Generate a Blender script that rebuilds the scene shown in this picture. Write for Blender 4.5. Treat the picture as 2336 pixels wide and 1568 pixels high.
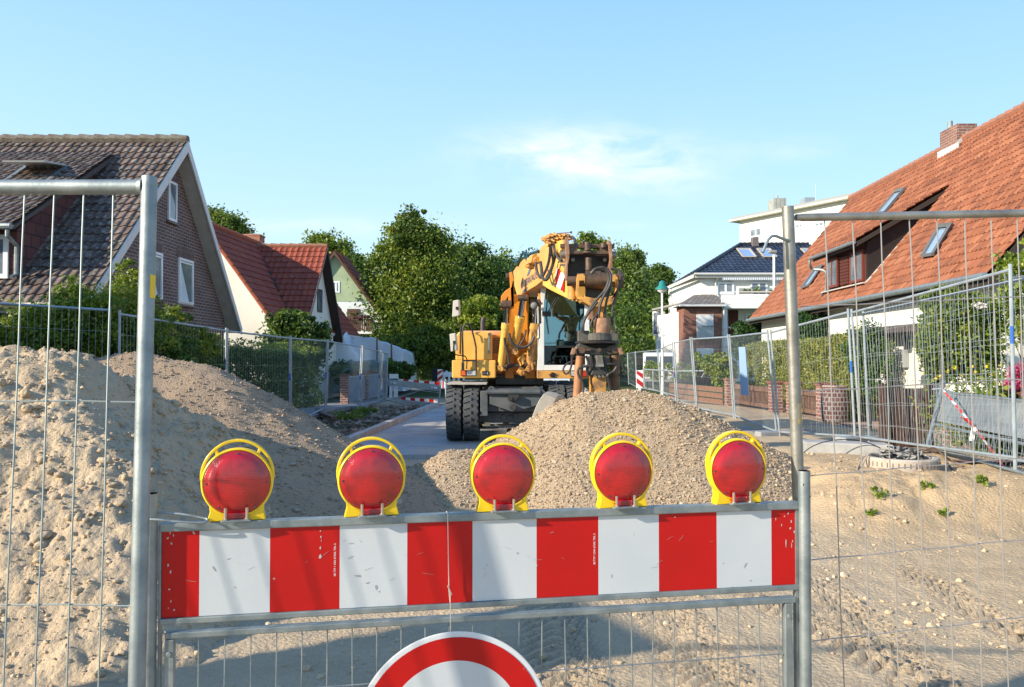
import bpy, math, random
import numpy as np
from math import radians as R, sin, cos, pi
from mathutils import Vector, Matrix
for o in list(bpy.data.objects): bpy.data.objects.remove(o, do_unlink=True)
S = bpy.context.scene
C = S.collection
random.seed(7)

# ---------------------------------------------------------------- camera
F = 1782.0; CX = 1168.0; CY = 784.0; CAMZ = 1.55
PITCH = math.atan(34/F)
cd = bpy.data.cameras.new('camera'); cam = bpy.data.objects.new('camera', cd); C.objects.link(cam)
cam.location = (0, 0, CAMZ); cam.rotation_euler = (pi/2+PITCH, 0, 0)
cd.sensor_width = 36; cd.lens = 36*F/2336; cd.clip_end = 2000; cd.clip_start = .05
S.camera = cam
# ---------------------------------------------------------------- sky, sun, exposure
SUN_EL, SUN_AZ = R(24), R(243)      # azimuth clockwise from +Y
W = bpy.data.worlds.new('World'); S.world = W; W.use_nodes = True
nt = W.node_tree; nt.nodes.clear()
def N(t, tree, **k):
    n = tree.nodes.new(t)
    for a, b in k.items(): setattr(n, a, b)
    return n
out = N('ShaderNodeOutputWorld', nt); bg = N('ShaderNodeBackground', nt)
sky = N('ShaderNodeTexSky', nt, sky_type='NISHITA', sun_disc=False, sun_elevation=SUN_EL, sun_rotation=SUN_AZ)
sky.air_density = 1.0; sky.dust_density = .7; sky.ozone_density = 1.2
bg.inputs[1].default_value = .15
# thin clouds far away, in directions of the sky
tc = N('ShaderNodeTexCoord', nt); sx = N('ShaderNodeSeparateXYZ', nt)
nt.links.new(tc.outputs['Generated'], sx.inputs[0])
def mth(op, a, b=None, c=None, tree=nt):
    n = N('ShaderNodeMath', tree, operation=op)
    for i, v in enumerate((a, b, c)):
        if v is None: continue
        if isinstance(v, (int, float)): n.inputs[i].default_value = v
        else: tree.links.new(v, n.inputs[i])
    return n.outputs[0]
ysafe = mth('MAXIMUM', sx.outputs[1], .05)
u = mth('DIVIDE', sx.outputs[0], ysafe); v = mth('DIVIDE', sx.outputs[2], ysafe)
cmb = N('ShaderNodeCombineXYZ', nt)
nt.links.new(mth('MULTIPLY', u, 1.0), cmb.inputs[0]); nt.links.new(mth('MULTIPLY', v, 2.6), cmb.inputs[1])
noi = N('ShaderNodeTexNoise', nt); noi.inputs['Scale'].default_value = 9; noi.inputs['Detail'].default_value = 9
noi.inputs['Roughness'].default_value = .62; noi.inputs['Distortion'].default_value = .4
nt.links.new(cmb.outputs[0], noi.inputs['Vector'])
tot = None
for (cu, cv, ru, rv, k) in [(.095, .262, .13, .035, 1.15), (.165, .24, .09, .030, .8), (.06,.272,.07,.02,.5), (.36, .272, .055, .016, .42), (.09, .212, .13, .010, .12), (-.27, .170, .16, .012, .55), (.14,.17,.03,.006,.3)]:
    du = mth('DIVIDE', mth('SUBTRACT', u, cu), ru); dv = mth('DIVIDE', mth('SUBTRACT', v, cv), rv)
    q = mth('ADD', mth('MULTIPLY', du, du), mth('MULTIPLY', dv, dv))
    g = mth('MULTIPLY', mth('EXPONENT', mth('MULTIPLY', q, -1.0)), k)
    tot = g if tot is None else mth('ADD', tot, g)
nr = N('ShaderNodeMapRange', nt); nr.inputs[1].default_value = .36; nr.inputs[2].default_value = .74; nr.inputs[3].default_value = .05; nt.links.new(noi.outputs[0], nr.inputs[0])
dens = mth('MULTIPLY', mth('MULTIPLY', nr.outputs[0], mth('MINIMUM', tot, 1.25)), .85)
dens = mth('MINIMUM', mth('MULTIPLY', dens, mth('GREATER_THAN', sx.outputs[1], .06)), .75)
# clear late-afternoon air: the physical sky cooled and graded from horizon to zenith
gr_ = N('ShaderNodeValToRGB', nt); el = gr_.color_ramp.elements; el[0].position = 0; el[0].color = (.70,.91,1.0,1); el[1].position = 1; el[1].color = (.08,.22,.62,1)
for p_, c_ in ((.12,(.60,.86,1.0)), (.25,(.47,.77,1.0)), (.42,(.33,.63,.98)), (.65,(.17,.40,.85))):
    e_ = el.new(p_); e_.color = (*c_, 1)
zz = mth('MAXIMUM', sx.outputs[2], 0); nt.links.new(mth('ADD', zz, mth('MULTIPLY', sx.outputs[0], .06)), gr_.inputs[0])
gs = N('ShaderNodeMix', nt, data_type='RGBA'); gs.blend_type = 'MULTIPLY'; gs.inputs[0].default_value = 1; gs.inputs[7].default_value = (4.2,4.2,4.2,1); gs.clamp_result = False; nt.links.new(gr_.outputs[0], gs.inputs[6])
sm = N('ShaderNodeMix', nt, data_type='RGBA'); sm.inputs[0].default_value = .88; nt.links.new(sky.outputs[0], sm.inputs[6]); nt.links.new(gs.outputs[2], sm.inputs[7])
mixc = N('ShaderNodeMix', nt, data_type='RGBA')
nt.links.new(dens, mixc.inputs[0]); nt.links.new(sm.outputs[2], mixc.inputs[6]); mixc.inputs[7].default_value = (4.5, 4.5, 4.5, 1)
nt.links.new(mixc.outputs[2], bg.inputs[0]); nt.links.new(bg.outputs[0], out.inputs[0])
sd = bpy.data.lights.new('sun', 'SUN'); sd.energy = 4.5; sd.angle = R(.9); sd.color = (1, .88, .71)
sun = bpy.data.objects.new('sun', sd); C.objects.link(sun)
sdir = Vector((sin(SUN_AZ)*cos(SUN_EL), cos(SUN_AZ)*cos(SUN_EL), sin(SUN_EL)))
sun.rotation_euler = sdir.to_track_quat('Z', 'Y').to_euler(); sun.location = (-20, -20, 30)
S.view_settings.view_transform = 'Standard'; S.view_settings.look = 'None'; S.view_settings.gamma = 1
S.view_settings.exposure = .86
S.render.engine = 'CYCLES'; S.cycles.max_bounces = 6; S.cycles.transparent_max_bounces = 12

# ---------------------------------------------------------------- helpers
def at(px, py, Y):
    """the point at world depth Y seen at the photograph's pixel (px, py)"""
    vx = (px-CX)/F; vy = -(py-CY)/F
    cp, sp = cos(PITCH), sin(PITCH)
    t = Y/(cp - vy*sp)
    return Vector((vx*t, Y, CAMZ + t*(sp + vy*cp)))
def onplane(px, py, P, n):
    a = at(px, py, 1.0); o = Vector((0, 0, CAMZ)); d = a-o
    return o + d*((Vector(P)-o).dot(n)/d.dot(n))
def sstep(a, b, x):
    t = np.clip((x-a)/(b-a), 0, 1); return t*t*(3-2*t)
def gz(y): return float(-.25*sstep(22, 34, np.float64(y)))
_tab = np.random.RandomState(3).rand(256, 256)
def vnoise(x, y):
    xi = np.floor(x).astype(int); yi = np.floor(y).astype(int); fx = x-xi; fy = y-yi
    fx = fx*fx*(3-2*fx); fy = fy*fy*(3-2*fy)
    a = _tab[xi & 255, yi & 255]; b = _tab[(xi+1) & 255, yi & 255]; c = _tab[xi & 255, (yi+1) & 255]; d = _tab[(xi+1) & 255, (yi+1) & 255]
    return (a*(1-fx)+b*fx)*(1-fy)+(c*(1-fx)+d*fx)*fy
def fbm(x, y, s, o=4, g=.5, ridg=False):
    r = 0; a = 1; t = 0
    for k in range(o):
        ca, sa = cos(k*1.3), sin(k*1.3)
        n = vnoise((x*ca-y*sa)/s+k*17.3, (x*sa+y*ca)/s+k*9.1)*2-1
        if ridg: n = 1-2*abs(n)
        r = r+n*a; t += a; a *= g; s *= .5
    return r/t

class MB:
    def __init__(s): s.v = []; s.f = []; s.m = []; s.st = []
    def add(s, vs, fs, m=0):
        b = len(s.v); s.st.append((b, len(s.f))); s.v += [tuple(p) for p in vs]
        for f in fs: s.f.append(tuple(i+b for i in f)); s.m.append(m)
        return s
    def box(s, x0, x1, y0, y1, z0, z1, m=0):
        return s.add([(x0,y0,z0),(x1,y0,z0),(x1,y1,z0),(x0,y1,z0),(x0,y0,z1),(x1,y0,z1),(x1,y1,z1),(x0,y1,z1)],
            [(0,3,2,1),(4,5,6,7),(0,1,5,4),(1,2,6,5),(2,3,7,6),(3,0,4,7)], m)
    def hexa(s, p, m=0):   # 8 corners: bottom loop then top loop
        return s.add(p, [(0,3,2,1),(4,5,6,7),(0,1,5,4),(1,2,6,5),(2,3,7,6),(3,0,4,7)], m)
    def obox(s, c, sz, rot=(0,0,0), m=0):
        M = Matrix.Translation(c) @ (Matrix.Rotation(rot[2],4,'Z')@Matrix.Rotation(rot[1],4,'Y')@Matrix.Rotation(rot[0],4,'X'))
        h = [a/2 for a in sz]
        return s.hexa([M@Vector(q) for q in [(-h[0],-h[1],-h[2]),(h[0],-h[1],-h[2]),(h[0],h[1],-h[2]),(-h[0],h[1],-h[2]),(-h[0],-h[1],h[2]),(h[0],-h[1],h[2]),(h[0],h[1],h[2]),(-h[0],h[1],h[2])]], m)
    def bar(s, a, b, w, h=None, m=0, up=None):
        a = Vector(a); b = Vector(b); h = h or w; d = (b-a).normalized()
        up = Vector(up) if up else (Vector((0,0,1)) if abs(d.z) < .95 else Vector((0,1,0)))
        x = d.cross(up).normalized(); y = x.cross(d)
        q = [(-1,-1),(1,-1),(1,1),(-1,1)]
        return s.add([a+x*w/2*i+y*h/2*j for i,j in q]+[b+x*w/2*i+y*h/2*j for i,j in q],
            [(0,1,2,3),(7,6,5,4),(0,4,5,1),(1,5,6,2),(2,6,7,3),(3,7,4,0)], m)
    def tube(s, pts, r, n=8, cap=True, m=0):
        pts = [Vector(p) for p in pts]; k = len(pts); rs = r if isinstance(r, (list, tuple)) else [r]*k
        prev = None; vs = []
        for i, p in enumerate(pts):
            d = (pts[min(i+1,k-1)]-pts[max(i-1,0)]).normalized()
            if prev is None:
                x = d.orthogonal().normalized()
            else:
                x = (prev - d*prev.dot(d))
                x = x.normalized() if x.length > 1e-6 else d.orthogonal().normalized()
            prev = x; y = d.cross(x)
            vs += [p+(x*cos(2*pi*j/n)+y*sin(2*pi*j/n))*rs[i] for j in range(n)]
        fs = [(i*n+j, i*n+(j+1)%n, (i+1)*n+(j+1)%n, (i+1)*n+j) for i in range(k-1) for j in range(n)]
        if cap: fs += [tuple(range(n-1,-1,-1)), tuple((k-1)*n+j for j in range(n))]
        return s.add(vs, fs, m)
    def lathe(s, prof, M=Matrix(), n=24, m=0, a0=0, a1=2*pi, cap=True):
        full = abs(a1-a0-2*pi) < 1e-6; cnt = n if full else n+1; vs = []
        for (r, z) in prof:
            for j in range(cnt):
                a = a0+(a1-a0)*j/n; vs.append(M@Vector((r*cos(a), r*sin(a), z)))
        fs = [(i*cnt+j, i*cnt+(j+1)%cnt, (i+1)*cnt+(j+1)%cnt, (i+1)*cnt+j) for i in range(len(prof)-1) for j in range(cnt if full else cnt-1)]
        if full and cap:
            if prof[0][0] > 1e-6: fs.append(tuple(range(cnt-1,-1,-1)))
            if prof[-1][0] > 1e-6: fs.append(tuple((len(prof)-1)*cnt+j for j in range(cnt)))
        return s.add(vs, fs, m)
    def prism(s, poly, d, m=0):    # poly of 3-D points in a plane, extruded by the vector d
        poly = [Vector(p) for p in poly]; d = Vector(d); n = len(poly)
        return s.add(poly+[p+d for p in poly], [tuple(range(n-1,-1,-1)), tuple(range(n,2*n))]+[(i,(i+1)%n,n+(i+1)%n,n+i) for i in range(n)], m)
    def build(s, name, mat, parent=None, smooth=False, bevel=0, world=True):
        mats = mat if isinstance(mat, (list, tuple)) else [mat]
        off = Vector()
        if parent and world:
            p = parent
            while p: off += p.location; p = p.parent
        V = np.array(s.v, dtype=np.float64).reshape(-1,3) - np.array(off)
        me = bpy.data.meshes.new(name); me.from_pydata(V.tolist(), [], s.f)
        for q in mats: me.materials.append(q)
        me.polygons.foreach_set('material_index', s.m)
        finish(me, smooth)
        o = bpy.data.objects.new(name, me); C.objects.link(o)
        if parent: o.parent = parent
        if bevel:
            b = o.modifiers.new('bevel', 'BEVEL'); b.width = bevel; b.segments = 2; b.limit_method = 'ANGLE'; b.angle_limit = R(40)
        return o
def _each(s, *a, **k):
    """every primitive becomes a part of its own"""
    st = s.st+[(len(s.v), len(s.f))]; r = None
    for (v0, f0), (v1, f1) in zip(st[:-1], st[1:]):
        q = MB(); q.v = s.v[v0:v1]; q.f = [tuple(i-v0 for i in f) for f in s.f[f0:f1]]; q.m = s.m[f0:f1]; o = q.build(*a, **k); r = r or o
    return r
MB.each = _each
def finish(me, smooth):
    me.validate(); me.update()
    n = len(me.polygons); nl = len(me.loops)
    no = np.zeros(n*3); me.polygons.foreach_get('normal', no); no = np.abs(no.reshape(-1,3))
    co = np.zeros(len(me.vertices)*3); me.vertices.foreach_get('co', co); co = co.reshape(-1,3)
    li = np.zeros(nl, dtype=np.int32); me.loops.foreach_get('vertex_index', li)
    tot = np.zeros(n, dtype=np.int32); me.polygons.foreach_get('loop_total', tot)
    ax = np.repeat(no.argmax(1), tot); c = co[li]
    uv = np.where((ax==2)[:,None], c[:,[0,1]], np.where((ax==0)[:,None], c[:,[1,2]], c[:,[0,2]]))
    l = me.uv_layers.new(name='UVMap'); l.data.foreach_set('uv', uv.ravel())
    me.polygons.foreach_set('use_smooth', [smooth]*n)
    if smooth and smooth != 'all': 
        try: me.set_sharp_from_angle(angle=R(38))
        except Exception: pass
def npmesh(name, V, Fq, mat, parent=None, rnd=None, smooth=False, attrs=None, uvs=True):
    me = bpy.data.meshes.new(name); V = np.asarray(V, dtype=np.float32)
    if parent:
        p = parent; off = Vector()
        while p: off += p.location; p = p.parent
        V = V - np.array(off, dtype=np.float32)
    k = Fq.shape[1]; m = len(Fq)
    me.vertices.add(len(V)); me.vertices.foreach_set('co', V.ravel())
    me.loops.add(m*k); me.loops.foreach_set('vertex_index', Fq.astype(np.int32).ravel())
    me.polygons.add(m); me.polygons.foreach_set('loop_start', np.arange(0, m*k, k, dtype=np.int32))
    try: me.polygons.foreach_set('loop_total', np.full(m, k, dtype=np.int32))
    except Exception: pass
    me.update(calc_edges=True)
    if smooth: me.polygons.foreach_set('use_smooth', [True]*m)
    else: me.polygons.foreach_set('use_smooth', [False]*m)
    for q in (mat if isinstance(mat, (list, tuple)) else [mat]): me.materials.append(q)
    if rnd is not None:
        a = me.attributes.new('rnd', 'FLOAT', 'FACE'); a.data.foreach_set('value', np.asarray(rnd, dtype=np.float32))
    for kk, vv in (attrs or {}).items():
        a = me.attributes.new(kk, 'FLOAT', 'POINT'); a.data.foreach_set('value', np.asarray(vv, dtype=np.float32))
    o = bpy.data.objects.new(name, me); C.objects.link(o)
    if parent: o.parent = parent
    return o
def tag(o, label=None, cat=None, group=None, kind=None):
    for k, v in (('label', label), ('category', cat), ('group', group), ('kind', kind)):
        if v: o[k] = v
    return o
def thing(name, label, cat, loc=(0,0,0), rz=0, group=None):
    o = bpy.data.objects.new(name, None); C.objects.link(o); o.empty_display_size = .2
    o.location = loc; o.rotation_euler = (0, 0, rz)
    return tag(o, label, cat, group)
def struct(o): o['kind'] = 'structure'; return o
def kids(o): return [c for c in bpy.data.objects if c.parent == o]
def copy_tree(o, parent=None):
    c = o.copy(); C.objects.link(c); c.parent = parent
    for ch in kids(o): copy_tree(ch, c)
    return c
def spline(pts, n=6):
    P = [Vector(p) for p in pts]; o = []
    for i in range(len(P)-1):
        a = P[max(i-1,0)]; b = P[i]; c = P[i+1]; d = P[min(i+2,len(P)-1)]
        for k in range(n):
            t = k/n; o.append(.5*((2*b)+(c-a)*t+(2*a-5*b+4*c-d)*t*t+(3*b-a-3*c+d)*t**3))
    o.append(P[-1]); return o
def textmesh(s, org, xd, yd, size, mat, parent, name='lettering', depth=.001, world=True):
    cu = bpy.data.curves.new('t', 'FONT'); cu.body = s; cu.size = size; cu.extrude = depth
    ob = bpy.data.objects.new('t', cu); C.objects.link(ob)
    dg = bpy.context.evaluated_depsgraph_get(); me = ob.evaluated_get(dg).to_mesh()
    xd = Vector(xd).normalized(); yd = Vector(yd).normalized(); zd = xd.cross(yd)
    b = MB(); b.add([Vector(org)+xd*v.co.x+yd*v.co.y+zd*v.co.z for v in me.vertices], [tuple(p.vertices) for p in me.polygons])
    bpy.data.objects.remove(ob, do_unlink=True)
    return b.build(name, mat, parent, world=world)

# ---------------------------------------------------------------- materials
def mat(name, col, rough=.6, metal=0, col2=None, ns=8, bump=0, bs=60, coat=0, detail=6, coord='Object', cut=(.35,.65), spec=None):
    m = bpy.data.materials.new(name); m.use_nodes = True; t = m.node_tree; p = t.nodes['Principled BSDF']
    p.inputs['Base Color'].default_value = (*col, 1); p.inputs['Roughness'].default_value = rough; p.inputs['Metallic'].default_value = metal
    if coat: p.inputs['Coat Weight'].default_value = coat; p.inputs['Coat Roughness'].default_value = .12
    if spec is not None: p.inputs['Specular IOR Level'].default_value = spec
    c = N('ShaderNodeTexCoord', t)
    if col2:
        n = N('ShaderNodeTexNoise', t); n.inputs['Scale'].default_value = ns; n.inputs['Detail'].default_value = detail; n.inputs['Roughness'].default_value = .6
        t.links.new(c.outputs[coord], n.inputs['Vector'])
        r = N('ShaderNodeMapRange', t); r.inputs[1].default_value = cut[0]; r.inputs[2].default_value = cut[1]; t.links.new(n.outputs[0], r.inputs[0])
        x = N('ShaderNodeMix', t, data_type='RGBA'); x.inputs[6].default_value = (*col, 1); x.inputs[7].default_value = (*col2, 1)
        t.links.new(r.outputs[0], x.inputs[0]); t.links.new(x.outputs[2], p.inputs['Base Color'])
        m['mixnode'] = x.name
    if bump:
        n = N('ShaderNodeTexNoise', t); n.inputs['Scale'].default_value = bs; n.inputs['Detail'].default_value = 5
        t.links.new(c.outputs[coord], n.inputs['Vector'])
        b = N('ShaderNodeBump', t); b.inputs['Strength'].default_value = 1; b.inputs['Distance'].default_value = bump
        t.links.new(n.outputs[0], b.inputs['Height']); t.links.new(b.outputs[0], p.inputs['Normal'])
    return m
def brickmat(name, c1, c2, mortar, bw=.25, rh=.078, ms=.011, rough=.85, bump=.004, off=.5, dirt=None):
    m = bpy.data.materials.new(name); m.use_nodes = True; t = m.node_tree; p = t.nodes['Principled BSDF']; p.inputs['Roughness'].default_value = rough
    uv = N('ShaderNodeUVMap', t); b = N('ShaderNodeTexBrick', t); b.offset = off
    b.inputs['Color1'].default_value = (*c1, 1); b.inputs['Color2'].default_value = (*c2, 1); b.inputs['Mortar'].default_value = (*mortar, 1)
    b.inputs['Scale'].default_value = 1; b.inputs['Brick Width'].default_value = bw; b.inputs['Row Height'].default_value = rh
    b.inputs['Mortar Size'].default_value = ms; b.inputs['Mortar Smooth'].default_value = .2; b.inputs['Bias'].default_value = 0
    t.links.new(uv.outputs[0], b.inputs['Vector'])
    n = N('ShaderNodeTexNoise', t); n.inputs['Scale'].default_value = 1.7; n.inputs['Detail'].default_value = 8; t.links.new(uv.outputs[0], n.inputs['Vector'])
    x = N('ShaderNodeMix', t, data_type='RGBA'); x.blend_type = 'MULTIPLY'; x.inputs[0].default_value = .7
    rr = N('ShaderNodeMapRange', t); rr.inputs[1].default_value = .3; rr.inputs[2].default_value = .7; rr.inputs[3].default_value = .65; rr.inputs[4].default_value = 1.15
    t.links.new(n.outputs[0], rr.inputs[0]); t.links.new(b.outputs[0], x.inputs[6]); t.links.new(rr.outputs[0], x.inputs[7])
    t.links.new(x.outputs[2], p.inputs['Base Color'])
    if dirt:
        nn = N('ShaderNodeTexNoise', t); nn.inputs['Scale'].default_value = .55; nn.inputs['Detail'].default_value = 7; t.links.new(uv.outputs[0], nn.inputs['Vector'])
        r2 = N('ShaderNodeMapRange', t); r2.inputs[1].default_value = .5; r2.inputs[2].default_value = .68; t.links.new(nn.outputs[0], r2.inputs[0])
        y = N('ShaderNodeMix', t, data_type='RGBA'); y.inputs[7].default_value = (*dirt, 1)
        t.links.new(r2.outputs[0], y.inputs[0]); t.links.new(x.outputs[2], y.inputs[6]); t.links.new(y.outputs[2], p.inputs['Base Color'])
    bb = N('ShaderNodeBump', t); bb.inputs['Distance'].default_value = bump; bb.invert = True
    t.links.new(b.outputs['Fac'], bb.inputs['Height']); t.links.new(bb.outputs[0], p.inputs['Normal'])
    return m
def rampmat(name, cols, rough=.8, trans=0, noise=0, ncol=(.02,.02,.02), nscale=12, spec=.5, ncut=(.52,.66)):
    """colour picked by the per-face 'rnd' attribute, optional translucency and lichen / dirt patches"""
    m = bpy.data.materials.new(name); m.use_nodes = True; t = m.node_tree; p = t.nodes['Principled BSDF']; p.inputs['Roughness'].default_value = rough
    p.inputs['Specular IOR Level'].default_value = spec
    a = N('ShaderNodeAttribute', t); a.attribute_name = 'rnd'
    r = N('ShaderNodeValToRGB', t); e = r.color_ramp.elements
    while len(e) < len(cols): e.new(.5)
    for i, c in enumerate(cols): e[i].position = i/(len(cols)-1); e[i].color = (*c, 1)
    t.links.new(a.outputs['Fac'], r.inputs[0]); src = r.outputs[0]
    if noise:
        c = N('ShaderNodeTexCoord', t); n = N('ShaderNodeTexNoise', t); n.inputs['Scale'].default_value = nscale; n.inputs['Detail'].default_value = 8; n.inputs['Roughness'].default_value = .65
        t.links.new(c.outputs['Object'], n.inputs['Vector'])
        mr = N('ShaderNodeMapRange', t); mr.inputs[1].default_value = ncut[0]; mr.inputs[2].default_value = ncut[1]; mr.inputs[4].default_value = noise
        t.links.new(n.outputs[0], mr.inputs[0]); x = N('ShaderNodeMix', t, data_type='RGBA'); x.inputs[7].default_value = (*ncol, 1)
        t.links.new(mr.outputs[0], x.inputs[0]); t.links.new(src, x.inputs[6]); src = x.outputs[2]
    t.links.new(src, p.inputs['Base Color'])
    if trans:
        tr = N('ShaderNodeBsdfTranslucent', t); mx = N('ShaderNodeMixShader', t); mx.inputs[0].default_value = trans
        t.links.new(src, tr.inputs[0]); t.links.new(p.outputs[0], mx.inputs[1]); t.links.new(tr.outputs[0], mx.inputs[2])
        t.links.new(mx.outputs[0], t.nodes['Material Output'].inputs[0])
    return m
steel = mat('galvanised steel', (.33,.37,.37), .55, .65, (.21,.25,.26), 12, .0006, 90)
steel2 = mat('weathered steel', (.36,.35,.31), .5, .7, (.22,.21,.18), 10, .0008, 70)
steelfar = mat('fence steel', (.40,.45,.48), .5, .35, (.28,.33,.36), 5)
rust = mat('rust', (.16,.07,.03), .9, .1, (.30,.16,.08), 20)
white_pl = mat('white render', (.80,.76,.66), .9, 0, (.72,.68,.58), .9)
white_pa = mat('white paint', (.78,.78,.76), .5)
upvc = mat('white window plastic', (.80,.81,.82), .35)
glass_d = mat('window glass', (.10,.13,.17), .06, .0, (.22,.25,.28), 2.2, spec=1.0)
sky_glass = mat('roof window glass', (.42,.55,.72), .08, .5)  # pane colour lightened to stand in for the reflected bright sky
wood_d = mat('dark stained wood', (.10,.045,.025), .7, 0, (.06,.03,.02), 6)
wood_m = mat('brown wood', (.20,.11,.07), .8, 0, (.12,.07,.05), 7)
black = mat('black plastic', (.015,.015,.016), .45)
rubber = mat('hose rubber', (.022,.022,.024), .5, 0, (.06,.055,.05), 14)
brick_dk = brickmat('dark red brick', (.115,.068,.058), (.185,.10,.082), (.32,.28,.26))
brick_rd = brickmat('red brick', (.34,.11,.065), (.44,.16,.09), (.36,.24,.18))
brick_gd = brickmat('garden brick', (.22,.075,.048), (.30,.12,.08), (.40,.34,.30), .22, .085, .014)
paving = brickmat('grey block paving', (.34,.35,.36), (.40,.41,.41), (.22,.22,.22), .2, .1, .004, .85, .002, dirt=(.48,.40,.30))
pave2 = brickmat('side path paving', (.23,.24,.25), (.28,.28,.28), (.13,.13,.13), .3, .3, .006, .9, .002, dirt=(.32,.28,.23))
pave3 = brickmat('red clinker paving', (.24,.13,.10), (.30,.17,.13), (.2,.17,.15), .2, .1, .008, .9, .002)
concrete = mat('concrete', (.46,.43,.37), .9, 0, (.34,.32,.28), 7, .002, 60)
concrete_l = mat('pale concrete', (.62,.56,.45), .9, 0, (.50,.44,.35), 9, .002, 60)
tile_dk = rampmat('mossy brown roof tile', [(.045,.030,.023),(.085,.056,.043),(.13,.085,.066),(.165,.115,.09)], .85, 0, .7, (.32,.31,.28), 9, ncut=(.50,.66))
tile_or = rampmat('orange roof tile', [(.13,.045,.022),(.23,.078,.034),(.28,.098,.045),(.34,.14,.068)], .8, 0, .45, (.16,.075,.05), 5)
tile_rd = rampmat('red roof tile', [(.20,.040,.020),(.26,.055,.026),(.30,.068,.030)], .7, 0, .3, (.30,.17,.12), 9, ncut=(.6,.7))
tile_bk = rampmat('blue black glazed roof tile', [(.018,.024,.040),(.030,.038,.058),(.045,.055,.080)], .25)
tile_gr = rampmat('grey roof tile', [(.10,.09,.085),(.16,.15,.14),(.24,.22,.20)], .8)
leafA = rampmat('green leaves', [(.03,.06,.010),(.095,.16,.022),(.20,.27,.03),(.38,.38,.045)], .5, .42)
leafB = rampmat('dark leaves', [(.018,.040,.008),(.055,.115,.018),(.12,.205,.03),(.24,.29,.045)], .5, .4)
leafC = rampmat('yellow green leaves', [(0.044, 0.088, 0.013), (0.138, 0.213, 0.022), (0.25, 0.325, 0.031), (0.413, 0.4, 0.05)], .5, .4)
leafD = rampmat('birch leaves', [(0.041, 0.074, 0.016), (0.108, 0.176, 0.034), (0.203, 0.284, 0.047), (0.338, 0.392, 0.068)], .5, .4)
leafH = rampmat('hedge leaves', [(.06,.09,.014),(.18,.21,.035),(.30,.32,.06),(.46,.40,.12)], .6, .35)
leafK = rampmat('conifer leaves', [(.01,.03,.008),(.025,.075,.012),(.05,.12,.018)], .6, .25)
petal_y = mat('yellow petals', (.85,.62,.02), .6); petal_p = rampmat('pink petals', [(.22,.015,.06),(.38,.03,.10),(.48,.08,.18)], .6); petal_w = mat('white petals', (.8,.75,.72), .6)
bark = mat('bark', (.07,.05,.035), .9, 0, (.14,.11,.08), 9, .01, 20)
bark_b = mat('birch bark', (.55,.52,.46), .8, 0, (.10,.09,.08), 5)

# ---------------------------------------------------------------- foliage, roofs, fences, windows
def leaves(name, m, parent, blobs, n, size, seed=1, clump=.16, per=55, shell=.5, aspect=.6, tint=.5):
    rs = np.random.RandomState(seed); B = np.array(blobs, dtype=float)
    w = (B[:,3]*B[:,4]*B[:,5])**(2/3.); w /= w.sum(); nc = max(3, n//per)
    bi = rs.choice(len(B), nc, p=w); d = rs.normal(size=(nc,3)); d /= np.linalg.norm(d, axis=1)[:,None]
    r = (shell**3 + (1.05**3-shell**3)*rs.rand(nc))**(1/3.); r = np.where(rs.rand(nc) < .2, r*rs.uniform(1.0,1.35,nc), r)
    cc = B[bi,:3] + d*r[:,None]*B[bi,3:6]
    cr = B[bi,3:6].mean(1)*clump*rs.uniform(.5,1.5,nc)
    crnd = rs.rand(nc)
    ci = rs.randint(0, nc, n); P = cc[ci] + np.clip(rs.normal(size=(n,3)), -1.9, 1.9)*cr[ci][:,None]*np.array([1,1,.75])
    a = rs.normal(size=(n,3)); a /= np.linalg.norm(a, axis=1)[:,None]
    b = np.cross(a, rs.normal(size=(n,3))); b /= np.linalg.norm(b, axis=1)[:,None]
    s = size*rs.uniform(.55,1.35,n)[:,None]
    a = a*s; b = b*s*aspect
    V = np.stack([P-a, P+b*.9-a*.1, P+a, P-b*.9+a*.15], 1).reshape(-1,3)
    Fq = np.arange(4*n).reshape(-1,4)
    return npmesh(name, V, Fq, m, parent, rnd=np.clip(tint*crnd[ci]+(1-tint)*rs.rand(n), 0, 1))
def boxleaves(name, m, parent, x0, x1, y0, y1, z0, z1, n, size, seed=1, shear=0, wob=.12, tint=.4):
    rs = np.random.RandomState(seed); u_ = rs.rand(n,3); k = rs.randint(0, 5, n)
    u_[k==0,0] *= .12; u_[k==1,2] = 1-u_[k==1,2]*.12; u_[k==2,1] *= .12; u_[k==3,0] = 1-u_[k==3,0]*.12
    P = np.empty((n,3)); P[:,1] = y0+(y1-y0)*u_[:,1]; P[:,0] = x0+(x1-x0)*u_[:,0]+shear*(P[:,1]-y0); 
    top = z1 + wob*fbm(P[:,0]*1.0, P[:,1], .9, 3)
    P[:,2] = z0+(top-z0)*u_[:,2]; P[:,0] += wob*fbm(P[:,1]+9, P[:,2]*2, .6, 3)
    P += rs.normal(size=(n,3))*.025
    a = rs.normal(size=(n,3)); a /= np.linalg.norm(a, axis=1)[:,None]
    b = np.cross(a, rs.normal(size=(n,3))); b /= np.linalg.norm(b, axis=1)[:,None]
    s = size*rs.uniform(.55,1.35,n)[:,None]; a = a*s; b = b*s*.6
    V = np.stack([P-a, P+b, P+a, P-b], 1).reshape(-1,3)
    cl = .5+.5*fbm(P[:,0]+P[:,2]*1.7, P[:,1], .35, 3)
    return npmesh(name, V, np.arange(4*n).reshape(-1,4), m, parent, rnd=np.clip(tint*cl+(1-tint)*rs.rand(n), 0, 1))
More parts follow.
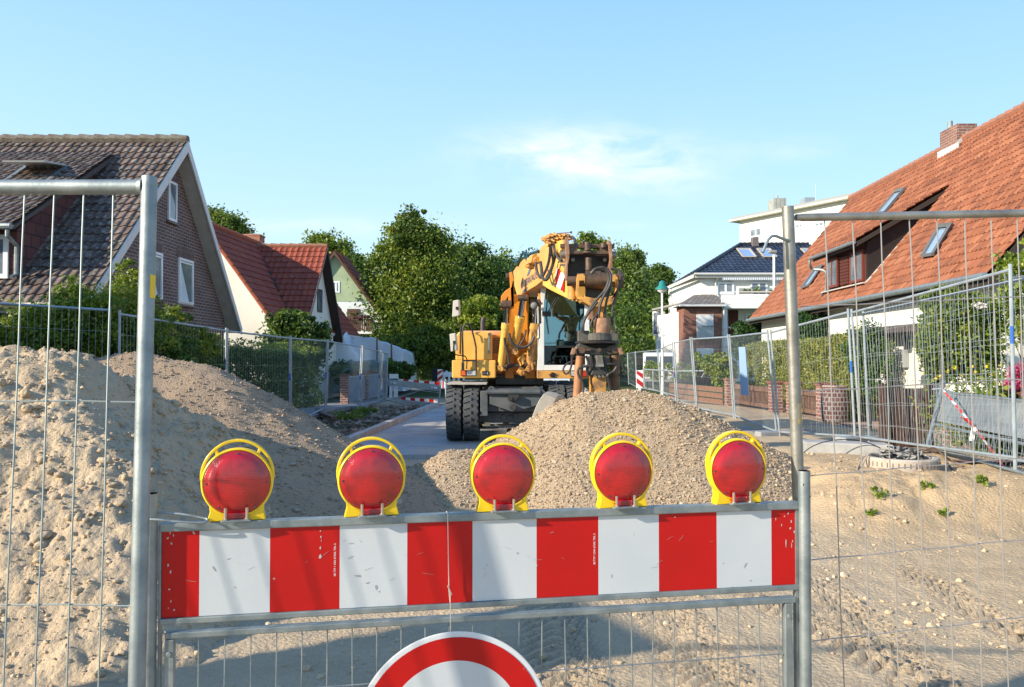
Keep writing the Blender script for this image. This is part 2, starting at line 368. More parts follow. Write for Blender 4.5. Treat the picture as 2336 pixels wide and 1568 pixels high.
def trunk(name, base, top, r0, parent, m=None, limbs=5, seed=1, spread=.35):
    rs = random.Random(seed); b = MB(); base = Vector(base); top = Vector(top); H = (top-base).length
    pts = [base+(top-base)*t+Vector((rs.uniform(-1,1),rs.uniform(-1,1),0))*H*.012*(t > 0) for t in (0,.15,.35,.55,.75,1)]
    b.tube(pts, [r0*1.25,r0,r0*.8,r0*.6,r0*.4,r0*.12], 9)
    for k in range(limbs):
        t = rs.uniform(.28,.8); p = base+(top-base)*t; a = 2*pi*k/limbs+rs.random(); L = H*spread*(1.1-t)
        d = Vector((cos(a), sin(a), rs.uniform(.5,1.1)))
        b.tube([p, p+d*L*.5, p+d*L+Vector((0,0,L*.25))], [r0*.42*(1.2-t), r0*.28*(1.2-t), r0*.08], 6)
    return b.build(name, m or bark, parent, smooth=True)
def roof(name, m, parent, O, U, V, w, l, tw=.23, tl=.34, amp=.022, lap=.03, mask=None, seed=1, step=6):
    """pantiles: O = upper corner, U along the ridge, V down the slope; every tile really curved and stepped"""
    O = np.array(O, float); U = np.array(Vector(U).normalized()); V = np.array(Vector(V).normalized()); Nn = np.cross(U, V); Nn = Nn if Nn[2] > 0 else -Nn
    nu = max(1, int(round(w/tw))); nv = max(1, int(round(l/tl))); tw = w/nu; tl = l/nv; rs = np.random.RandomState(seed)
    us = np.linspace(0, w, nu*step+1); ph = (us/tw) % 1.0
    prof = amp*(np.cos(ph*2*pi)*.8 + .25*np.cos(ph*4*pi+1)); prof -= prof.min()
    Vs = []; Fs = []; Rn = []; base = 0; tcol = rs.rand(nv, nu)*.75+.25*rs.rand(nv,1)
    for j in range(nv):
        jit = rs.normal(size=nu+1)[np.minimum((us/tw).astype(int), nu-1)]*.004
        a = O + U*us[:,None] + V*(j*tl) + Nn*(prof*.8)[:,None]
        c = O + U*us[:,None] + V*((j+1)*tl+.012) + Nn*(prof+lap+jit)[:,None]
        d = O + U*us[:,None] + V*((j+1)*tl+.010) + Nn*(prof*.8-.01)[:,None]
        k = len(us); Vs += [a, c, d]; i = np.arange(k-1); ti = np.minimum((us[:-1]/tw).astype(int), nu-1)
        keep = np.ones(k-1, bool)
        if mask is not None:
            cen = O + U*((ti+.5)*tw)[:,None] + V*((j+.5)*tl); keep = mask(cen)
        i = i[keep]; ti = ti[keep]
        Fs.append(np.stack([base+i, base+i+1, base+k+i+1, base+k+i], 1)); Rn.append(tcol[j, ti])
        Fs.append(np.stack([base+k+i, base+k+i+1, base+2*k+i+1, base+2*k+i], 1)); Rn.append(tcol[j, ti]*.9)
        kk = np.zeros(k-1, bool); kk[i] = True
        if j: m_ = np.nonzero(kk & prevk)[0]; Fs.append(np.stack([base-k+m_, base-k+m_+1, base+m_+1, base+m_], 1)); Rn.append(tcol[j, np.minimum((us[m_]/tw).astype(int), nu-1)])
        prevk = kk; base += 3*k
    return npmesh(name, np.concatenate(Vs), np.concatenate(Fs), m, parent, rnd=np.concatenate(Rn), smooth=False)
def ridge_caps(b, p, q, r=.10, n=None):
    p = Vector(p); q = Vector(q); L = (q-p).length; n = n or int(L/.36); d = (q-p)/n
    for i in range(n): b.tube([p+d*i-Vector((0,0,.02)), p+d*(i+1.08)+Vector((0,0,.004))], [r*.92, r*1.08], 8)
def window(parent, O, U, w, h, nrm, fr=upvc, gl=None, t=.07, bars=1, out=.03, sill=None, name='window'):
    """frame + pane on a wall: O lower corner on the wall face, U horizontal direction, nrm outward"""
    O = Vector(O); U = Vector(U).normalized(); Z = Vector((0,0,1)); n = Vector(nrm).normalized(); gl = gl or glass_d
    b = MB()
    def q(u0, u1, z0, z1, d0, d1, mb):
        c = [O+U*a+Z*z+n*d for z in (z0, z1) for (a, d) in ((u0,d1),(u1,d1),(u1,d0),(u0,d0))]; mb.hexa(c)
    q(0, w, 0, t, .002, out, b); q(0, w, h-t, h, .002, out, b); q(0, t, t, h-t, .002, out, b); q(w-t, w, t, h-t, .002, out, b)
    for i in range(1, bars): q(w*i/bars-t*.55, w*i/bars+t*.55, t, h-t, .002, out-.002, b)
    f = b.build(name, fr, parent); g = MB(); q(t, w-t, t, h-t, .002, out-.018, g); g.build('pane', gl, f)
    if sill: s = MB(); q(-.05, w+.05, -.06, -.004, .002, out+.06, s); s.build('sill', sill, f)
    return f
FG = 'temporary mesh fence panels round the site'
def fence_panel(TL, TR, BL, BR, label, group=FG, pr=.021, wr=.0022, nv=None, hz=(.15,.34,.52,.70,.86), m=None, blue=None, wav=0, seed=1, feet=True):
    TL, TR, BL, BR = map(Vector, (TL, TR, BL, BR)); m = m or steelfar; rs = random.Random(seed)
    t = thing('mesh_fence_panel', label, 'fence', (BL+BR)/2, 0, group)
    b = MB()
    def P(u_, v_): return (TL*(1-u_)+TR*u_)*(1-v_)+(BL*(1-u_)+BR*u_)*v_
    dn = lambda A, B: (B-A).normalized()*.10
    b.tube([TL-dn(TL,BL)*.6, BL+dn(TL,BL)*.5], pr, 8); b.tube([TR-dn(TR,BR)*.6, BR+dn(TR,BR)*.5], pr, 8)
    b.tube([TL, TR], pr*.95, 8, False); b.tube([P(0,.965), P(1,.965)], pr*.85, 8, False)
    b.build('frame', m, t, smooth=True)
    L = (TR-TL).length; nv = nv or int(L/.095); w = MB()
    for i in range(1, nv):
        u_ = i/nv
        if wav:
            pts = []; ph = rs.random()*6; am = wav*rs.uniform(.3,1.6)
            for k in range(9): pts.append(P(u_+am*sin(ph+k*1.1)*(.6 if 0 < k < 8 else 0)/L, k/8*.965))
            w.tube(pts, wr, 4, False)
        else: w.tube([P(u_,0), P(u_,.965)], wr, 4, False)
    for h in hz: w.tube([P(k/6, h+(.3*wav*sin(k*2+h*9))) for k in range(7)], wr, 4, False)
    w.build('wire_mesh', m, t)
    if blue:
        q = MB(); A, B = (TR, BR) if blue[0] else (TL, BL); q.tube([A+(B-A)*blue[1], A+(B-A)*(blue[1]+.09)], pr*1.08, 8); q.build('blue_marking', bluep, t, smooth=True)
    return t
bluep = mat('blue paint', (.03,.12,.42), .5)
# ================================================================ THE GROUND
def sandmat(name, base, dark, light, bs=45, bd=.006, attrs=True, fine=220):
    m = mat(name, base, .95, 0, dark, 2.2, 0, detail=9, cut=(.42,.72), spec=.2); t = m.node_tree; p = t.nodes['Principled BSDF']; x = t.nodes[m['mixnode']]
    c = N('ShaderNodeTexCoord', t); src = x.outputs[2]
    n = N('ShaderNodeTexNoise', t); n.inputs['Scale'].default_value = fine; n.inputs['Detail'].default_value = 3; t.links.new(c.outputs['Object'], n.inputs['Vector'])
    r = N('ShaderNodeMapRange', t); r.inputs[1].default_value = .35; r.inputs[2].default_value = .7
    t.links.new(n.outputs[0], r.inputs[0]); y = N('ShaderNodeMix', t, data_type='RGBA'); y.inputs[7].default_value = (*light, 1)
    k = N('ShaderNodeMath', t, operation='MULTIPLY'); k.inputs[1].default_value = .6; t.links.new(r.outputs[0], k.inputs[0]); t.links.new(k.outputs[0], y.inputs[0]); t.links.new(src, y.inputs[6]); src = y.outputs[2]
    if attrs:
        for an, col in attrs:
            a = N('ShaderNodeAttribute', t); a.attribute_name = an; z = N('ShaderNodeMix', t, data_type='RGBA'); 
            n2 = N('ShaderNodeTexNoise', t); n2.inputs['Scale'].default_value = 6; n2.inputs['Detail'].default_value = 8; t.links.new(c.outputs['Object'], n2.inputs['Vector'])
            q = N('ShaderNodeMix', t, data_type='RGBA'); q.inputs[6].default_value = (*col, 1); q.inputs[7].default_value = (*[v_*.55 for v_ in col], 1); t.links.new(n2.outputs[0], q.inputs[0])
            t.links.new(a.outputs['Fac'], z.inputs[0]); t.links.new(src, z.inputs[6]); t.links.new(q.outputs[2], z.inputs[7]); src = z.outputs[2]
    t.links.new(src, p.inputs['Base Color'])
    n3 = N('ShaderNodeTexNoise', t); n3.inputs['Scale'].default_value = bs; n3.inputs['Detail'].default_value = 8; n3.inputs['Roughness'].default_value = .65; t.links.new(c.outputs['Object'], n3.inputs['Vector'])
    vo = N('ShaderNodeTexVoronoi', t); vo.inputs['Scale'].default_value = bs*.8; vo.feature = 'F1'; t.links.new(c.outputs['Object'], vo.inputs['Vector'])
    hs = mth('SUBTRACT', n3.outputs[0], mth('MULTIPLY', vo.outputs[0], .45, tree=t), tree=t)
    b = N('ShaderNodeBump', t); b.inputs['Distance'].default_value = bd; t.links.new(hs, b.inputs['Height']); t.links.new(b.outputs[0], p.inputs['Normal'])
    return m
ground_m = sandmat('sandy ground', (.50,.385,.245), (.38,.285,.175), (.60,.48,.33), 44, .018,
                   attrs=[('orange', (.60,.44,.26)), ('soil', (.20,.145,.10)), ('grass', (.07,.10,.03))])
def bank(x, y):
    s = sstep(2.5, 3.7, x + .25*fbm(x, y, .9, 3)); yy = y + .3*fbm(x, y, .8, 3)
    return .36*s*sstep(6.6, 7.9, yy)*(1-.75*sstep(9.8, 13.5, y))
def ground_h(x, y):
    z = -.25*sstep(22, 34, y) + bank(x, y)
    rough = np.exp(-np.maximum(y-9, 0)/7)
    z = z + (.035*fbm(x, y, 1.3, 5) - .012*fbm(x, y, .34, 4, .6, True) + .010*fbm(x, y, .12, 3, .6))*rough
    z = z - bank(x, y)*.20*fbm(x, y, .5, 5, .65, True)*(1-sstep(8.6, 9.6, y)) - .30*bank(x, y)*np.maximum(-fbm(x+2, y, .35, 3, .6), 0)*(1-sstep(8.6, 9.6, y))
    soil = sstep(.4, -.2, x+2.9+.043*(13.8-y)) * sstep(10.2, 12.2, y)*sstep(-5.75, -5.3, x)*(1-sstep(28, 31, y))
    z = z + soil*(-.10 + .16*fbm(x, y, 1.1, 5, .6) - .06*fbm(x, y, .3, 4, .6, True))
    # tyre tracks pressed into the sand
    for (xc, wd, sl, dp, y0, y1) in ((2.05,.17,.08,.034,3,5.9), (2.88,.14,.04,.03,3,6.2), (.25,.22,-.03,.024,3.3,6.8), (.95,.22,-.03,.024,3.3,6.8), (1.75,.15,-.25,.02,3,5.5)):
        d = (x-xc-sl*(y-4.5))/wd; msk = np.exp(-d**4)*sstep(y0, y0+.4, y)*(1-sstep(y1-.6, y1, y))
        tread = np.sign(np.sin((y + abs(d)*wd*.8)*2*pi/.105))*.5+.5
        z = z + msk*(-dp*.4 + .034*tread*(abs(d) < .95)) + .006*np.exp(-((abs(d)-1.25)/.25)**2)*sstep(y0, y0+.4, y)*(1-sstep(y1-.6, y1, y))
    return z, soil
def gzz(x, y): return float(ground_h(np.array([float(x)]), np.array([float(y)]))[0][0])
xs = np.concatenate([-6-np.geomspace(.1, 600, 60)[::-1], np.arange(-6, -2.2, .06), np.arange(-2.2, 4.4, .024), np.arange(4.4, 9, .08), 9+np.geomspace(.1, 600, 60)])
ys = np.concatenate([-np.geomspace(1, 60, 14)[::-1], np.linspace(-.8, 3, 16), 3.02*np.exp(np.arange(0, 1.9, .0062)), np.geomspace(20.5, 900, 90)])
X, Y = np.meshgrid(xs, ys); gzv, soil = ground_h(X.ravel(), Y.ravel()); x_, y_ = X.ravel(), Y.ravel()
gzv = np.where(y_ > 11.9, gzv, gzv); inroad = (x_ > -2.85+.043*(y_-13.8)) & (y_ > 11.9) ; gzv = np.where(inroad & (y_ < 400), np.minimum(gzv, -.25*sstep(22, 34, y_)+.02+bank(x_, y_)*(x_ > 3)), gzv)
nx, ny = len(xs), len(ys); I = (np.arange(ny-1)[:,None]*nx + np.arange(nx-1)[None,:]).ravel()
Fq = np.stack([I, I+1, I+nx+1, I+nx], 1)
gr = np.clip(sstep(7.2, 7.8, x_)*sstep(9, 10, y_) + sstep(-6.9, -7.4, x_)*sstep(6, 9, y_) + sstep(34, 37, y_), 0, 1)
gr = np.maximum(gr, .8*sstep(.42,.6, .5+.5*fbm(x_,y_,1.2,3))*(soil > .3)*sstep(17,19,y_))
orange = np.clip(sstep(2.4, 3.4, x_)*(1-sstep(9.5, 11, y_))*(.45+.55*sstep(6.2, 7.2, y_)), 0, 1)
ground = npmesh('ground', np.stack([x_, y_, gzv], 1), Fq, ground_m, smooth=True, attrs=dict(soil=soil, grass=gr, orange=orange)); struct(ground)

def strip(name, m, xl, xr, y0, y1, z, th=.14, zf=gz, n=30, sl=.043):
    b = MB(); Y_ = [y0+(y1-y0)*i/n for i in range(n+1)]
    for y in Y_:
        a = xl+sl*(y-13.8); c = xr+sl*(y-13.8); zz = zf(y)+z; b.v += [(a,y,zz),(c,y,zz),(a,y,zz-th),(c,y,zz-th)]
    for i in range(n):
        k = 4*i; b.f += [(k,k+1,k+5,k+4),(k,k+4,k+6,k+2),(k+1,k+3,k+7,k+5)]; b.m += [0]*3
    b.f.append((0,2,3,1)); b.m.append(0)
    return struct(b.build(name, m))
strip('road', paving, -2.74, 2.6, 11.97, 120, .080, .1)
kerb_m = brickmat('kerb stone', (.50,.46,.42), (.44,.40,.37), (.2,.18,.16), 1.0, 3.0, .012, .9, .002)
strip('kerb', kerb_m, -2.89, -2.745, 13.2, 24.6, .19, .3)
strip('kerb', kerb_m, 2.62, 2.76, 12.4, 60, .19, .3)
strip('pavement', pave2, -7.05, -5.35, 9.5, 60, .035, .1, sl=.01)
strip('pavement', pave2, 4.75, 7.35, 13.2, 60, .085, .12, sl=.01)
b = MB(); b.add([(5.2,8.9,.37),(7.3,8.9,.37),(7.35,13.2,.095),(4.9,13.2,.095)], [(0,1,2,3)]); struct(b.build('pavement', pave3))
b = MB(); b.add([(7.25,12.5,.11),(9.2,12.5,.13),(9.6,27,.1),(7.35,27,.09)], [(0,1,2,3)]); struct(b.build('garden_path', sandmat('red gravel', (.42,.27,.19), (.30,.20,.15), (.5,.38,.3), 60, .01, attrs=None)))

# ================================================================ HEAPS
def heap_h(x, y, crest, slope, rad, clod, seed=0):
    h = np.full(x.shape, -9.0)
    for (a, b_) in zip(crest[:-1], crest[1:]):
        dx, dy = b_[0]-a[0], b_[1]-a[1]; L2 = dx*dx+dy*dy
        t = np.clip(((x-a[0])*dx+(y-a[1])*dy)/L2, 0, 1); d = np.hypot(x-a[0]-t*dx, y-a[1]-t*dy)
        z = a[2]+t*(b_[2]-a[2]); s = a[3]+t*(b_[3]-a[3]) if len(a) > 3 else slope
        h = np.maximum(h, z - s*(np.sqrt(d*d+rad*rad)-rad))
    return h + clod(x, y)
def stones(crestf, box, n, s0, s1, seed, zmin=.02, sink=.35, dens=None):
    rs = np.random.RandomState(seed); x = rs.uniform(box[0], box[1], n); y = rs.uniform(box[2], box[3], n)
    h = crestf(x, y); g = ground_h(x, y)[0]; k = h > g+zmin
    if dens is not None: k &= rs.rand(n) < dens(x, y)
    x, y, h = x[k], y[k], h[k]; m = len(x); s = s0*(s1/s0)**(rs.rand(m)**2.2)
    return x, y, h, s, rs
def rockmesh(x, y, z, s, rs, sub=True):
    base = np.array([(1,0,0),(-1,0,0),(0,1,0),(0,-1,0),(0,0,1),(0,0,-1)], float)
    f = np.array([(0,2,4),(2,1,4),(1,3,4),(3,0,4),(2,0,5),(1,2,5),(3,1,5),(0,3,5)])
    m = len(x)
    if sub:   # 18-vertex rounded lump
        vs = list(base); e = {}; ff = []
        def mid(a, b_):
            k = (min(a,b_), max(a,b_))
            if k not in e: p = vs[a]+vs[b_]; vs.append(p/np.linalg.norm(p)*1.0); e[k] = len(vs)-1
            return e[k]
        for (a, b_, c) in f: ab, bc, ca = mid(a,b_), mid(b_,c), mid(c,a); ff += [(a,ab,ca),(b_,bc,ab),(c,ca,bc),(ab,bc,ca)]
        base = np.array(vs); f = np.array(ff)
    k = len(base); V = base[None]*rs.uniform(.72,1.25,(m,k,1))*np.stack([rs.uniform(.7,1.3,m), rs.uniform(.7,1.3,m), rs.uniform(.5,.95,m)], 1)[:,None,:]
    a = rs.rand(m)*2*pi; ca, sa = np.cos(a)[:,None], np.sin(a)[:,None]
    V = np.stack([V[:,:,0]*ca-V[:,:,1]*sa, V[:,:,0]*sa+V[:,:,1]*ca, V[:,:,2]], 2)*s[:,None,None] + np.stack([x,y,z+s*.3],1)[:,None,:]
    return V.reshape(-1,3), (f[None]+(np.arange(m)*k)[:,None,None]).reshape(-1,3)
def heap(name, label, cat, m, crest, slope, rad, clod, box, res, st, stm, seed=1):
    f = crest if callable(crest) else (lambda x, y: heap_h(x, y, crest, slope, rad, clod, seed))
    xa = np.arange(box[0], box[1], res); ya = np.arange(box[2], box[3], res); X, Y = np.meshgrid(xa, ya); x, y = X.ravel(), Y.ravel(); z = f(x, y)
    g = ground_h(x, y)[0]; nx = len(xa); I = (np.arange(len(ya)-1)[:,None]*nx+np.arange(nx-1)[None,:]).ravel()
    Fq = np.stack([I, I+1, I+nx+1, I+nx], 1); k = (z > g-.06)[Fq].any(1); Fq = Fq[k]
    used = np.unique(Fq); mp = np.full(len(x), -1); mp[used] = np.arange(len(used)); V = np.stack([x, y, np.maximum(z, g-.15)], 1)[used]; Fq = mp[Fq]
    t = thing(name, label, cat, (float(np.mean(V[:,0])), float(np.mean(V[:,1])), 0))
    npmesh('mound', V, Fq, m, t, smooth=True)
    Vl, Fl, Rl = [], [], []; base = 0
    for (n, s0, s1, sub, dens) in st:
        if sub == 'clod':
            xx, yy, hh, ss, rs = stones(f, box, n, s0, s1, seed+n, dens=dens); Vv, Ff = rockmesh(xx, yy, hh-ss*.25, ss, rs, True)
            o = npmesh('clods', Vv, Ff, m, t, smooth=True); o['kind'] = 'stuff'; continue
        xx, yy, hh, ss, rs = stones(f, box, n, s0, s1, seed+n, dens=dens)
        Vv, Ff = rockmesh(xx, yy, hh, ss, rs, sub); Vl.append(Vv); Fl.append(Ff+base); base += len(Vv); Rl.append(np.repeat(rs.rand(len(xx)), 32 if sub else 8))
    if Vl:
        o = npmesh('pebbles', np.concatenate(Vl), np.concatenate(Fl), stm, t, rnd=np.concatenate(Rl)); o['kind'] = 'stuff'
    return t
sand_m = sandmat('clumpy grey sand', (.50,.385,.25), (.38,.285,.18), (.58,.47,.33), 34, .022, attrs=None)
grav_m = sandmat('brown gravelly sand', (.37,.265,.17), (.27,.19,.12), (.44,.34,.24), 70, .014, attrs=None)
grav2_m = sandmat('tan gravel', (.44,.325,.205), (.33,.24,.15), (.54,.42,.28), 80, .014, attrs=None)
clod_m = rampmat('sand clods', [(.40,.30,.19),(.50,.385,.25),(.58,.46,.31)], .95, spec=.2)
peb_m = rampmat('tan pebbles', [(.24,.17,.11),(.38,.28,.18),(.47,.355,.23),(.52,.42,.30)], .9, spec=.2)
peb2_m = rampmat('brown pebbles', [(.24,.18,.125),(.33,.25,.17),(.42,.34,.26)], .9, spec=.2)
lump = lambda x, y: -.09*fbm(x, y, .75, 5, .66, True) + .065*np.maximum(fbm(x+3, y, .26, 4, .6), 0)**.6 - .035*fbm(x+1, y+7, .11, 3, .6, True) + .10*fbm(x, y, 1.4, 3)
def sandh(x, y):
    yc = 6.05+.12*(x+3.5)*(x > -3.5)+.25*fbm(x, y*0, 1.5, 2)
    face = 1.74+.06*np.clip(-3.5-x, 0, 4)-.70*(yc-y); back = 1.74-.6*(y-yc); right = 1.52-.93*(x+3.3+.18*fbm(x, y, .9, 3))
    k = .12; q = np.stack([face, back, right]); return -k*np.log(np.exp(-q/k).sum(0)) + lump(x, y)
heap('sand_heap', 'pale clumpy sand heap full of clods behind the left mesh fence panel', 'sand heap', sand_m,
     sandh, .6, .3, lump, (-8.5,-1.2,1.5,9.0), .020,
     [(30000,.010,.045,'clod',lambda x, y: np.clip(.25+1.6*fbm(x, y, .5, 3), .05, 1)), (9000,.007,.020,True,None), (24000,.005,.012,False,None)], clod_m, 5)
rip = lambda x, y: .02*fbm(x, y, .5, 4, .55) + .012*fbm(x*1.2, y, .12, 3, .6) + .07*fbm(x+5, y+2, 1.1, 3) - .03*fbm(x, y*2.5, .55, 3, .6, True)
heap('gravel_heap', 'brown gravelly heap behind the pale sand heap, sloping down to the right', 'gravel heap', grav_m,
     [(-6.5,9.4,1.25),(-5.2,8.8,1.55),(-4.0,8.4,1.66),(-3.35,8.3,1.50),(-2.7,8.4,1.13),(-2.25,8.4,.88),(-1.75,8.5,.58),(-1.1,8.7,.15)], .60, .22, rip, (-8,-.2,4.5,12.5), .03,
     [(30000,.007,.022,False,None), (700,.02,.04,True,lambda x, y: (x > -2.6)*(y < 7.9)*.9)], peb2_m, 9)
gr3 = lambda x, y: .018*fbm(x, y, .3, 4, .6) + .05*fbm(x, y, .9, 3)
heap('gravel_heap', 'tan gravel heap directly in front of the excavator, behind the red warning lamps', 'gravel heap', grav2_m,
     [(-1.2,9.0,.08),(-.98,9,.36),(-.68,9,.50),(-.3,9.1,.50),(.05,9.4,.62),(.35,9.45,.80),(.68,9.5,1.03),(.95,9.5,1.13),(1.42,9.55,1.15),(1.72,9.5,1.10),(2.1,9.5,.97),(2.42,9.5,.82),(2.75,9.5,.63),(3.05,9.5,.44),(3.4,9.4,.12)], .64, .12, gr3, (-2.4,4.3,6.9,12.4), .03,
     [(90000,.006,.017,False,None), (9000,.010,.026,True,None)], peb_m, 21)
# loose stones and clods strewn over the ground
rs = np.random.RandomState(5); n = 26000; x = rs.uniform(-2.4, 5, n); y = 3.1*np.exp(rs.rand(n)*1.25)
k = rs.rand(n) < np.clip(.12+sstep(.5,.75,.5+.5*fbm(x, y, .8, 3)) + (x > 2)*(y > 6.6)*.3, 0, 1); x, y = x[k], y[k]; s = .0035*(.026/.0035)**(rs.rand(len(x))**8)
V, Fq = rockmesh(x, y, ground_h(x, y)[0]-s*.1, s, rs); tag(npmesh('loose_stones', V, Fq, clod_m, rnd=np.repeat(rs.rand(len(x)), 32)), 'loose pebbles and crumbs of soil strewn over the sandy ground', 'stones', kind='stuff')
n = 9000; x = rs.uniform(-5.3, -2.7, n); y = rs.uniform(11.5, 29, n); hh, so = ground_h(x, y); k = (so > .4) & (rs.rand(n) < .25+sstep(.45,.6,.5+.5*fbm(x,y,.7,3))); x, y, hh = x[k], y[k], hh[k]; s = .012*(.09/.012)**(rs.rand(len(x))**3)
V, Fq = rockmesh(x, y, hh, s, rs); tag(npmesh('soil_clods', V, Fq, rampmat('soil clods', [(.10,.075,.055),(.20,.15,.11),(.36,.30,.24)], .95, spec=.2), rnd=np.repeat(rs.rand(len(x)), 32)), 'dug up dark soil and rubble in the trench beside the left kerb', 'soil', kind='stuff')
# small weeds on the right sand bank
for (px, py, Y, w) in ((2005,1125,7.5,.16),(2110,1128,7.6,.10),(1985,1150,7.2,.07),(2240,1128,7.6,.10),(2150,1148,7.2,.05)):
    p = at(px, py, Y); z = gzz(p.x, Y)
    o = leaves('weed', leafC, None, [(p.x, Y, z+.03, w*.6, w*.5, .04)], 170, .016, int(px), .3, 20); tag(o, {2005:'largest green weed tuft on the right sand bank', 2110:'small green weed tuft right of the largest tuft on the sand bank', 1985:'little green weed just below the largest tuft on the sand bank', 2240:'green weed tuft on the bank below the leaning grey barrier', 2150:'tiny green weed lowest of the tufts on the right sand bank'}[px], 'weed', 'weeds on the sand bank')

# ================================================================ THE NEAR FENCE PANELS
def near_wires(t, pts_v, pts_h, m, r=.0022, seed=2, wob=.0):
    w = MB(); q = random.Random(seed)
    for A, B in pts_v:
        A, B = Vector(A), Vector(B); k = 14; ph = q.random()*6
        w.tube([A+(B-A)*i/k+Vector((wob*sin(i*.9+ph)*q.uniform(.4,1), wob*.6*cos(i*.7+ph), 0))*(0 < i < k) for i in range(k+1)], r, 6, False)
    for A, B in pts_h:
        A, B = Vector(A), Vector(B); k = 40; w.tube([A+(B-A)*i/k+Vector((0, r*1.6, .0015*sin(i*1.7))) for i in range(k+1)], r, 6, False)
    return w.build('wire_mesh', m, t, smooth=True)
# left
TRp = at(340, 427, 2.10); bot = at(312, 1568, 1.98); top = at(341, 405, 2.10)
d = (bot-top); BRp = top + d*((top.z-.06)/(-d.z)); TLp = TRp+Vector((-3.45, .06, .01)); BLp = BRp+Vector((-3.45, .06, 0))
t = thing('mesh_fence_panel', 'nearest mesh fence panel at the left edge, with yellow tape on its thick post', 'fence', tuple(BRp))
b = MB(); b.tube([top, BRp], .0205, 20); b.build('post', steel, t, smooth=True)
b = MB(); b.tube([TLp+Vector((0,0,.03)), BLp], .0205, 12); b.build('post', steel, t, smooth=True)
b = MB(); b.tube([TLp, TRp-Vector((.012,0,0))], .020, 20); b.tube([BLp+Vector((0,0,.1)), BRp+Vector((0,0,.1))], .02, 12)
b.tube([TRp-Vector((.026,0,0)), TRp-Vector((.014,0,0))], [.0212,.024], 16); b.each('rail', steel, t, smooth=True)
def PL(u_, v_): return (TLp*(1-u_)+TRp*u_)*(1-v_)+(BLp*(1-u_)+BRp*u_)*v_
L = 3.45; off0 = (335-253)/F*2.1
vs = [(PL(1-(off0+.0805*i)/L, .008), PL(1-(off0+.0805*i)/L, .95)) for i in range(42)]
def vfrac(px, py): 
    P = onplane(px, py, TRp, (BRp-TRp).cross(Vector((1,0,0))).normalized()); return (TRp.z-P.z)/(TRp.z-BRp.z)
hs = [(PL(0, vfrac(300, y_p)-.004), PL(.999, vfrac(300, y_p))) for y_p in (917, 1383)] + [(PL(0,.93), PL(1,.93))]
near_wires(t, vs, hs, mat('grey green wire', (.28,.33,.32), .55, .5), .0022, 3, .001)
b = MB(); pa, pb = top+d*((642-405)/1163), top+d*((697-405)/1163); b.tube([pa, pb], .0213, 20)
o = b.build('yellow_tape', mat('yellow tape', (.75,.50,.02), .5), t, smooth=True)
# keep only the right-hand sliver of the tape (a strip stuck on one side of the tube)
me = o.data; import bmesh
bm = bmesh.new(); bm.from_mesh(me); kill = [f for f in bm.faces if (f.calc_center_median()-((pa+pb)/2-Vector(o.parent.location))).x < .013 or abs(f.normal.z) > .7]; bmesh.ops.delete(bm, geom=kill, context='FACES'); bm.to_mesh(me); bm.free()
# right
def RP(px, py):   # plane of the right panel
    A = at(1812, 497, 2.72); B = at(2336, 487, 2.82); n = (B-A).cross(Vector((0,0,1))).normalized(); return onplane(px, py, A, n)
top = RP(1797, 472); p2 = RP(1829, 1330); p3 = RP(1838, 1568); d = (p3-top).normalized(); BLp = top + d*((top.z-.05)/(-d.z))
hx = (RP(2336,487)-RP(1812,497)).normalized(); TLp = RP(1803, 497); TRp = TLp+hx*3.4; BRp = BLp+hx*3.4
t = thing('mesh_fence_panel', 'nearest mesh fence panel at the right edge, on a brownish worn steel post', 'fence', tuple(BLp))
b = MB(); b.tube([top, BLp], .0208, 20); b.build('post', steel2, t, smooth=True)
b = MB(); b.tube([TRp+Vector((0,0,.03)), BRp], .0205, 12); b.build('post', steel2, t, smooth=True)
b = MB(); b.tube([TLp+hx*.02, TLp+hx*.035, TLp+hx*.045, TRp], [.012,.012,.0142,.0142], 18); b.tube([BLp+Vector((0,0,.1)), BRp+Vector((0,0,.1))], .014, 12); b.each('rail', steel2, t, smooth=True)
xt = [1881,1944,2009,2074,2137,2201,2261,2320]; vs = []
for i, x0 in enumerate(xt):
    A = RP(x0, 500); B = RP(x0+31+ (3,2,1,0,-1,-1,-2,-3)[i], 1300); dd = B-A; vs.append((A, A+dd*((A.z-.15)/(-dd.z))))
for i in range(1, 27): A = vs[7][0]+hx*.094*i; vs.append((A, A+(vs[7][1]-vs[7][0])))
hs = []
for (yl, yr) in ((700,676),(894,865),(1087,1045),(1279,1232),(1464,1409),(1650,1588)):
    xl = 1803+(yl-472)*.0375+14; A = RP(xl, yl); B = RP(2336, yr); hs.append((A, A+(B-A)*(3.3/(B-A).length)))
near_wires(t, vs, hs, mat('dull wire', (.42,.40,.38), .5, .6), .0022, 8, .004)
# the bent rod hook of the right panel
b = MB(); Yh = 2.70
b.tube(spline([at(1740,576,Yh-.05), at(1750,552,Yh-.04), at(1760,540,Yh-.03), at(1770,539,Yh-.02), at(1783,544,Yh-.01), at(1800,550,Yh)]), .0052, 10); b.build('hook', steel, t, smooth=True)
b = MB(); b.tube([top+d*.685*1.0, top+d*.755], .0213, 16)
o = b.build('yellow_paint_mark', mat('worn yellow paint', (.36,.30,.18), .6, 0, (.65,.40,.03), 30, cut=(.5,.6)), t, smooth=True)
bm = bmesh.new(); bm.from_mesh(o.data); c0 = (top+d*.72-Vector(t.location)); kill = [f for f in bm.faces if (f.calc_center_median()-c0).x < -.004 or abs(f.normal.z) > .7]; bmesh.ops.delete(bm, geom=kill, context='FACES'); bm.to_mesh(o.data); bm.free()

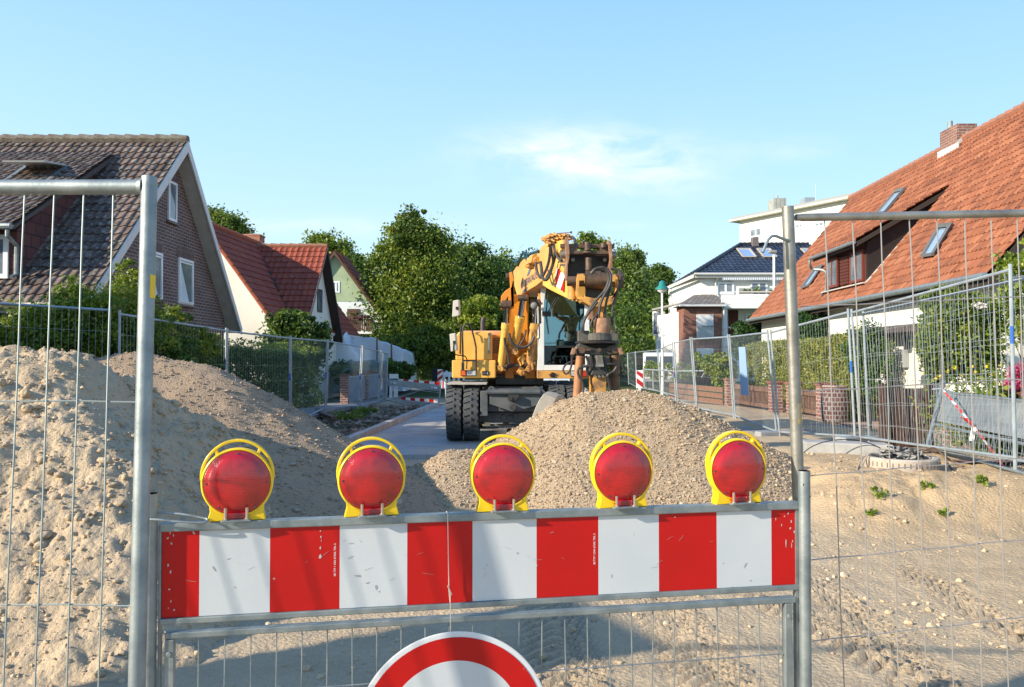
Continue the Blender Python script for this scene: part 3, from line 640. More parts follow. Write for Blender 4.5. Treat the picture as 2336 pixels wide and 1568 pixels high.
# ================================================================ THE STRIPED BARRIER
red = mat('red sheeting', (.52,.006,.005), .42, 0, (.44,.007,.006), 3, spec=.3)
def scratch(m, amt, col, sc=26):
    t_ = m.node_tree; p = t_.nodes['Principled BSDF']; c = N('ShaderNodeTexCoord', t_); src = p.inputs['Base Color'].links[0].from_socket if p.inputs['Base Color'].links else None
    for (sx_, sz_, th) in ((sc, sc*.8, amt), (sc*.25, sc*4, amt+.05)):
        mp = N('ShaderNodeMapping', t_); mp.inputs['Scale'].default_value = (sx_, sx_, sz_); mp.inputs['Rotation'].default_value = (0,.5 if sz_ > sx_ else 0,0)
        n_ = N('ShaderNodeTexNoise', t_); n_.inputs['Scale'].default_value = 1; n_.inputs['Detail'].default_value = 4
        t_.links.new(c.outputs['Object'], mp.inputs[0]); t_.links.new(mp.outputs[0], n_.inputs['Vector'])
        r_ = N('ShaderNodeMapRange', t_); r_.inputs[1].default_value = th; r_.inputs[2].default_value = th+.015; t_.links.new(n_.outputs[0], r_.inputs[0])
        x_2 = N('ShaderNodeMix', t_, data_type='RGBA'); x_2.inputs[7].default_value = (*col, 1)
        if src: t_.links.new(src, x_2.inputs[6])
        else: x_2.inputs[6].default_value = p.inputs['Base Color'].default_value
        t_.links.new(r_.outputs[0], x_2.inputs[0]); src = x_2.outputs[2]
    t_.links.new(src, p.inputs['Base Color']); return m
scratch(red, .725, (.55,.42,.38)); white_s = scratch(mat('white sheeting', (.57,.60,.61), .38, 0, (.51,.55,.57), 2, coat=.1), .735, (.36,.35,.33))
A = at(370, 1213, 2.31); B = at(1820, 1160, 2.66); BLEN = math.hypot(B.x-A.x, B.y-A.y); BTH = math.atan2(B.y-A.y, B.x-A.x)
bar_ = thing('barrier_gate', 'red and white striped barrier with five red warning lamps on its top rail', 'barrier', (A.x, A.y, 0), BTH)
def BL(px, py, dy=0):   # photo pixel to local coordinates of the barrier plane
    n = Vector((-sin(BTH), cos(BTH), 0)); P = onplane(px, py, Vector((A.x, A.y, 0))+n*dy, n)-Vector((A.x, A.y, 0))
    return Vector((P.x*cos(BTH)+P.y*sin(BTH), dy, P.z))
ZT, ZB = 1.039, .787
edges = [0]+[BL(x, 1250)[0] for x in (455,616,775,929,1078,1224,1365,1503,1635,1760)]+[BLEN]
b = MB()
for i in range(11): 
    q = [(edges[i],.0,ZB),(edges[i+1],.0,ZB),(edges[i+1],.0,ZT),(edges[i],.0,ZT)]; b.add(q, [(0,1,2,3)], 0 if i % 2 == 0 else 1)
b.box(0, BLEN, .0004, .012, ZB, ZT, 2)
board = b.build('striped_board', [red, white_s, steel], bar_, world=False)
# chips, scuffs and scratches of long use
q = random.Random(77); sc = MB()
def chip(px, py, w_, h_, rot=0):
    p = BL(px, py, -.0007); k_ = q.randint(5, 8); pts = []
    for i in range(k_): a = 2*pi*i/k_; r_ = q.uniform(.55,1.2); x_1, z_1 = w_*r_*cos(a), h_*r_*sin(a); pts.append((p.x+x_1*cos(rot)-z_1*sin(rot), -.0007, p.z+x_1*sin(rot)+z_1*cos(rot)))
    sc.prism(pts, (0,-.0003,0))
for (px, py) in ((383,1228),(391,1240),(388,1216),(396,1222),(384,1290),(389,1305),(386,1345),(390,1372),(398,1392),(384,1388),(731,1212),(732,1225),(733,1233),(731,1250),(1798,1172),(1805,1190),(1803,1205),(1812,1214),(1770,1185),(1783,1198),(1790,1178),(1808,1235)): chip(px, py, q.uniform(.0015,.0035), q.uniform(.0025,.006))
chip(731,1270,.0055,.008); chip(1793,1240,.0022,.016); chip(1806,1245,.0016,.010); chip(1540,1180,.002,.003)
tk = sc.build('chip', mat('bare chipped metal', (.48,.42,.40), .6), board, world=False); tk['kind'] = 'stuff'
sc = MB()
for (px, py, w_, h_, r_) in ((815,1314,.011,.004,0),(838,1330,.007,.002,.3),(858,1340,.003,.008,0),(865,1350,.003,.002,0),(488,1298,.003,.009,.5),(536,1340,.004,.002,0),(522,1275,.006,.001,.4),(1180,1262,.003,.004,0),(1225,1290,.002,.003,0),(1395,1315,.0015,.007,.1),(1700,1290,.002,.012,-.6),(1712,1325,.004,.003,.4),(1650,1285,.002,.002,0),(800,1240,.012,.0009,.1),(1260,1215,.010,.0008,.2),(1110,1290,.002,.003,0)): chip(px, py, w_, h_, r_)
for i in range(26): px = q.uniform(390,1800); chip(px, q.uniform(1225,1330), q.uniform(.004,.02), .0004, q.uniform(-.9,.9))
tk = sc.build('scratch', mat('grey scuff', (.34,.32,.30), .7), board, world=False); tk['kind'] = 'stuff'
for px in (766, 1358):
    p = BL(px, 1315 if px < 1000 else 1288, -.0006); textmesh('SB TYP 1 DIN 67520, TEIL 2', p, (0,0,1), (-1,0,0), .0085, white_pa, board, world=False, depth=.0002)
def rail(z0, z1, y0, y1, x0=-.005, x1=BLEN+.005): return (x0, x1, y0, y1, z0, z1)
b = MB(); b.box(*rail(ZT+.001, ZT+.026, -.010, .024)); b.build('top_rail', steel, bar_, bevel=.003, world=False)
b = MB(); b.box(*rail(ZB-.019, ZB-.001, -.008, .022)); b.build('middle_rail', steel, bar_, bevel=.003, world=False)
b = MB(); b.box(.012, BLEN-.015, -.012, .016, .727, .746); b.build('lower_rail', steel, bar_, bevel=.003, world=False)
for xx, zt, lean in ((-.030, 1.155, .012), (BLEN+.018, 1.170, .0)):
    b = MB(); b.tube([(xx,-.01,0), (xx+0,-.01,zt)], .0198 if xx < 0 else .0200, 20, False)
    b.tube([(xx,-.01,zt), (xx,-.01,zt-.03)], .0172, 20, False); b.lathe([(.0172,0),(.0198,0)], Matrix.Translation((xx,-.01,zt)), 20)
    p_ = b.build('post', steel, bar_, smooth=True, world=False)
    h = MB(); 
    for zz, aa in ((zt-.045, -.9), (zt-.085, .9)):
        h.lathe([(.0042,0),(0,.0001)], Matrix.Translation((xx+.0198*sin(aa*.6),-.01-.0199*cos(aa*.6), zz)) @ Matrix.Rotation(pi/2, 4, 'X') @ Matrix.Rotation(0,4,'Z'), 10)
    if xx > 0: h.each('drill_hole', black, p_, world=False)
    s_ = MB(); sg = 1 if xx < 0 else -1; s_.box(xx+sg*.0205, xx+sg*.029, -.004, .016, .05, ZT+.02) if sg > 0 else s_.box(xx-.029, xx-.0205, -.004, .016, .05, ZT+.02); s_.build('flat_bar', steel, bar_, world=False)
for xx in (.022, BLEN-.045):
    b = MB(); b.box(xx-.010, xx+.016, -.014, .012, .06, .7265); b.tube([(xx+.003,-.013,.685),(xx+.003,-.019,.685)], .008, 10); b.build('mesh_frame_post', steel, bar_, bevel=.002, world=False)
b = MB(); b.box(.03, BLEN-.03, -.012, .010, .08, .1); b.build('bottom_rail', steel, bar_, world=False)
b = MB(); q = random.Random(4)
for i in range(1, 27):
    x0 = .030+.0742*i
    if x0 > BLEN-.05: break
    w_ = q.uniform(-.006,.006)*(1 if i > 12 else .4); b.tube([(x0,0,.727),(x0+w_*.3,0,.62),(x0+w_,0,.50),(x0-w_,0,.35),(x0,0,.1)], .0021, 6, False)
for zz in (.553,.37,.19): b.tube([(.03,-.003,zz),(BLEN-.03,-.003,zz+.004)], .0021, 6, False)
b.build('wire_mesh', steel, bar_, smooth=True, world=False)
b = MB()
b.tube(spline([(-.030,-.032,1.083),(-.01,-.034,1.083),(.05,-.036,1.075),(.11,-.034,1.069),(.128,-.030,1.070),(.132,-.022,1.074),(.118,-.014,1.078),(.05,-.008,1.092),(-.022,-.004,1.098)]), .0036, 8)
b.build('hook', steel, bar_, smooth=True, world=False)
# ---- warning lamps
lamp_y = mat('yellow lamp plastic', (.86,.60,.008), .35, 0, (.80,.52,.008), 5, coat=.3)
lens_m = mat('red lamp lens', (.48,.002,.004), .2, 0, (.28,.002,.005), 14, coat=1.0, cut=(.42,.62)); t_ = lens_m.node_tree; p_ = t_.nodes['Principled BSDF']
p_.inputs['Subsurface Weight'].default_value = .0; p_.inputs['Transmission Weight'].default_value = .0
c_ = N('ShaderNodeTexCoord', t_); sxn = N('ShaderNodeSeparateXYZ', t_); t_.links.new(c_.outputs['Object'], sxn.inputs[0])
s1 = mth('SINE', mth('MULTIPLY', sxn.outputs[0], 2*pi/.0048, tree=t_), tree=t_); s2 = mth('SINE', mth('MULTIPLY', sxn.outputs[2], 2*pi/.0048, tree=t_), tree=t_)
dd_ = mth('ADD', mth('MULTIPLY', s1, mth('GREATER_THAN', mth('SUBTRACT', sxn.outputs[2], mth('ABSOLUTE', sxn.outputs[0], tree=t_), tree=t_), .105, tree=t_), tree=t_), s2, tree=t_)
bp = N('ShaderNodeBump', t_); bp.inputs['Distance'].default_value = .0004; bp.inputs['Strength'].default_value = .4; t_.links.new(dd_, bp.inputs['Height']); t_.links.new(bp.outputs[0], p_.inputs['Normal'])
def arc(cx, cz, r, a0, a1, n): return [(cx+r*sin(a0+(a1-a0)*i/n), cz+r*cos(a0+(a1-a0)*i/n)) for i in range(n+1)]
def make_lamp():
    L = thing('warning_lamp', 'x', 'warning lamp')
    RX = Matrix.Rotation(pi/2, 4, 'X'); CZ = .118
    b = MB(); T = Matrix.Translation((0,0,CZ)) @ RX     # lathe axis now along -Y (towards the viewer)
    b.lathe([(.094,-.028),(.107,-.024),(.109,-.006),(.109,.010),(.107,.017),(.1015,.018),(.1005,.010),(.0,.008)], T, 56)
    b.lathe([(0,-.045),(.06,-.044),(.088,-.036),(.094,-.026)], T, 56)
    # foot that flares down to the rail
    fr = [(-.088,0),(-.080,.030),(-.083,.055),(-.092,.075),(-.055,.035),(-.03,.012),(.03,.012),(.055,.035),(.092,.075),(.083,.055),(.080,.030),(.088,0)]
    b.prism([(x, -.014, z) for x, z in fr[:6]]+[(-.03,-.014,0)], (0,.044,0)); b.prism([(x, -.014, z) for x, z in fr[6:]]+[(.03,-.014,0)], (0,.044,0)); b.box(-.032, .032, .004, .03, 0, .02)
    b.build('housing', lamp_y, L, smooth=True, bevel=.0025, world=False)
    h = MB(); hp = arc(0, CZ, .1075, R(-96), R(96), 40)     # carrying handle ring rising above the housing
    pts = []
    for i in range(45):
        a = R(-92)+R(184)*i/44; lift = .026*max(0, cos(a))**.8 if abs(a) < pi/2 else 0
        pts.append(Vector(((.1045+lift*.75)*sin(a), .006, CZ+(.1045+lift)*cos(a))))
    w_, t2 = .026, .0085; vs_ = []; fs_ = []
    for i, p in enumerate(pts):
        d_ = (pts[min(i+1,44)]-pts[max(i-1,0)]).normalized(); nn = Vector((0,1,0)).cross(d_).normalized()
        vs_ += [p+nn*t2*.5*s_+Vector((0,w_*.5*k_,0)) for s_, k_ in ((-1,-1),(1,-1),(1,1),(-1,1))]
    for i in range(44):
        for j in range(4): fs_.append((4*i+j, 4*i+(j+1)%4, 4*i+4+(j+1)%4, 4*i+4+j))
    h.add(vs_, fs_)
    for a in (-.62, .62): h.bar((.103*sin(a),.006,CZ+.103*cos(a)), (.125*sin(a*.93),.006,CZ+.127*cos(a*.93)), .024, .010)
    h.build('handle', lamp_y, L, smooth=True, bevel=.002, world=False)
    l = MB(); l.lathe([(.1000,.010),(.1000,.0165),(.0965,.019),(.088,.0205),(.086,.0225),(.070,.028),(.045,.033),(.02,.0352),(0,.0355)], T, 64)
    l.build('lens', lens_m, L, smooth=True, world=False)
    l = MB(); l.box(-.032, .032, -.026, -.004, .004, .026); l.build('lens_tab', lens_m, L, bevel=.004, world=False)
    s_ = MB()
    for a in (0, pi/2, -pi/2, pi*.80, -pi*.80): s_.lathe([(.0032,0),(.0032,.0035),(0,.004)], Matrix.Translation((.0925*sin(a),-.0195,CZ+.0925*cos(a))) @ RX, 8)
    s_.each('screw', mat('dark screw', (.16,.13,.11), .4, .8), L, world=False)
    c = MB(); c.box(-.045, .045, -.046, -.022, .001, .007); c.build('clamp_plate', steel, L, bevel=.004, world=False)
    for s2_ in (-.032, .032):
        c = MB(); c.tube([(s2_,-.036,.004),(s2_,-.036,.044)], .0047, 10); c.lathe([(.008,0),(.008,.005)], Matrix.Translation((s2_,-.036,.006)), 6); c.build('bolt', mat('zinc bolt', (.55,.50,.42), .35, .9), L, smooth=True, world=False)
    return L
lamp0 = make_lamp()
LB = ['leftmost red warning lamp, nearest the left post of the striped barrier', 'second red warning lamp from the left, in front of the dark gravel slope', 'middle red warning lamp, left of the tan gravel heap peak', 'fourth red warning lamp, in front of the peak of the tan gravel heap', 'rightmost red warning lamp, turned aside and showing its thick yellow flank']
for i, (px, yaw) in enumerate(((540,5),(848,3),(1147,0),(1421,1),(1684,2))):
    o = lamp0 if i == 0 else copy_tree(lamp0)
    q_ = BL(px, 1170-.0*i); M_ = Matrix.Rotation(BTH, 3, 'Z') @ Vector((q_.x, .006, 0))
    o.location = (A.x+M_.x, A.y+M_.y, ZT+.027); o.rotation_euler = (R((0,.6,-.4,.3,0)[i]), R((.5,-.6,.4,-.8,-1)[i]), BTH+R(yaw)); o.scale = (.945,.945,.955); o['label'] = LB[i]; o['group'] = 'red warning lamps on the striped barrier'
# ---- hanging sign
SC = BL(1035, 1665, -.035); loc = Matrix.Rotation(BTH, 3, 'Z') @ SC
sgn = thing('round_sign', 'round white sign with a broad red ring, hanging on a string from the barrier', 'sign', (A.x+loc.x, A.y+loc.y, loc.z), BTH)
RX = Matrix.Rotation(pi/2, 4, 'X'); b = MB()
b.lathe([(.298,-.003),(.300,0),(.300,.0015),(.296,.0024)], RX, 96); b.build('sign_plate', scratch(mat('white enamel', (.66,.68,.69), .3, coat=.2), .75, (.30,.27,.24)), sgn, world=False)
b = MB(); b.lathe([(.2835,.0042),(.212,.0042)], RX, 96, cap=False); b.build('red_ring', red, sgn, world=False)
b = MB(); b.prism([(.2122*cos(a), -.0043, .2122*sin(a)) for a in np.linspace(0, 2*pi, 97)[:-1]], (0,-.0004,0)); b.build('white_field', white_s, sgn, world=False)
b = MB(); b.lathe([(.02,-.03),(.02,-.004)], RX @ Matrix.Translation((0,0,0)), 12); b.build('back_bracket', steel, sgn, world=False)
s0 = Matrix.Rotation(BTH, 4, 'Z'); P0_ = Vector((A.x, A.y, 0)); tl = lambda v_: P0_ + (s0 @ Vector(v_))
a1 = BL(1021, 1176, -.012); a2 = BL(1024, 1340, -.016); a3 = BL(1028, 1444, -.036)
st = MB(); st.tube([tl((a1.x,.03,ZT+.01)), tl((a1.x,.02,ZT+.0285)), tl((a1.x,-.012,ZT+.0285)), tl((a1.x,-.015,ZT+.015)), tl(a2), tl((a2.x+.004,-.018,a2.z-.02)), tl((a3.x,a3.y,a3.z-.010)), tl((a3.x,-.030,a3.z-.016))], .0015, 6)
st.tube([tl((a2.x-.004,-.02,a2.z+.006)), tl((a2.x+.008,-.022,a2.z-.022))], .0022, 5); st.tube([tl((a2.x-.001,-.016,a2.z)), tl((a2.x+.003,-.02,a2.z-.045)), tl((a2.x+.006,-.02,a2.z-.062))], .0013, 5)
tag(st.build('string', mat('white string', (.62,.55,.45), .9), None, world=False), 'thin pale string tied over the barrier rail holding the round sign', 'string')
# ================================================================ THE EXCAVATOR
org = mat('orange machine paint', (.80,.45,.085), .42, 0, (.70,.37,.065), 5, .0004, 30, coat=.25); scratch(org, .74, (.22,.12,.06), 14)
org_d = mat('worn orange paint', (.60,.30,.065), .55, 0, (.24,.13,.06), 6, .001, 40, cut=(.48,.62))
org_r = mat('boom orange', (.72,.27,.02), .45, 0, (.58,.20,.02), 4)
blkst = mat('black machine steel', (.035,.036,.036), .5, .3, (.075,.065,.055), 7, .001, 40)
blkbr = mat('oily brown steel', (.06,.045,.035), .55, .3, (.17,.10,.06), 9, .0015, 40)
rustbr = mat('rusty brown steel', (.22,.11,.06), .7, .2, (.40,.23,.14), 11, .001, 40)
undr = mat('slate chassis paint', (.065,.078,.085), .6, .1, (.12,.125,.12), 5, .001, 40)
tyre_m = mat('tyre rubber', (.050,.058,.064), .8, 0, (.09,.09,.085), 6, .002, 50, spec=.3)
wht_m = mat('white cab paint', (.72,.72,.70), .3, 0, (.62,.62,.60), 3, coat=.4)
chrome = mat('chromed rod', (.35,.36,.38), .15, 1)
ex = thing('wheeled_excavator', 'orange wheeled excavator with a black hydraulic gripper behind the tan gravel heap', 'excavator', (0.05, 15.6, .08))
def pb(x0, y0, x1, y1, Y, d, b=None, m=0, dz=0):
    """box whose front face spans the photo's pixels at depth Y, going back d metres"""
    b = b or MB(); a = at(x0, y1, Y); c = at(x1, y0, Y); b.box(a.x, c.x, Y, Y+d, a.z, c.z, m); return b
def pp(pts, Y, d, b=None, m=0):
    b = b or MB(); P = [at(x, y, Y) for x, y in pts]; b.prism([(p.x, Y, p.z) for p in P], (0, d, 0), m); return b
# ---- wheels
def make_wheel(parent, x, y, r=.50, w=.27, name='wheel'):
    MX = Matrix.Translation((x, y, .08+r)) @ Matrix.Rotation(pi/2, 4, 'Y')
    rim = MB(); rim.lathe([(0,-.05),(.12,-.06),(.20,-.03),(.27,-.10),(.29,-.11),(.29,.11),(.27,.10),(.2,.03),(.12,.06),(0,.05)], MX, 28); rm = rim.build(name, undr, parent, smooth=True)
    t = MB(); t.lathe([(.285,-.10),(.34,-.128),(.43,-w/2),(r-.045,-w/2+.004),(r-.025,-w/2+.03),(r-.022,0),(r-.025,w/2-.03),(r-.045,w/2-.004),(.43,w/2),(.34,.128),(.285,.10)], MX, 40)
    n = 26
    for i in range(n):
        for sd in (-1, 1):
            a = 2*pi*(i+(.5 if sd > 0 else 0))/n; vs = []
            for (uu, rr, da) in ((.0,.0,-.03),(1,.0,.085),(1,.0,.205),(.0,.0,.105)):
                for k in (r-.03-.03*(uu > .5), r-.03*(uu > .5)*.35):
                    zz = sd*(-.012*(uu < .5) + uu*(w/2-.004)); aa = a+da
                    vs.append(MX @ Vector((k*cos(aa), k*sin(aa), zz)))
            t.add(vs, [(0,2,4,6),(7,5,3,1),(0,1,3,2),(2,3,5,4),(4,5,7,6),(6,7,1,0)])
    t.build('tyre', tyre_m, rm)
    return rm
for (x, y) in ((-1.02,14.05),(-.72,14.05),(.80,14.05),(1.10,14.05),(-1.02,16.75),(-.72,16.75),(.80,16.75),(1.10,16.75)): make_wheel(ex, x, y)
# ---- undercarriage
b = pb(1092, 941, 1245, 963, 13.95, .22); b.tube([(-.6,14.05,.58),(.7,14.05,.58)], .07, 10)
for (px, py, r_) in ((1149,952,.05),(1163,953,.05),(1176,950,.06)): p = at(px, py, 13.93); b.tube([(p.x,13.93,p.z),(p.x,14.0,p.z)], r_, 12)
b.build('front_axle', undr, ex, bevel=.01)
b = pb(-.0+1100, 941, 1236, 965, 16.7, .2); b.build('rear_axle', undr, ex)
b = pp([(1117,901),(1231,901),(1231,922),(1222,926),(1176,939),(1166,939),(1117,922)], 13.55, .06); b.build('front_plate', undr, ex, bevel=.006)
b = MB(); p1, p2 = at(1110,895,13.52), at(1232,895,13.52); b.tube([p1, p2], .045, 12); pb(1113, 889, 1229, 899, 13.56, .5, b)
for px in (1121, 1221): p = at(px, 889, 13.6); b.lathe([(.028,-.02),(.06,-.02),(.06,.02),(.028,.02),(.028,-.02)], Matrix.Translation((p.x,13.6,p.z)) @ Matrix.Rotation(pi/2,4,'X'), 16, cap=False)
b.build('bumper', undr, ex, smooth=True)
b = MB(); p = at(1171,907,13.5); b.box(p.x-.09,p.x+.09,13.44,13.56,p.z-.05,p.z+.05); b.tube([(p.x-.04,13.42,p.z-.01),(p.x-.04,13.5,p.z-.01)],.025,10); b.tube([(p.x+.04,13.42,p.z-.01),(p.x+.04,13.5,p.z-.01)],.025,10); p = at(1170,929,13.5); b.tube([(p.x,13.46,p.z),(p.x,13.56,p.z)],.055,14); b.build('tow_coupling', blkst, ex)
b = MB(); b.box(-.42,.46,13.7,17.6,.62,.95); b.box(-.5,.55,14.6,17.0,.8,1.02); b.box(-.55,-.42,13.6,14.6,.55,.98); b.box(.46,.58,13.6,14.6,.55,.98)
b.box(-1.05,-.6,15.0,16.0,.55,1.0); b.box(.66,1.15,15.0,16.0,.55,1.0); b.build('chassis', undr, ex, bevel=.01)
b = MB(); b.box(-1.12,-.62,14.6,14.75,1.08,1.12); b.box(-1.15,-.45,13.75,14.6,1.09,1.115); b.build('mudguard', concrete, ex)
b = MB(); b.lathe([(.60,1.0),(.62,1.08),(.55,1.10),(.55,1.17),(.63,1.19),(.63,1.24)], Matrix.Translation((.05,15.65,0)), 40); b.build('slewing_ring', blkst, ex, smooth=True)
b = MB(); p1, p2 = at(1100,970,16.2), at(1220,968,16.2); b.bar(p1, p2, .05, .04); 
for q_ in (.1,.45,.95): b.obox(p1+(p2-p1)*q_+Vector((0,-.03,.02)), (.12,.08,.07))
b.build('tie_rod', steel2, ex)
# ---- upper body
b = pb(1031, 822, 1131, 863, 14.35, 3.2); b.build('lower_skirt', org, ex, bevel=.02)
b = MB(); fr = [(1039,822),(1039,768),(1047,757),(1118,757),(1123,762),(1123,822)]
pp(fr, 14.48, 1.5, b); b.build('storage_box', org, ex, bevel=.02)
h = MB(); p = at(1116,772,14.45); h.box(p.x-.02,p.x+.02,14.44,14.47,p.z-.28,p.z+.10); h.build('latch', steel2, ex, bevel=.004)
b = MB(); b.box(-1.02,.25,16.0,17.7,1.2,2.12); b.build('engine_cover', mat('faded engine cover', (.62,.26,.10), .5, 0, (.70,.36,.18), 3), ex, bevel=.03)
b = MB(); b.box(-1.10,1.42,17.1,18.1,1.22,2.05); b.build('counterweight', org, ex, bevel=.05)
b = pb(1123, 764, 1143, 822, 14.75, 1.2); vv = b.build('side_cover', org_r, ex)
g = MB()
for i in range(9): pb(1124, 772+4*i, 1142, 774+4*i, 14.735, .02, g)
g.build('vent_slats', blkbr, vv)
b = MB(); p = at(1090,752,15.6); b.lathe([(.09,0),(.10,.05),(.08,.10),(0,.12)], Matrix.Translation((p.x+.9,16.4,2.12)), 16); b.build('air_filter_cap', mat('yellow cap', (.75,.55,.05), .5), ex, smooth=True)
b = MB(); b.tube([(-.62,16.6,2.1),(-.62,16.6,2.3),(-.60,16.6,2.42)], .06, 12); b.build('exhaust', blkst, ex, smooth=True)
# handrail, lamps, plates on the right-hand box
b = MB(); Yh = 14.25
for pts in ([(1056,828),(1055.5,790),(1055,760),(1058,745),(1066,740),(1073,742),(1079,762),(1085,788),(1086,800),(1086,846)], [(1050,808),(1050.5,770),(1051,744)]): b.tube(spline([at(x, y, Yh) for x, y in pts], 4), .016, 8)
b.bar(at(1055,823,Yh), at(1086,823,Yh), .03); b.bar(at(1056,828,Yh), at(1056,846,Yh), .05, .04)
b.build('handrail', black, ex, smooth=True)
b = MB()
b.tube(spline([at(1035,782,14.1), at(1035,802,14.1), at(1042,810,14.15), at(1058,812,14.2), at(1065,820,14.22), at(1064,842,14.25)], 5), .011, 8); b.tube(spline([at(1039,712,14.2), at(1042,738,14.3), at(1052,745,14.3), at(1056,760,14.3)], 5), .011, 8); b.each('mirror_arm', black, ex, smooth=True)
for (x0,y0,x1,y1,dx) in ((1025,760,1040,803,3),(1033,684,1048,724,-2)):
    P = [at(x0,y0+2,14.1), at(x1-2,y0,14.1), at(x1+dx*.5,y1-4,14.1), at(x0+dx,y1,14.1)]
    b = MB(); b.prism(P, (.03,.05,0)); mo = b.build('mirror', mat('mirror back', (.62,.58,.48), .5), ex, bevel=.012)
    b = MB(); c_ = sum(P, Vector())/4; b.obox(c_+Vector((.03,-.02,0)), (.05,.05,.05)); b.build('mirror_clamp', black, mo)
for (x0,y0,x1,y1,m_,nm) in ((1065,846,1085,856.5,'h','headlight'),(1303,847,1316,858,'h','headlight'),(1052,846,1062,856.5,'o','indicator'),(1326,848,1338,859,'r','indicator')):
    b = pb(x0-1.2,y0-1.2,x1+1.2,y1+1.2,14.31 if x0 < 1200 else 14.05,.05); f_ = b.build(nm, black, ex)
    b = pb(x0,y0,x1,y1,(14.31 if x0 < 1200 else 14.05)-.012,.02); b.build('lens', mat('lamp glass '+nm, {'h':(.55,.56,.55),'o':(.75,.13,.02),'r':(.55,.04,.02)}[m_], .15, 0, {'h':(.25,.26,.26),'o':(.5,.08,.01),'r':(.4,.03,.02)}[m_], 30), f_)
b = pb(1099.5,847,1115,856,14.335,.02); pl_ = b.build('number_plate', black, ex); q = MB()
for i in range(4): pb(1101+3.4*i,849,1102.6+3.4*i,854.5,14.328,.01,q)
q.build('plate_marks', concrete, pl_)
# ---- cab
Yc = 14.15
b = pb(1226,846.5,1345,864,14.08,2.0); b.build('cab_sill', org_d, ex, bevel=.01)
q = MB()
for (dx, dy) in ((0,-4),(-4,0),(4,0),(0,4),(-3,-3),(3,-3),(-3,3),(3,3),(0,0),(-7,1),(7,1),(0,6),(-4,5),(4,5)):
    p = at(1261+dx, 854.5+dy*.9, 14.07); q.obox(p, (.026,.012,.018), (0,.6,0))
q.build('diamond_emblem', black, ex)
b = MB()
pp([(1225,845.5),(1228,800),(1231,741),(1236,737),(1241.5,737),(1241.5,845.5)], Yc, .12, b); pp([(1236,737),(1233,655),(1246,655),(1241.5,690),(1241.5,737)], Yc, .10, b)
pp([(1241.5,845.5),(1241.5,833),(1337,833),(1337,845.5)], Yc, .12, b); pp([(1335.5,833),(1333,655),(1344,655),(1346,845.5),(1337,845.5),(1337,833)], Yc, .12, b)
a0, a1 = at(1233,655,Yc), at(1344,655,Yc); z0 = at(1300,845,Yc).z
b.box(a0.x-.02, a1.x+.02, Yc+.0, Yc+1.75, a0.z, a0.z+.10); b.box(a0.x, a0.x+.06, Yc+1.6, Yc+1.7, z0, a0.z); b.box(a1.x-.06, a1.x, Yc+1.6, Yc+1.7, z0, a0.z); b.box(a1.x-.05, a1.x, Yc+.12, Yc+1.6, z0, z0+.62); b.box(a0.x, a0.x+.05, Yc+.12, Yc+1.6, z0, z0+.62)
b.box(a0.x+.06, a1.x-.06, Yc+1.62, Yc+1.68, z0, z0+.55); b.box(a0.x+.05, a1.x-.05, Yc+.12, Yc+1.6, z0, z0+.04); b.box(a1.x-.06,a1.x,Yc+.8,Yc+.88,z0+.6,a0.z); b.box(a0.x,a0.x+.06,Yc+.8,Yc+.88,z0+.6,a0.z)
cabo = b.build('cab', wht_m, ex, bevel=.012)
gt = bpy.data.materials.new('tinted cab glass'); gt.use_nodes = True; t_ = gt.node_tree; t_.nodes.clear()
o_ = N('ShaderNodeOutputMaterial', t_); mx = N('ShaderNodeMixShader', t_); tr = N('ShaderNodeBsdfTransparent', t_); gl = N('ShaderNodeBsdfGlossy', t_); fz = N('ShaderNodeFresnel', t_)
fz.inputs[0].default_value = 1.6; tr.inputs[0].default_value = (.40,.62,.68,1); gl.inputs[0].default_value = (.55,.85,.95,1); gl.inputs[1].default_value = .03
t_.links.new(mth('ADD', fz.outputs[0], .22, tree=t_), mx.inputs[0]); t_.links.new(tr.outputs[0], mx.inputs[1]); t_.links.new(gl.outputs[0], mx.inputs[2]); t_.links.new(mx.outputs[0], o_.inputs[0])
gt2 = gt.copy(); gt2.name = 'dark cab glass'
for n_ in gt2.node_tree.nodes:
    if n_.type == 'BSDF_TRANSPARENT': n_.inputs[0].default_value = (.12,.14,.14,1)
    if n_.type == 'BSDF_GLOSSY': n_.inputs[0].default_value = (.12,.16,.17,1)
b = pp([(1241.5,791),(1241.5,655),(1334,655),(1335,791)], Yc+.05, .006); b.build('windscreen', gt, cabo)
b = pp([(1241.5,833),(1241.5,791),(1335,791),(1335.5,833)], Yc+.05, .006); b.build('lower_windscreen', gt2, cabo)
b = pb(1241.5,789,1335,793.5,Yc+.03,.03); b.build('window_divider', black, cabo)
b = MB(); b.box(a0.x+.06, a1.x-.06, Yc+1.64, Yc+1.646, z0+.55, a0.z); b.build('rear_window', gt, cabo)
b = MB(); b.box(a1.x-.035, a1.x-.03, Yc+.12, Yc+1.6, z0+.62, a0.z); b.box(a0.x+.03, a0.x+.035, Yc+.12, Yc+1.6, z0+.62, a0.z); b.build('side_glass', gt, cabo)
b = MB(); b.box(a0.x+.07, a1.x-.07, Yc+1.58, Yc+1.615, z0, z0+.58); b.box(a0.x+.052, a0.x+.07, Yc+.13, Yc+1.58, z0, z0+.6); b.box(a1.x-.075, a1.x-.055, Yc+.13, Yc+1.58, z0, z0+.6); b.box(a0.x+.07, a1.x-.08, Yc+.13, Yc+1.58, z0+.045, z0+.06); b.box(a0.x+.02, a1.x-.02, Yc+.1, Yc+1.6, a0.z-.03, a0.z-.005); b.build('lining', mat('dark cab lining', (.03,.035,.04), .9), cabo)
seat_m = mat('grey blue seat fabric', (.09,.12,.15), .8)
sx_ = at(1269,760,Yc+.9).x; sz_ = at(1269,780,Yc+.9).z
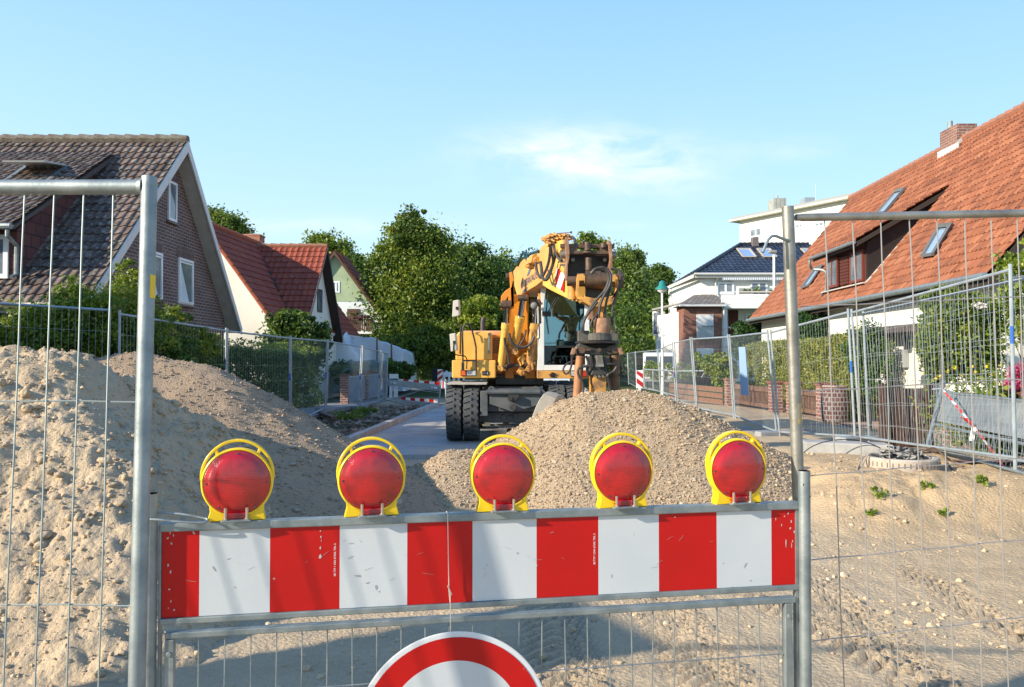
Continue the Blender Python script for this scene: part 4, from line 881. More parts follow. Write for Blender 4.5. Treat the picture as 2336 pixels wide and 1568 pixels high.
b = MB(); b.obox((sx_,Yc+.95,sz_+.05), (.46,.45,.13)); b.obox((sx_,Yc+1.15,sz_+.33), (.44,.12,.52), (-.15,0,0)); b.obox((sx_,Yc+1.2,sz_+.68), (.30,.10,.2)); b.obox((sx_,Yc+.95,sz_-.25),(.3,.35,.4)); b.build('seat', seat_m, cabo, bevel=.04)
p = at(1287,763,Yc+.45); b = MB(); ring = [Vector((p.x+.19*cos(a), Yc+.45+.16*sin(a), p.z+.06*sin(a))) for a in np.linspace(0, 2*pi, 25)]; b.tube(ring, .014, 6, False); b.tube([(p.x,Yc+.45,p.z),(p.x,Yc+.35,p.z-.5)], .03, 8); b.bar((p.x-.19,Yc+.45,p.z),(p.x+.19,Yc+.45,p.z),.02,.015); b.build('steering_wheel', black, cabo)
b = MB(); b.obox((a1.x-.2,Yc+.6,z0+.45),(.16,.5,.3)); b.obox((a0.x+.18,Yc+.9,z0+.4),(.14,.5,.3)); b.build('console', seat_m, cabo, bevel=.02)
b = MB(); c1 = at(1243,716,Yc-.03); b.obox(c1+Vector((.03,0,0)),(.16,.06,.08)); b.tube([at(1246,716,Yc-.04), at(1250,672,Yc-.03)],.010,6); b.tube([at(1249,714,Yc-.04), at(1275,668,Yc-.02)],.010,6); b.tube([at(1252,714,Yc-.04), at(1281,670,Yc-.02)],.008,6); b.tube([at(1246,718,Yc-.04), at(1252,762,Yc-.02)],[.014,.008],6); b.build('wiper', black, cabo)
# ---- boom foot and base boom
b = MB(); pp([(1152,864),(1154,820),(1164,806),(1172,806),(1172,864)], 14.75, .5, b); pp([(1198,864),(1198,806),(1208,806),(1220,820),(1222,864)], 14.75, .5, b); pb(1150,846,1224,866,14.9,1.2,b); b.build('boom_foot', org_r, ex, bevel=.012)
b = MB(); pb(1130,863,1240,878,14.75,2.0,b); pb(1118,856,1232,866,14.8,1.2,b); b.build('slew_platform', blkst, ex, bevel=.01)
bf = [at(1154,834,14.85), at(1205,834,14.85), at(1207,700,14.6), at(1206,672,14.5), at(1163,672,14.5), at(1164,700,14.6)]
b = MB(); b.prism(bf, (0,.45,0)); bb_ = b.build('base_boom', org_r, ex, bevel=.02)
def cyl(p0, p1, p2, r, rr, parent, m=org):
    b = MB(); p0, p1, p2 = Vector(p0), Vector(p1), Vector(p2); d = (p1-p0).normalized()
    b.tube([p0-d*.08, p0, p1-d*.10, p1-d*.10, p1], [r*.9, r, r, r*1.15, r*1.15], 18); c = b.build('hydraulic_cylinder', m, parent, smooth=True)
    q = MB(); q.tube([p1-d*.05, p2], rr, 12); q.build('piston_rod', chrome, c, smooth=True)
    q = MB(); q.tube([p0+Vector((-.11,0,0)), p0+Vector((.11,0,0))], .065, 12); q.tube([p2+Vector((-.09,0,0)), p2+Vector((.09,0,0))], .06, 12); q.each('pin', blkbr, c, smooth=True); return c
cyl(at(1143,836,14.45), at(1154,738,14.3), at(1156,693,14.2), .070, .042, ex)
cyl(at(1208,830,14.45), at(1219,738,14.3), at(1221,690,14.2), .072, .042, ex, org_d)
cyl(at(1174,788,14.5), at(1187,722,14.25), at(1193,680,14.1), .078, .05, ex)
# clevis plates at the knee on the left of the boom and on the right
for pts in ([(1142,706),(1143,676),(1152,664),(1166,655),(1169,640),(1173,640),(1173,702),(1166,706),(1160,700),(1160,676),(1150,690),(1150,706)], [(1162,622),(1168,620),(1173,640),(1173,700),(1166,700),(1164,660)], [(1228,668),(1236,672),(1239,690),(1236,702),(1228,706)]):
    b = pp(pts, 14.25, .10); b.build('knee_bracket', org_r, ex, bevel=.008)
b = MB(); b.tube([at(1141,697,14.2), at(1165,697,14.2)], .055, 14); b.tube([at(1222,693,14.2), at(1237,693,14.2)], .055, 14); b.tube([at(1154,632,14.5),at(1172,630,14.5)], .07, 12); b.each('knee_pin', blkbr, ex, smooth=True)
b = MB(); p = at(1217.5,696,13.95); MX = Matrix.Translation(p) @ Matrix.Rotation(pi/2+.25,4,'X'); b.lathe([(.03,-.12),(.06,-.06),(.07,.03),(.07,.05),(.06,.05)], MX, 20, cap=False); wl = b.build('work_light', blkst, ex, smooth=True); b = MB(); b.lathe([(.062,.045),(.04,.058),(0,.062)], MX, 20); b.build('lens', mat('frosted lamp glass', (.28,.28,.27), .15), wl, smooth=True)
# ---- upper boom and stick: side plates lie in one vertical plane that swings towards the viewer
P0 = Vector((.07, 15, 0)); hd = Vector((.305,-.952,0)).normalized(); sn = Vector((hd.y, -hd.x, 0)); sn = sn if sn.x < 0 else -sn
def bp_(cx, cy, off=0):   # point of the 2258-px detail crop -> boom side plane
    return onplane(1145.4+cx*.1286, 524.3+cy*.1286, P0+sn*off, sn)
bw = .40
P = [bp_(*q) for q in [(195,740),(260,640),(385,520),(480,600),(560,520),(640,390),(700,290),(780,225),(900,480),(935,620),(930,760),(735,890),(600,995),(268,1190),(215,1000)]]
b = MB(); b.prism(P, -sn*bw); ub = b.build('upper_boom', org_d if False else mat('dusty orange paint', (.66,.34,.09), .5, 0, (.56,.29,.09), 3, .0006, 30), ex, bevel=.012)
P = [bp_(*q, -.01) for q in [(720,905),(800,800),(880,560),(955,500),(1010,590),(1110,720),(1145,860),(1245,985),(1262,1180),(1315,1270),(1265,1270),(1050,1170),(830,1060),(715,985)]]
b = MB(); b.prism(P, -sn*(bw-.02)); stk = b.build('stick', org, ex, bevel=.012)
def onb(pts, m, parent, name, off=.004, th=.003):
    b = MB(); b.prism([bp_(x, y, off) for x, y in pts], sn*th); return b.build(name, m, parent)
onb([(960,665),(1110,800),(1105,870),(1085,1110),(945,985)], white_pa, stk, 'warning_sticker')
onb([(985,680),(1045,735),(965,995),(945,975),(950,860)], red, stk, 'warning_stripe', .008); onb([(1105,850),(1095,1110),(1035,1065)], red, stk, 'warning_stripe', .008)
blg = mat('blue grey decal', (.10,.13,.18), .5)
onb([(490,665),(530,655),(480,800),(435,830)], blg, ub, 'decal_stripe'); onb([(370,1070),(455,1020),(430,1095),(350,1140)], blg, ub, 'decal_stripe')
A0, A1 = bp_(350,1030,.014), bp_(585,870,.014); xd = (A1-A0).normalized(); yd = xd.cross(sn); yd = -yd if yd.z < 0 else yd; yd = -sn.cross(xd) if (-sn.cross(xd)).z > 0 else sn.cross(xd)
L_ = (A1-A0).length
if xd.cross(yd).dot(sn) < 0: xd = -xd
tm = textmesh('RISERKAUL', A0, xd, yd, L_/4.4, blg, ub, depth=.002)
tm.scale = (1,1,1)
# boom top fittings: teal hoses, valve block, lugs
teal = mat('teal black pipe', (.01,.045,.055), .4)
b = MB()
for pts in ([(270,640),(350,450),(375,395),(440,430),(480,560)], [(375,400),(430,500),(450,590)], [(470,440),(560,410),(650,380)], [(165,740),(175,640),(215,560),(280,590)], [(190,560),(290,560)]): b.tube([bp_(x, y, .02 if k_ < 9 else 0) for k_, (x, y) in enumerate(pts)], .022, 8)
b.each('boom_pipe', teal, ex, smooth=True)
b = MB()
for (x, y, r_) in ((510,610,.075),(560,500,.06),(600,540,.055),(470,620,.05)): p = bp_(x, y, .03); b.tube([p-hd*.1, p+hd*.1], r_, 10)
b.obox(bp_(540,560,.04), (.14,.3,.12), (0,.2,.3)); b.build('pipe_clamps', org_d, ex, bevel=.006)
b = MB()
for (x, y) in ((760,150),(800,180),(870,110),(930,90),(1000,110),(1080,100),(1150,110),(830,240),(900,200),(960,160),(1230,140),(1040,150),(1180,160)): p = at(1145.4+x*.1286, 524.3+y*.1286, 12.5); b.obox(p, (.06,.12,.045), (x*.01, y*.013, x*.02)); b.tube([p+Vector((-.04,-.05,.01)), p+Vector((.03,-.1,-.02))], .016, 8)
b.obox(at(1145.4+1010*.1286, 524.3+120*.1286, 12.6), (.20,.2,.05)); b.build('valve_block', org_d, ex, bevel=.008)
b = MB(); b.tube([at(1270,533,12.45), at(1302,530.5,12.3)], .006, 6); b.obox(at(1303,530.5,12.3), (.03,.03,.03)); b.build('grease_line', mat('purple pipe', (.12,.02,.10), .5), ex)
b = MB(); p1, p2 = at(1277,557,12.7), at(1287,573,12.35); b.tube([p1, p2], .13, 18); b.tube([at(1283,560,12.4), at(1290,578,12.15)], .10, 14); b.build('bucket_cylinder', org, ex, smooth=True)
b = MB(); b.tube([at(1280,578,12.4), at(1300,580,12.2)], .07, 14); b.tube([at(1293,587,12.3), at(1305,615,12.1)], .05, 10); b.build('linkage_bar', blkbr, ex, smooth=True)
# big hose loops on the knee
def hose(pts, r=.026, Y=None, name='hose', par=ex, m=rubber):
    b = MB(); b.tube(spline([at(*p) if len(p) == 3 else at(*p, Y) for p in pts], 7), r*.82, 8); return b.build(name, m, par, smooth=True)
def ch(pts, Y0, Y1): n = len(pts)-1; return [(1145.4+x*.1286, 524.3+y*.1286, Y0+(Y1-Y0)*i/n) for i, (x, y) in enumerate(pts)]
hose(ch([(800,110),(850,150),(855,300),(840,500),(800,660),(740,790),(690,850),(640,800),(610,700),(600,590)], 12.6, 13.2), .030)
hose(ch([(880,120),(940,160),(945,300),(930,500),(880,680),(820,850),(760,890),(710,830),(700,700),(680,570)], 12.5, 13.1), .033)
hose(ch([(880,260),(915,300),(960,420),(1000,500),(1060,550)], 12.5, 12.2), .028); hose(ch([(870,320),(880,420),(900,560),(860,700),(780,850)], 12.5, 12.9), .022); hose(ch([(1240,130),(1290,180),(1300,260)], 12.4, 12.0), .03)
# ---- linkage plate and quick coupler
cf = lambda x, y: (1145.4+x*.1286, 524.3+y*.1286)
cp = thing  # noqa
def cq(pts, Y, d, name, m, parent=ex, bev=.006):
    b = MB(); pp([cf(x, y) for x, y in pts], Y, d, b); return b.build(name, m, parent, bevel=bev)
lk = cq([(1160,600),(1200,420),(1900,420),(1960,620),(1960,860),(1170,860)], 12.05, .06, 'link_plate', mat('dirty black plate', (.025,.026,.026), .6, .2, (.06,.055,.045), 5))
cq([(1115,165),(1160,130),(1185,200),(1200,420),(1190,540),(1165,640),(1170,860),(1145,870),(1120,700),(1150,560),(1125,420)], 11.72, .36, 'link_arm', rustbr)
cq([(1870,190),(1925,190),(1950,260),(1960,450),(1960,700),(1970,780),(1945,790),(1900,640),(1920,520),(1895,400)], 11.72, .36, 'link_arm', rustbr)
b = MB(); pp([cf(*q) for q in ((1030,250),(1990,255),(1990,330),(1040,320))], 11.80, .10, b); pp([cf(*q) for q in ((1190,375),(1900,375),(1900,435),(1200,430))], 11.76, .16, b); pp([cf(*q) for q in ((1195,310),(1330,315),(1330,390),(1195,390))], 11.78, .12, b); pp([cf(*q) for q in ((1735,320),(1900,320),(1900,390),(1735,390))], 11.78, .12, b); b.each('cross_bar', blkbr, lk, bevel=.006)
b = MB()
for (x, y0, y1, r_) in ((1515,225,370,.05),(1800,240,320,.045),(1430,205,250,.02),(1535,500,720,.05)):
    b.tube([at(*cf(x, y0), 11.74), at(*cf(x, y1), 11.74)], r_, 14)
b.lathe([(.03,0),(.06,.0),(.085,.05)], Matrix.Translation(at(*cf(1520,360), 11.78)) @ Matrix.Rotation(pi,4,'X'), 14); b.each('link_pin', blkbr, lk, smooth=True)
b = MB()
for (x, y) in ((1250,545),(1815,545)): p = at(*cf(x, y), 12.03); b.tube([p, p-Vector((0,.08,0))], .03, 10)
b.tube([at(*cf(1040,440), 11.85), at(*cf(1130,440), 11.85)], .06, 14); b.tube([at(*cf(1950,450), 11.85), at(*cf(2020,450), 11.85)], .055, 14); b.each('link_bolt', steel2, lk, smooth=True)
b = MB(); pp([cf(*q) for q in ((1440,860),(1490,780),(1560,740),(1640,760),(1680,860))], 11.80, .2, b); b.build('link_web', blkbr, lk)
# shaft and cradle
b = MB(); b.tube([at(*cf(1150,915), 11.62), at(*cf(1330,915), 11.62)], .075, 16); b.tube([at(*cf(1330,890), 11.6), at(*cf(2120,900), 11.6)], .10, 20); b.tube([at(*cf(1480,885), 11.6), at(*cf(1880,895), 11.6)], .135, 24); b.tube([at(*cf(2060,900), 11.6), at(*cf(2140,900), 11.6)], .12, 18); b.each('coupler_shaft', blkbr, ex, smooth=True)
for pts in ([(1325,1150),(1320,880),(1345,790),(1440,780),(1480,830),(1470,950),(1462,905),(1440,900),(1440,900),(1370,905),(1365,1180),(1440,1215),(1462,1150),(1480,1180),(1480,1270),(1400,1290)],
            [(1880,800),(2010,790),(2060,850),(2080,1000),(2040,1120),(2000,1270),(1900,1290),(1900,1180),(1960,1170),(2010,1150),(2025,980),(2010,925),(1950,925),(1930,960)]):
    cq(pts, 11.48, .26, 'cradle_arm', org_d, bev=.012)
cq([(1335,1220),(1480,1190),(1650,1215),(1900,1190),(2000,1240),(1960,1310),(1830,1370),(1600,1370),(1560,1350)], 11.46, .30, 'cradle', org_d, bev=.012)
cq([(1480,960),(1880,960),(1900,1200),(1650,1215),(1480,1180)], 11.7, .05, 'cradle_back', blkst)
cq([(1240,985),(1320,960),(1325,1200),(1300,1280),(1250,1180)], 11.75, .2, 'stick_end', blkbr)
b = MB(); p = at(*cf(1235,1130), 11.9); b.tube([p+Vector((0,-.1,.10)), p+Vector((0,-.1,-.10))], .07, 12); b.build('stick_pin', org_d, ex, smooth=True)
# ---- gripper
gf = lambda x, y: (1290.6+x*.144, 685.6+y*.144)
def gq(pts, Y, d, name, m, par=None, bev=.006):
    b = MB(); pp([gf(x, y) for x, y in pts], Y, d, b); return b.build(name, m, par or ex, bevel=bev)
gq([(400,80),(660,80),(610,300),(430,300)], 11.55, .22, 'neck', org_d)
gq([(350,300),(400,100),(430,100),(440,300)], 11.5, .08, 'neck_strut', rustbr)
cx_, cy_ = gf(578, 430); pc = at(cx_, cy_, 11.45); r_ = 138*.144/F*11.45
b = MB(); z0_, z1_ = at(*gf(578,588), 11.45).z, at(*gf(578,275), 11.45).z; b.lathe([(r_*.6,z0_-.05),(r_*.96,z0_),(r_,z0_+.02),(r_,z1_-.02),(r_*.92,z1_),(0,z1_)], Matrix.Translation((pc.x,11.45,0)), 28); b.build('rotator', rustbr, ex, smooth=True)
Gx = at(*gf(515,700), 11.5).x; Gz = lambda y: at(*gf(515,y), 11.5).z
MG = Matrix.Translation((Gx, 11.55, 0))
b = MB(); b.lathe([(.20,Gz(655)),(.26,Gz(640)),(.26,Gz(530)),(.22,Gz(515)),(0,Gz(512))], MG, 28); b.obox((at(*gf(270,570),11.5).x,11.45,Gz(570)),(.16,.2,.16)); b.obox((at(*gf(745,570),11.5).x,11.45,Gz(570)),(.12,.2,.14)); b.build('gripper_head', mat('dusty dark steel', (.06,.055,.045), .6, .2, (.13,.12,.10), 6, .001, 40), ex, bevel=.008)
b = MB(); b.lathe([(.28,Gz(690)),(.33,Gz(684)),(.34,Gz(668)),(.33,Gz(656)),(.2,Gz(652))], MG, 32); b.lathe([(.20,Gz(735)),(.22,Gz(715)),(.21,Gz(695))], MG, 24); b.build('gripper_disc', blkst, ex, smooth=True)
gq([(170,840),(185,720),(215,665),(330,700),(400,740),(640,740),(700,700),(790,680),(835,760),(830,850),(700,870),(640,850),(560,870),(420,860),(330,850),(230,870)], 11.38, .34, 'gripper_yoke', mat('yoke steel', (.045,.045,.042), .5, .3, (.10,.09,.075), 7), bev=.02)
b = MB()
for x in (255, 785): p = at(*gf(x, 785), 11.34); b.tube([p, p+Vector((0,.1,0))], .052, 16)
p = at(*gf(530,785), 11.33); b.tube([p, p+Vector((0,.1,0))], .03, 12); b.bar(at(*gf(300,780),11.36), at(*gf(400,780),11.36), .03, .03); b.bar(at(*gf(640,780),11.36), at(*gf(740,780),11.36), .03, .03); b.each('yoke_pin', blkbr, ex, smooth=True)
gq([(480,870),(590,870),(610,1050),(490,1040)], 11.22, .2, 'gripper_claw', mat('claw steel', (.12,.11,.095), .6, .2, (.20,.18,.15), 8), bev=.012)
gq([(370,880),(420,880),(440,1010),(470,1060),(440,1180),(380,1195),(350,1170),(380,1060)], 11.28, .16, 'gripper_claw', blkst, bev=.012); gq([(600,900),(700,870),(690,1000),(650,1050),(665,1190),(610,1195)], 11.28, .2, 'gripper_claw', blkst, bev=.012)
gq([(440,1060),(640,1060),(665,1190),(385,1190)], 11.24, .14, 'gripper_claw', blkst, bev=.015)
b = MB()
for x in (470, 530, 592): p = at(*gf(x, 1205), 11.2); b.tube([p, p+Vector((0,.05,0))], .018, 8)
b.bar(at(*gf(475,1030),11.18), at(*gf(600,1030),11.18), .05, .04); b.each('claw_bolt', steel2, ex)
b = MB(); zb = .62
def down(x, y, Y, x2, z=.62): p = at(*gf(x, y), Y); q = at(*gf(x2, 1560), Y); return p, Vector((q.x, Y, z))
p, q = down(220, 880, 11.35, 165); b.tube([p, q], [.062,.072], 20); b.build('gripper_leg', mat('rusty orange tube', (.55,.22,.07), .6, 0, (.30,.14,.07), 6, .001, 40), ex, smooth=True)
b = MB(); p, q = down(775, 870, 11.45, 790); b.tube([p, q], [.068,.075], 20); b.build('gripper_leg', mat('dirty orange tube', (.25,.12,.05), .6, 0, (.08,.05,.03), 5, .001, 40), ex, smooth=True)
b = MB(); p, q = down(515, 1190, 11.35, 515); b.box(p.x-.09, p.x+.11, 11.27, 11.42, .6, p.z); b.box(p.x-.13, p.x-.10, 11.3, 11.46, .6, p.z-.01); b.build('gripper_leg', org_d, ex, bevel=.01)
for (x, y) in ((120,810),(870,810)): b = MB(); p = at(*gf(x, y), 11.35); b.obox(p, (.06,.08,.10), (0,.3 if x < 500 else -.3,0)); b.tube([p, p+Vector((.06 if x < 500 else -.06,0,.06))], .025, 8); b.build('hose_elbow', rustbr, ex, bevel=.01)
G = lambda pts, Y0, Y1: [(*gf(x, y), Y0+(Y1-Y0)*i/(len(pts)-1)) for i, (x, y) in enumerate(pts)]
hose(G([(100,860),(95,1000),(60,1120),(0,1165),(-40,1100),(0,1020),(90,970),(180,960)], 11.3, 11.4), .017); hose(G([(400,1040),(280,1050),(200,1090),(200,1180),(260,1290),(280,1400),(270,1450)], 11.2, 11.2), .022)
hose(G([(660,1010),(760,1010),(810,1040),(760,1120),(660,1190),(680,1290),(705,1420)], 11.2, 11.25), .022); hose(G([(860,860),(890,980),(920,1140),(900,1200),(850,1170)], 11.3, 11.4), .016); hose(G([(320,880),(360,980),(340,1080),(350,1180)], 11.2, 11.25), .024)
# feed hoses of the gripper
hose(ch([(1490,1550),(1560,1400),(1680,1240),(1820,1080),(1890,900),(1870,760),(1790,700),(1680,700),(1600,770)], 11.3, 11.3)+[], .026)
hose(ch([(1715,1500),(1740,1330),(1800,1180),(1900,1000),(1930,840),(1880,720),(1780,670),(1650,700),(1580,780)], 11.25, 11.3), .026)
hose(ch([(1825,1500),(1850,1280),(1900,1120),(1935,960),(1900,800),(1830,740),(1750,740)], 11.3, 11.35), .022); hose(ch([(1975,1560),(1960,1400),(1980,1300),(2060,1060),(2120,900),(2110,780),(2040,710),(1930,700)], 11.4, 11.4), .020)
hose(G([(275,430),(290,320),(360,200),(440,100),(500,20)], 11.3, 11.3), .026); hose(G([(765,420),(740,330),(735,200),(745,60)], 11.4, 11.4), .02); hose(G([(430,430),(400,380),(440,280),(500,230)], 11.4, 11.4), .018)
b = MB()
for (x, y) in ((517,240),(620,240)): b.tube([at(*gf(x, y-40), 11.3), at(*gf(x, y+35), 11.38)], .028, 10)
for (x, y) in ((272,450),(765,440),(95,890)): b.tube([at(*gf(x, y-35), 11.3), at(*gf(x, y+50), 11.33)], .022, 10)
b.each('coupling', chrome, ex, smooth=True)
# base hoses
b6 = lambda x, y: (1113+x*.1337, 685.6+y*.1337)
H6 = lambda pts, Y0, Y1: [(*b6(x, y), Y0+(Y1-Y0)*i/(len(pts)-1)) for i, (x, y) in enumerate(pts)]
hose(H6([(365,560),(390,680),(450,760),(540,800),(650,790),(740,720),(790,610)], 14.2, 14.2), .030); hose(H6([(650,500),(620,640),(560,740),(500,850)], 14.2, 14.25), .022); hose(H6([(285,640),(300,760),(340,900),(365,1080)], 14.2, 14.3), .028)
hose(H6([(310,1180),(340,1140),(440,1110),(560,1120),(640,1170)], 14.5, 14.5), .04); hose(H6([(595,1000),(600,930),(650,910),(710,950),(745,1060),(770,1180)], 14.4, 14.4), .024, m=org_d); hose(H6([(870,150),(875,400),(880,600),(870,650),(830,660)], 14.0, 14.05), .014)
b = MB()
for i, (x, y) in enumerate([(350,720),(375,800),(440,850),(465,890),(575,1000),(590,1050),(190,1150),(240,1160),(560,1210),(600,1220),(690,1180),(330,690)]): b.obox(at(*b6(x, y), 14.45), (.11,.12,.10), (i, i*.7, i*.4)); b.tube([at(*b6(x, y-20), 14.4), at(*b6(x+15, y+35), 14.4)], .03, 8)
b.each('valve', org_d, ex, bevel=.005)
# ---- pale kerb stone leaning behind the heap
ks = MB(); Yk = 11.4
O_ = [at(x, y, Yk) for x, y in ((1204,985),(1209,968),(1214,950),(1222,929),(1231,911),(1241,898))]
I_ = [at(x, y, Yk+.03) for x, y in ((1250,985),(1252,960),(1256,944),(1260,931),(1264,920),(1268,911))]
T_ = [at(1249,893,Yk+.12), at(1273,902,Yk+.14)]
vs = []; 
for o_, i_ in zip(O_, I_): vs += [o_, i_, i_+Vector((.13,.34,0)), o_+Vector((.10,.36,0))]
vs += [T_[0], T_[1], T_[1]+Vector((.10,.25,-.02)), T_[0]+Vector((.10,.25,-.02))]
fs = []
for i in range(6):
    a = 4*i
    for j in range(4): fs.append((a+j, a+(j+1)%4, a+4+(j+1)%4, a+4+j))
fs += [(3,2,1,0),(24,25,26,27)]
ks.add(vs, fs); tag(ks.build('kerb_stone', concrete_l, None, bevel=.008, world=False), 'pale curved kerb stone leaning against the tan gravel heap beside the excavator', 'kerb stone')
# ================================================================ HOUSES
def wallpoly(pts, d, m, parent, name='wall', bevel=0):
    b = MB(); b.prism(pts, d); return b.build(name, m, parent)
# ---- left brick house
h1 = thing('brick_house', 'dark brick house with mossy brown roof at the left edge', 'house', (-8.2, 18.7, 0))
GX = -7.9; RY, RZ = 18.9, 6.83; EY0, EZ0 = 14.45, 2.55; EY1, EZ1 = 22.75, 2.45; WX = -17.5
wx = GX-.36
gab = [(wx,EY0+.35,0),(wx,EY1-.35,0),(wx,EY1-.35,EZ1+.28),(wx,RY,RZ-.14),(wx,EY0+.35,EZ0+.28)]
wallpoly(gab, (-.30,0,0), brick_dk, h1)
b = MB(); b.box(WX, wx-.3, EY0+.35, EY0+.6, 0, EZ0+.3); b.box(WX, wx-.3, EY1-.6, EY1-.35, 0, EZ1+.3); b.box(WX, WX+.3, EY0+.6, EY1-.6, 0, EZ1+.3); b.prism([(WX,EY0+.35,EZ0+.28),(WX,EY1-.35,EZ1+.28),(WX,RY,RZ-.14)], (.3,0,0)); b.each('side_wall', brick_dk, h1)
vn = Vector((0, EY0-RY, EZ0-RZ)); vf = Vector((0, EY1-RY, EZ1-RZ))
rf = roof('roof', tile_dk, h1, (GX, RY, RZ), (-1,0,0), vn, GX-WX, vn.length, .18, .285, .022, .026, seed=2)
roof('roof_back', tile_dk, h1, (GX, RY, RZ), (-1,0,0), vf, GX-WX, vf.length, .235, .345, .028, .035, seed=3, step=4)
b = MB(); ridge_caps(b, (GX+.02,RY,RZ+.05), (WX,RY,RZ+.05), .12); b.build('ridge_tiles', mat('ridge tile', (.12,.08,.06), .85, 0, (.20,.19,.14), 8), rf, smooth=True)
verge = mat('verge board', (.52,.50,.46), .7, 0, (.42,.41,.38), 4)
for (ey, ez) in ((EY0,EZ0),(EY1,EZ1)):   # boarded underside + verge board
    b = MB(); b.prism([(GX-.02,RY,RZ-.04),(GX-.02,ey,ez-.04),(GX-.02,ey+(.12 if ey > RY else -.12)*0,ez-.16),(GX-.02,RY,RZ-.20)], (-9.5,0,0)); b.each('roof_boards', verge, rf)
    b = MB(); b.prism([(GX,RY,RZ+.01),(GX,ey,ez+.01),(GX,ey,ez-.20),(GX,RY,RZ-.26)], (.035,0,0)); b.each('verge_board', mat('white verge', (.66,.65,.62), .6), rf)
b = MB(); b.tube([(GX,EY0-.08,EZ0-.02),(WX,EY0-.08,EZ0-.02)], .06, 8); b.tube([(GX,EY1+.08,EZ1-.05),(WX,EY1+.08,EZ1-.05)], .06, 8); b.each('gutter', steel2, rf, smooth=True)
def hy(px): return wx/((px-CX)/F)
# gable windows (plane x = wx, facing +x)
for (p0, p1, yt, yb, tilt) in ((379,398,415,505,0),(331,366,574,681,1),(404,437,592,695,1)):
    y0, y1 = hy(p0), hy(p1); ym = (y0+y1)/2; z1 = at(0, yt, ym).z; z0 = at(0, yb, ym).z
    w = window(h1, (wx,y0,z0), (0,1,0), y1-y0, z1-z0, (1,0,0), t=.06, out=.045)
    b = MB(); b.box(wx+.001, wx+.012, y0-.06, y1+.06, z1+.0, z1+.24); b.build('brick_lintel', brickmat('soldier course', (.10,.05,.045), (.15,.07,.06), (.25,.21,.19), .075, .25, .01, off=0), w)
    b = MB(); b.box(wx+.001, wx+.07, y0-.05, y1+.05, z0-.07, z0-.01); b.build('sill', brick_dk, w)
    if tilt:
        b = MB(); q = [(wx+.05,y0+.07,z0+.05),(wx+.05,y1-.07,z0+.05),(wx-.0+.015,y1-.07,z1-.10),(wx+.015,y0+.07,z1-.10)]
        for i in range(4): b.bar(q[i], q[(i+1)%4], .05, .04)
        b.build('casement', upvc, w)
        b = MB(); b.add([(wx+.034,y0+.10,z0+.08),(wx+.034,y0+.12+(y1-y0)*.55,z0+.08),(wx+.034,y0+.10,z1-.15)], [(0,1,2)]); b.build('curtain', mat('blind', (.62,.68,.72), .8), w)
# shed dormer
DX, DF, DB = -9.5, 14.95, 18.35; dzb, dzt = 3.02, 4.02
dm = MB(); dwood = mat('brown cladding tiles', (.17,.065,.05), .8, 0, (.12,.05,.04), 5)
dm.prism([(DX,DF,dzb),(DX,DB,6.3),(DX,DF,dzt)], (-.12,0,0)); dm.box(-15.5, DX-.12, DF, DF+.12, dzb, dzt); dm.box(-15.5,-15.38,DF,DF+.12,dzb,dzt); D = dm.each('dormer_wall', brickmat('brown tile cladding', (.16,.06,.05), (.12,.045,.04), (.05,.03,.025), .3, .25, .012, .7, .006), h1)
dv = Vector((0, DF-.32-DB, 4.02-6.34)); roof('dormer_roof', tile_dk, D, (DX+.14, DB, 6.40), (-1,0,0), dv, 6.2, dv.length, .18, .285, .022, .026, seed=5)
b = MB(); b.prism([(DX+.14,DB,6.36),(DX+.14,DF-.32,4.05),(DX+.14,DF-.32,3.97),(DX+.14,DB,6.24)], (-6.2,0,0)); b.build('dormer_boards', mat('dark board', (.10,.08,.07), .8), D)
b = MB(); b.tube([(DX+.14,DF-.40,4.02),(-15.7,DF-.40,4.02)], .06, 8); b.tube([(DX+.06,DF-.38,4.0),(DX+.06,DF-.38,3.85),(DX+.06,DF-.10,3.7),(DX+.06,DF-.10,3.15),(DX+.06,DF-.25,3.08)], .04, 8); b.each('gutter', steel, D, smooth=True)
for k in range(3): window(D, (DX-1.35-k*1.55, DF, dzb+.06), (1,0,0), 1.2, .84, (0,-1,0), t=.09, bars=2, out=.04)
sl = MB(); p = Vector((-10.4,16.6,5.2)); q = Vector((0,dv.y,dv.z)).normalized(); nn = Vector((0,-q.z,q.y)); nn = nn if nn.z > 0 else -nn
up_ = Vector((0,0,1))
fr = [p+Vector((-.45,0,0))+nn*.08, p+Vector((.45,0,0))+nn*.08, p+Vector((.45,0,0))-q*1.0+nn*.12, p+Vector((-.45,0,0))-q*1.0+nn*.12]
for i in range(4): sl.bar(fr[i], fr[(i+1)%4], .09, .07)
S1 = sl.build('roof_window', steel, D); sl = MB(); lid = [fr[3]+nn*.02, fr[2]+nn*.02, fr[2]+q*.75+nn*.35, fr[3]+q*.75+nn*.35]; sl.prism(lid, nn*.04); sl.build('open_sash', mat('pale sash', (.5,.52,.5), .4), S1)

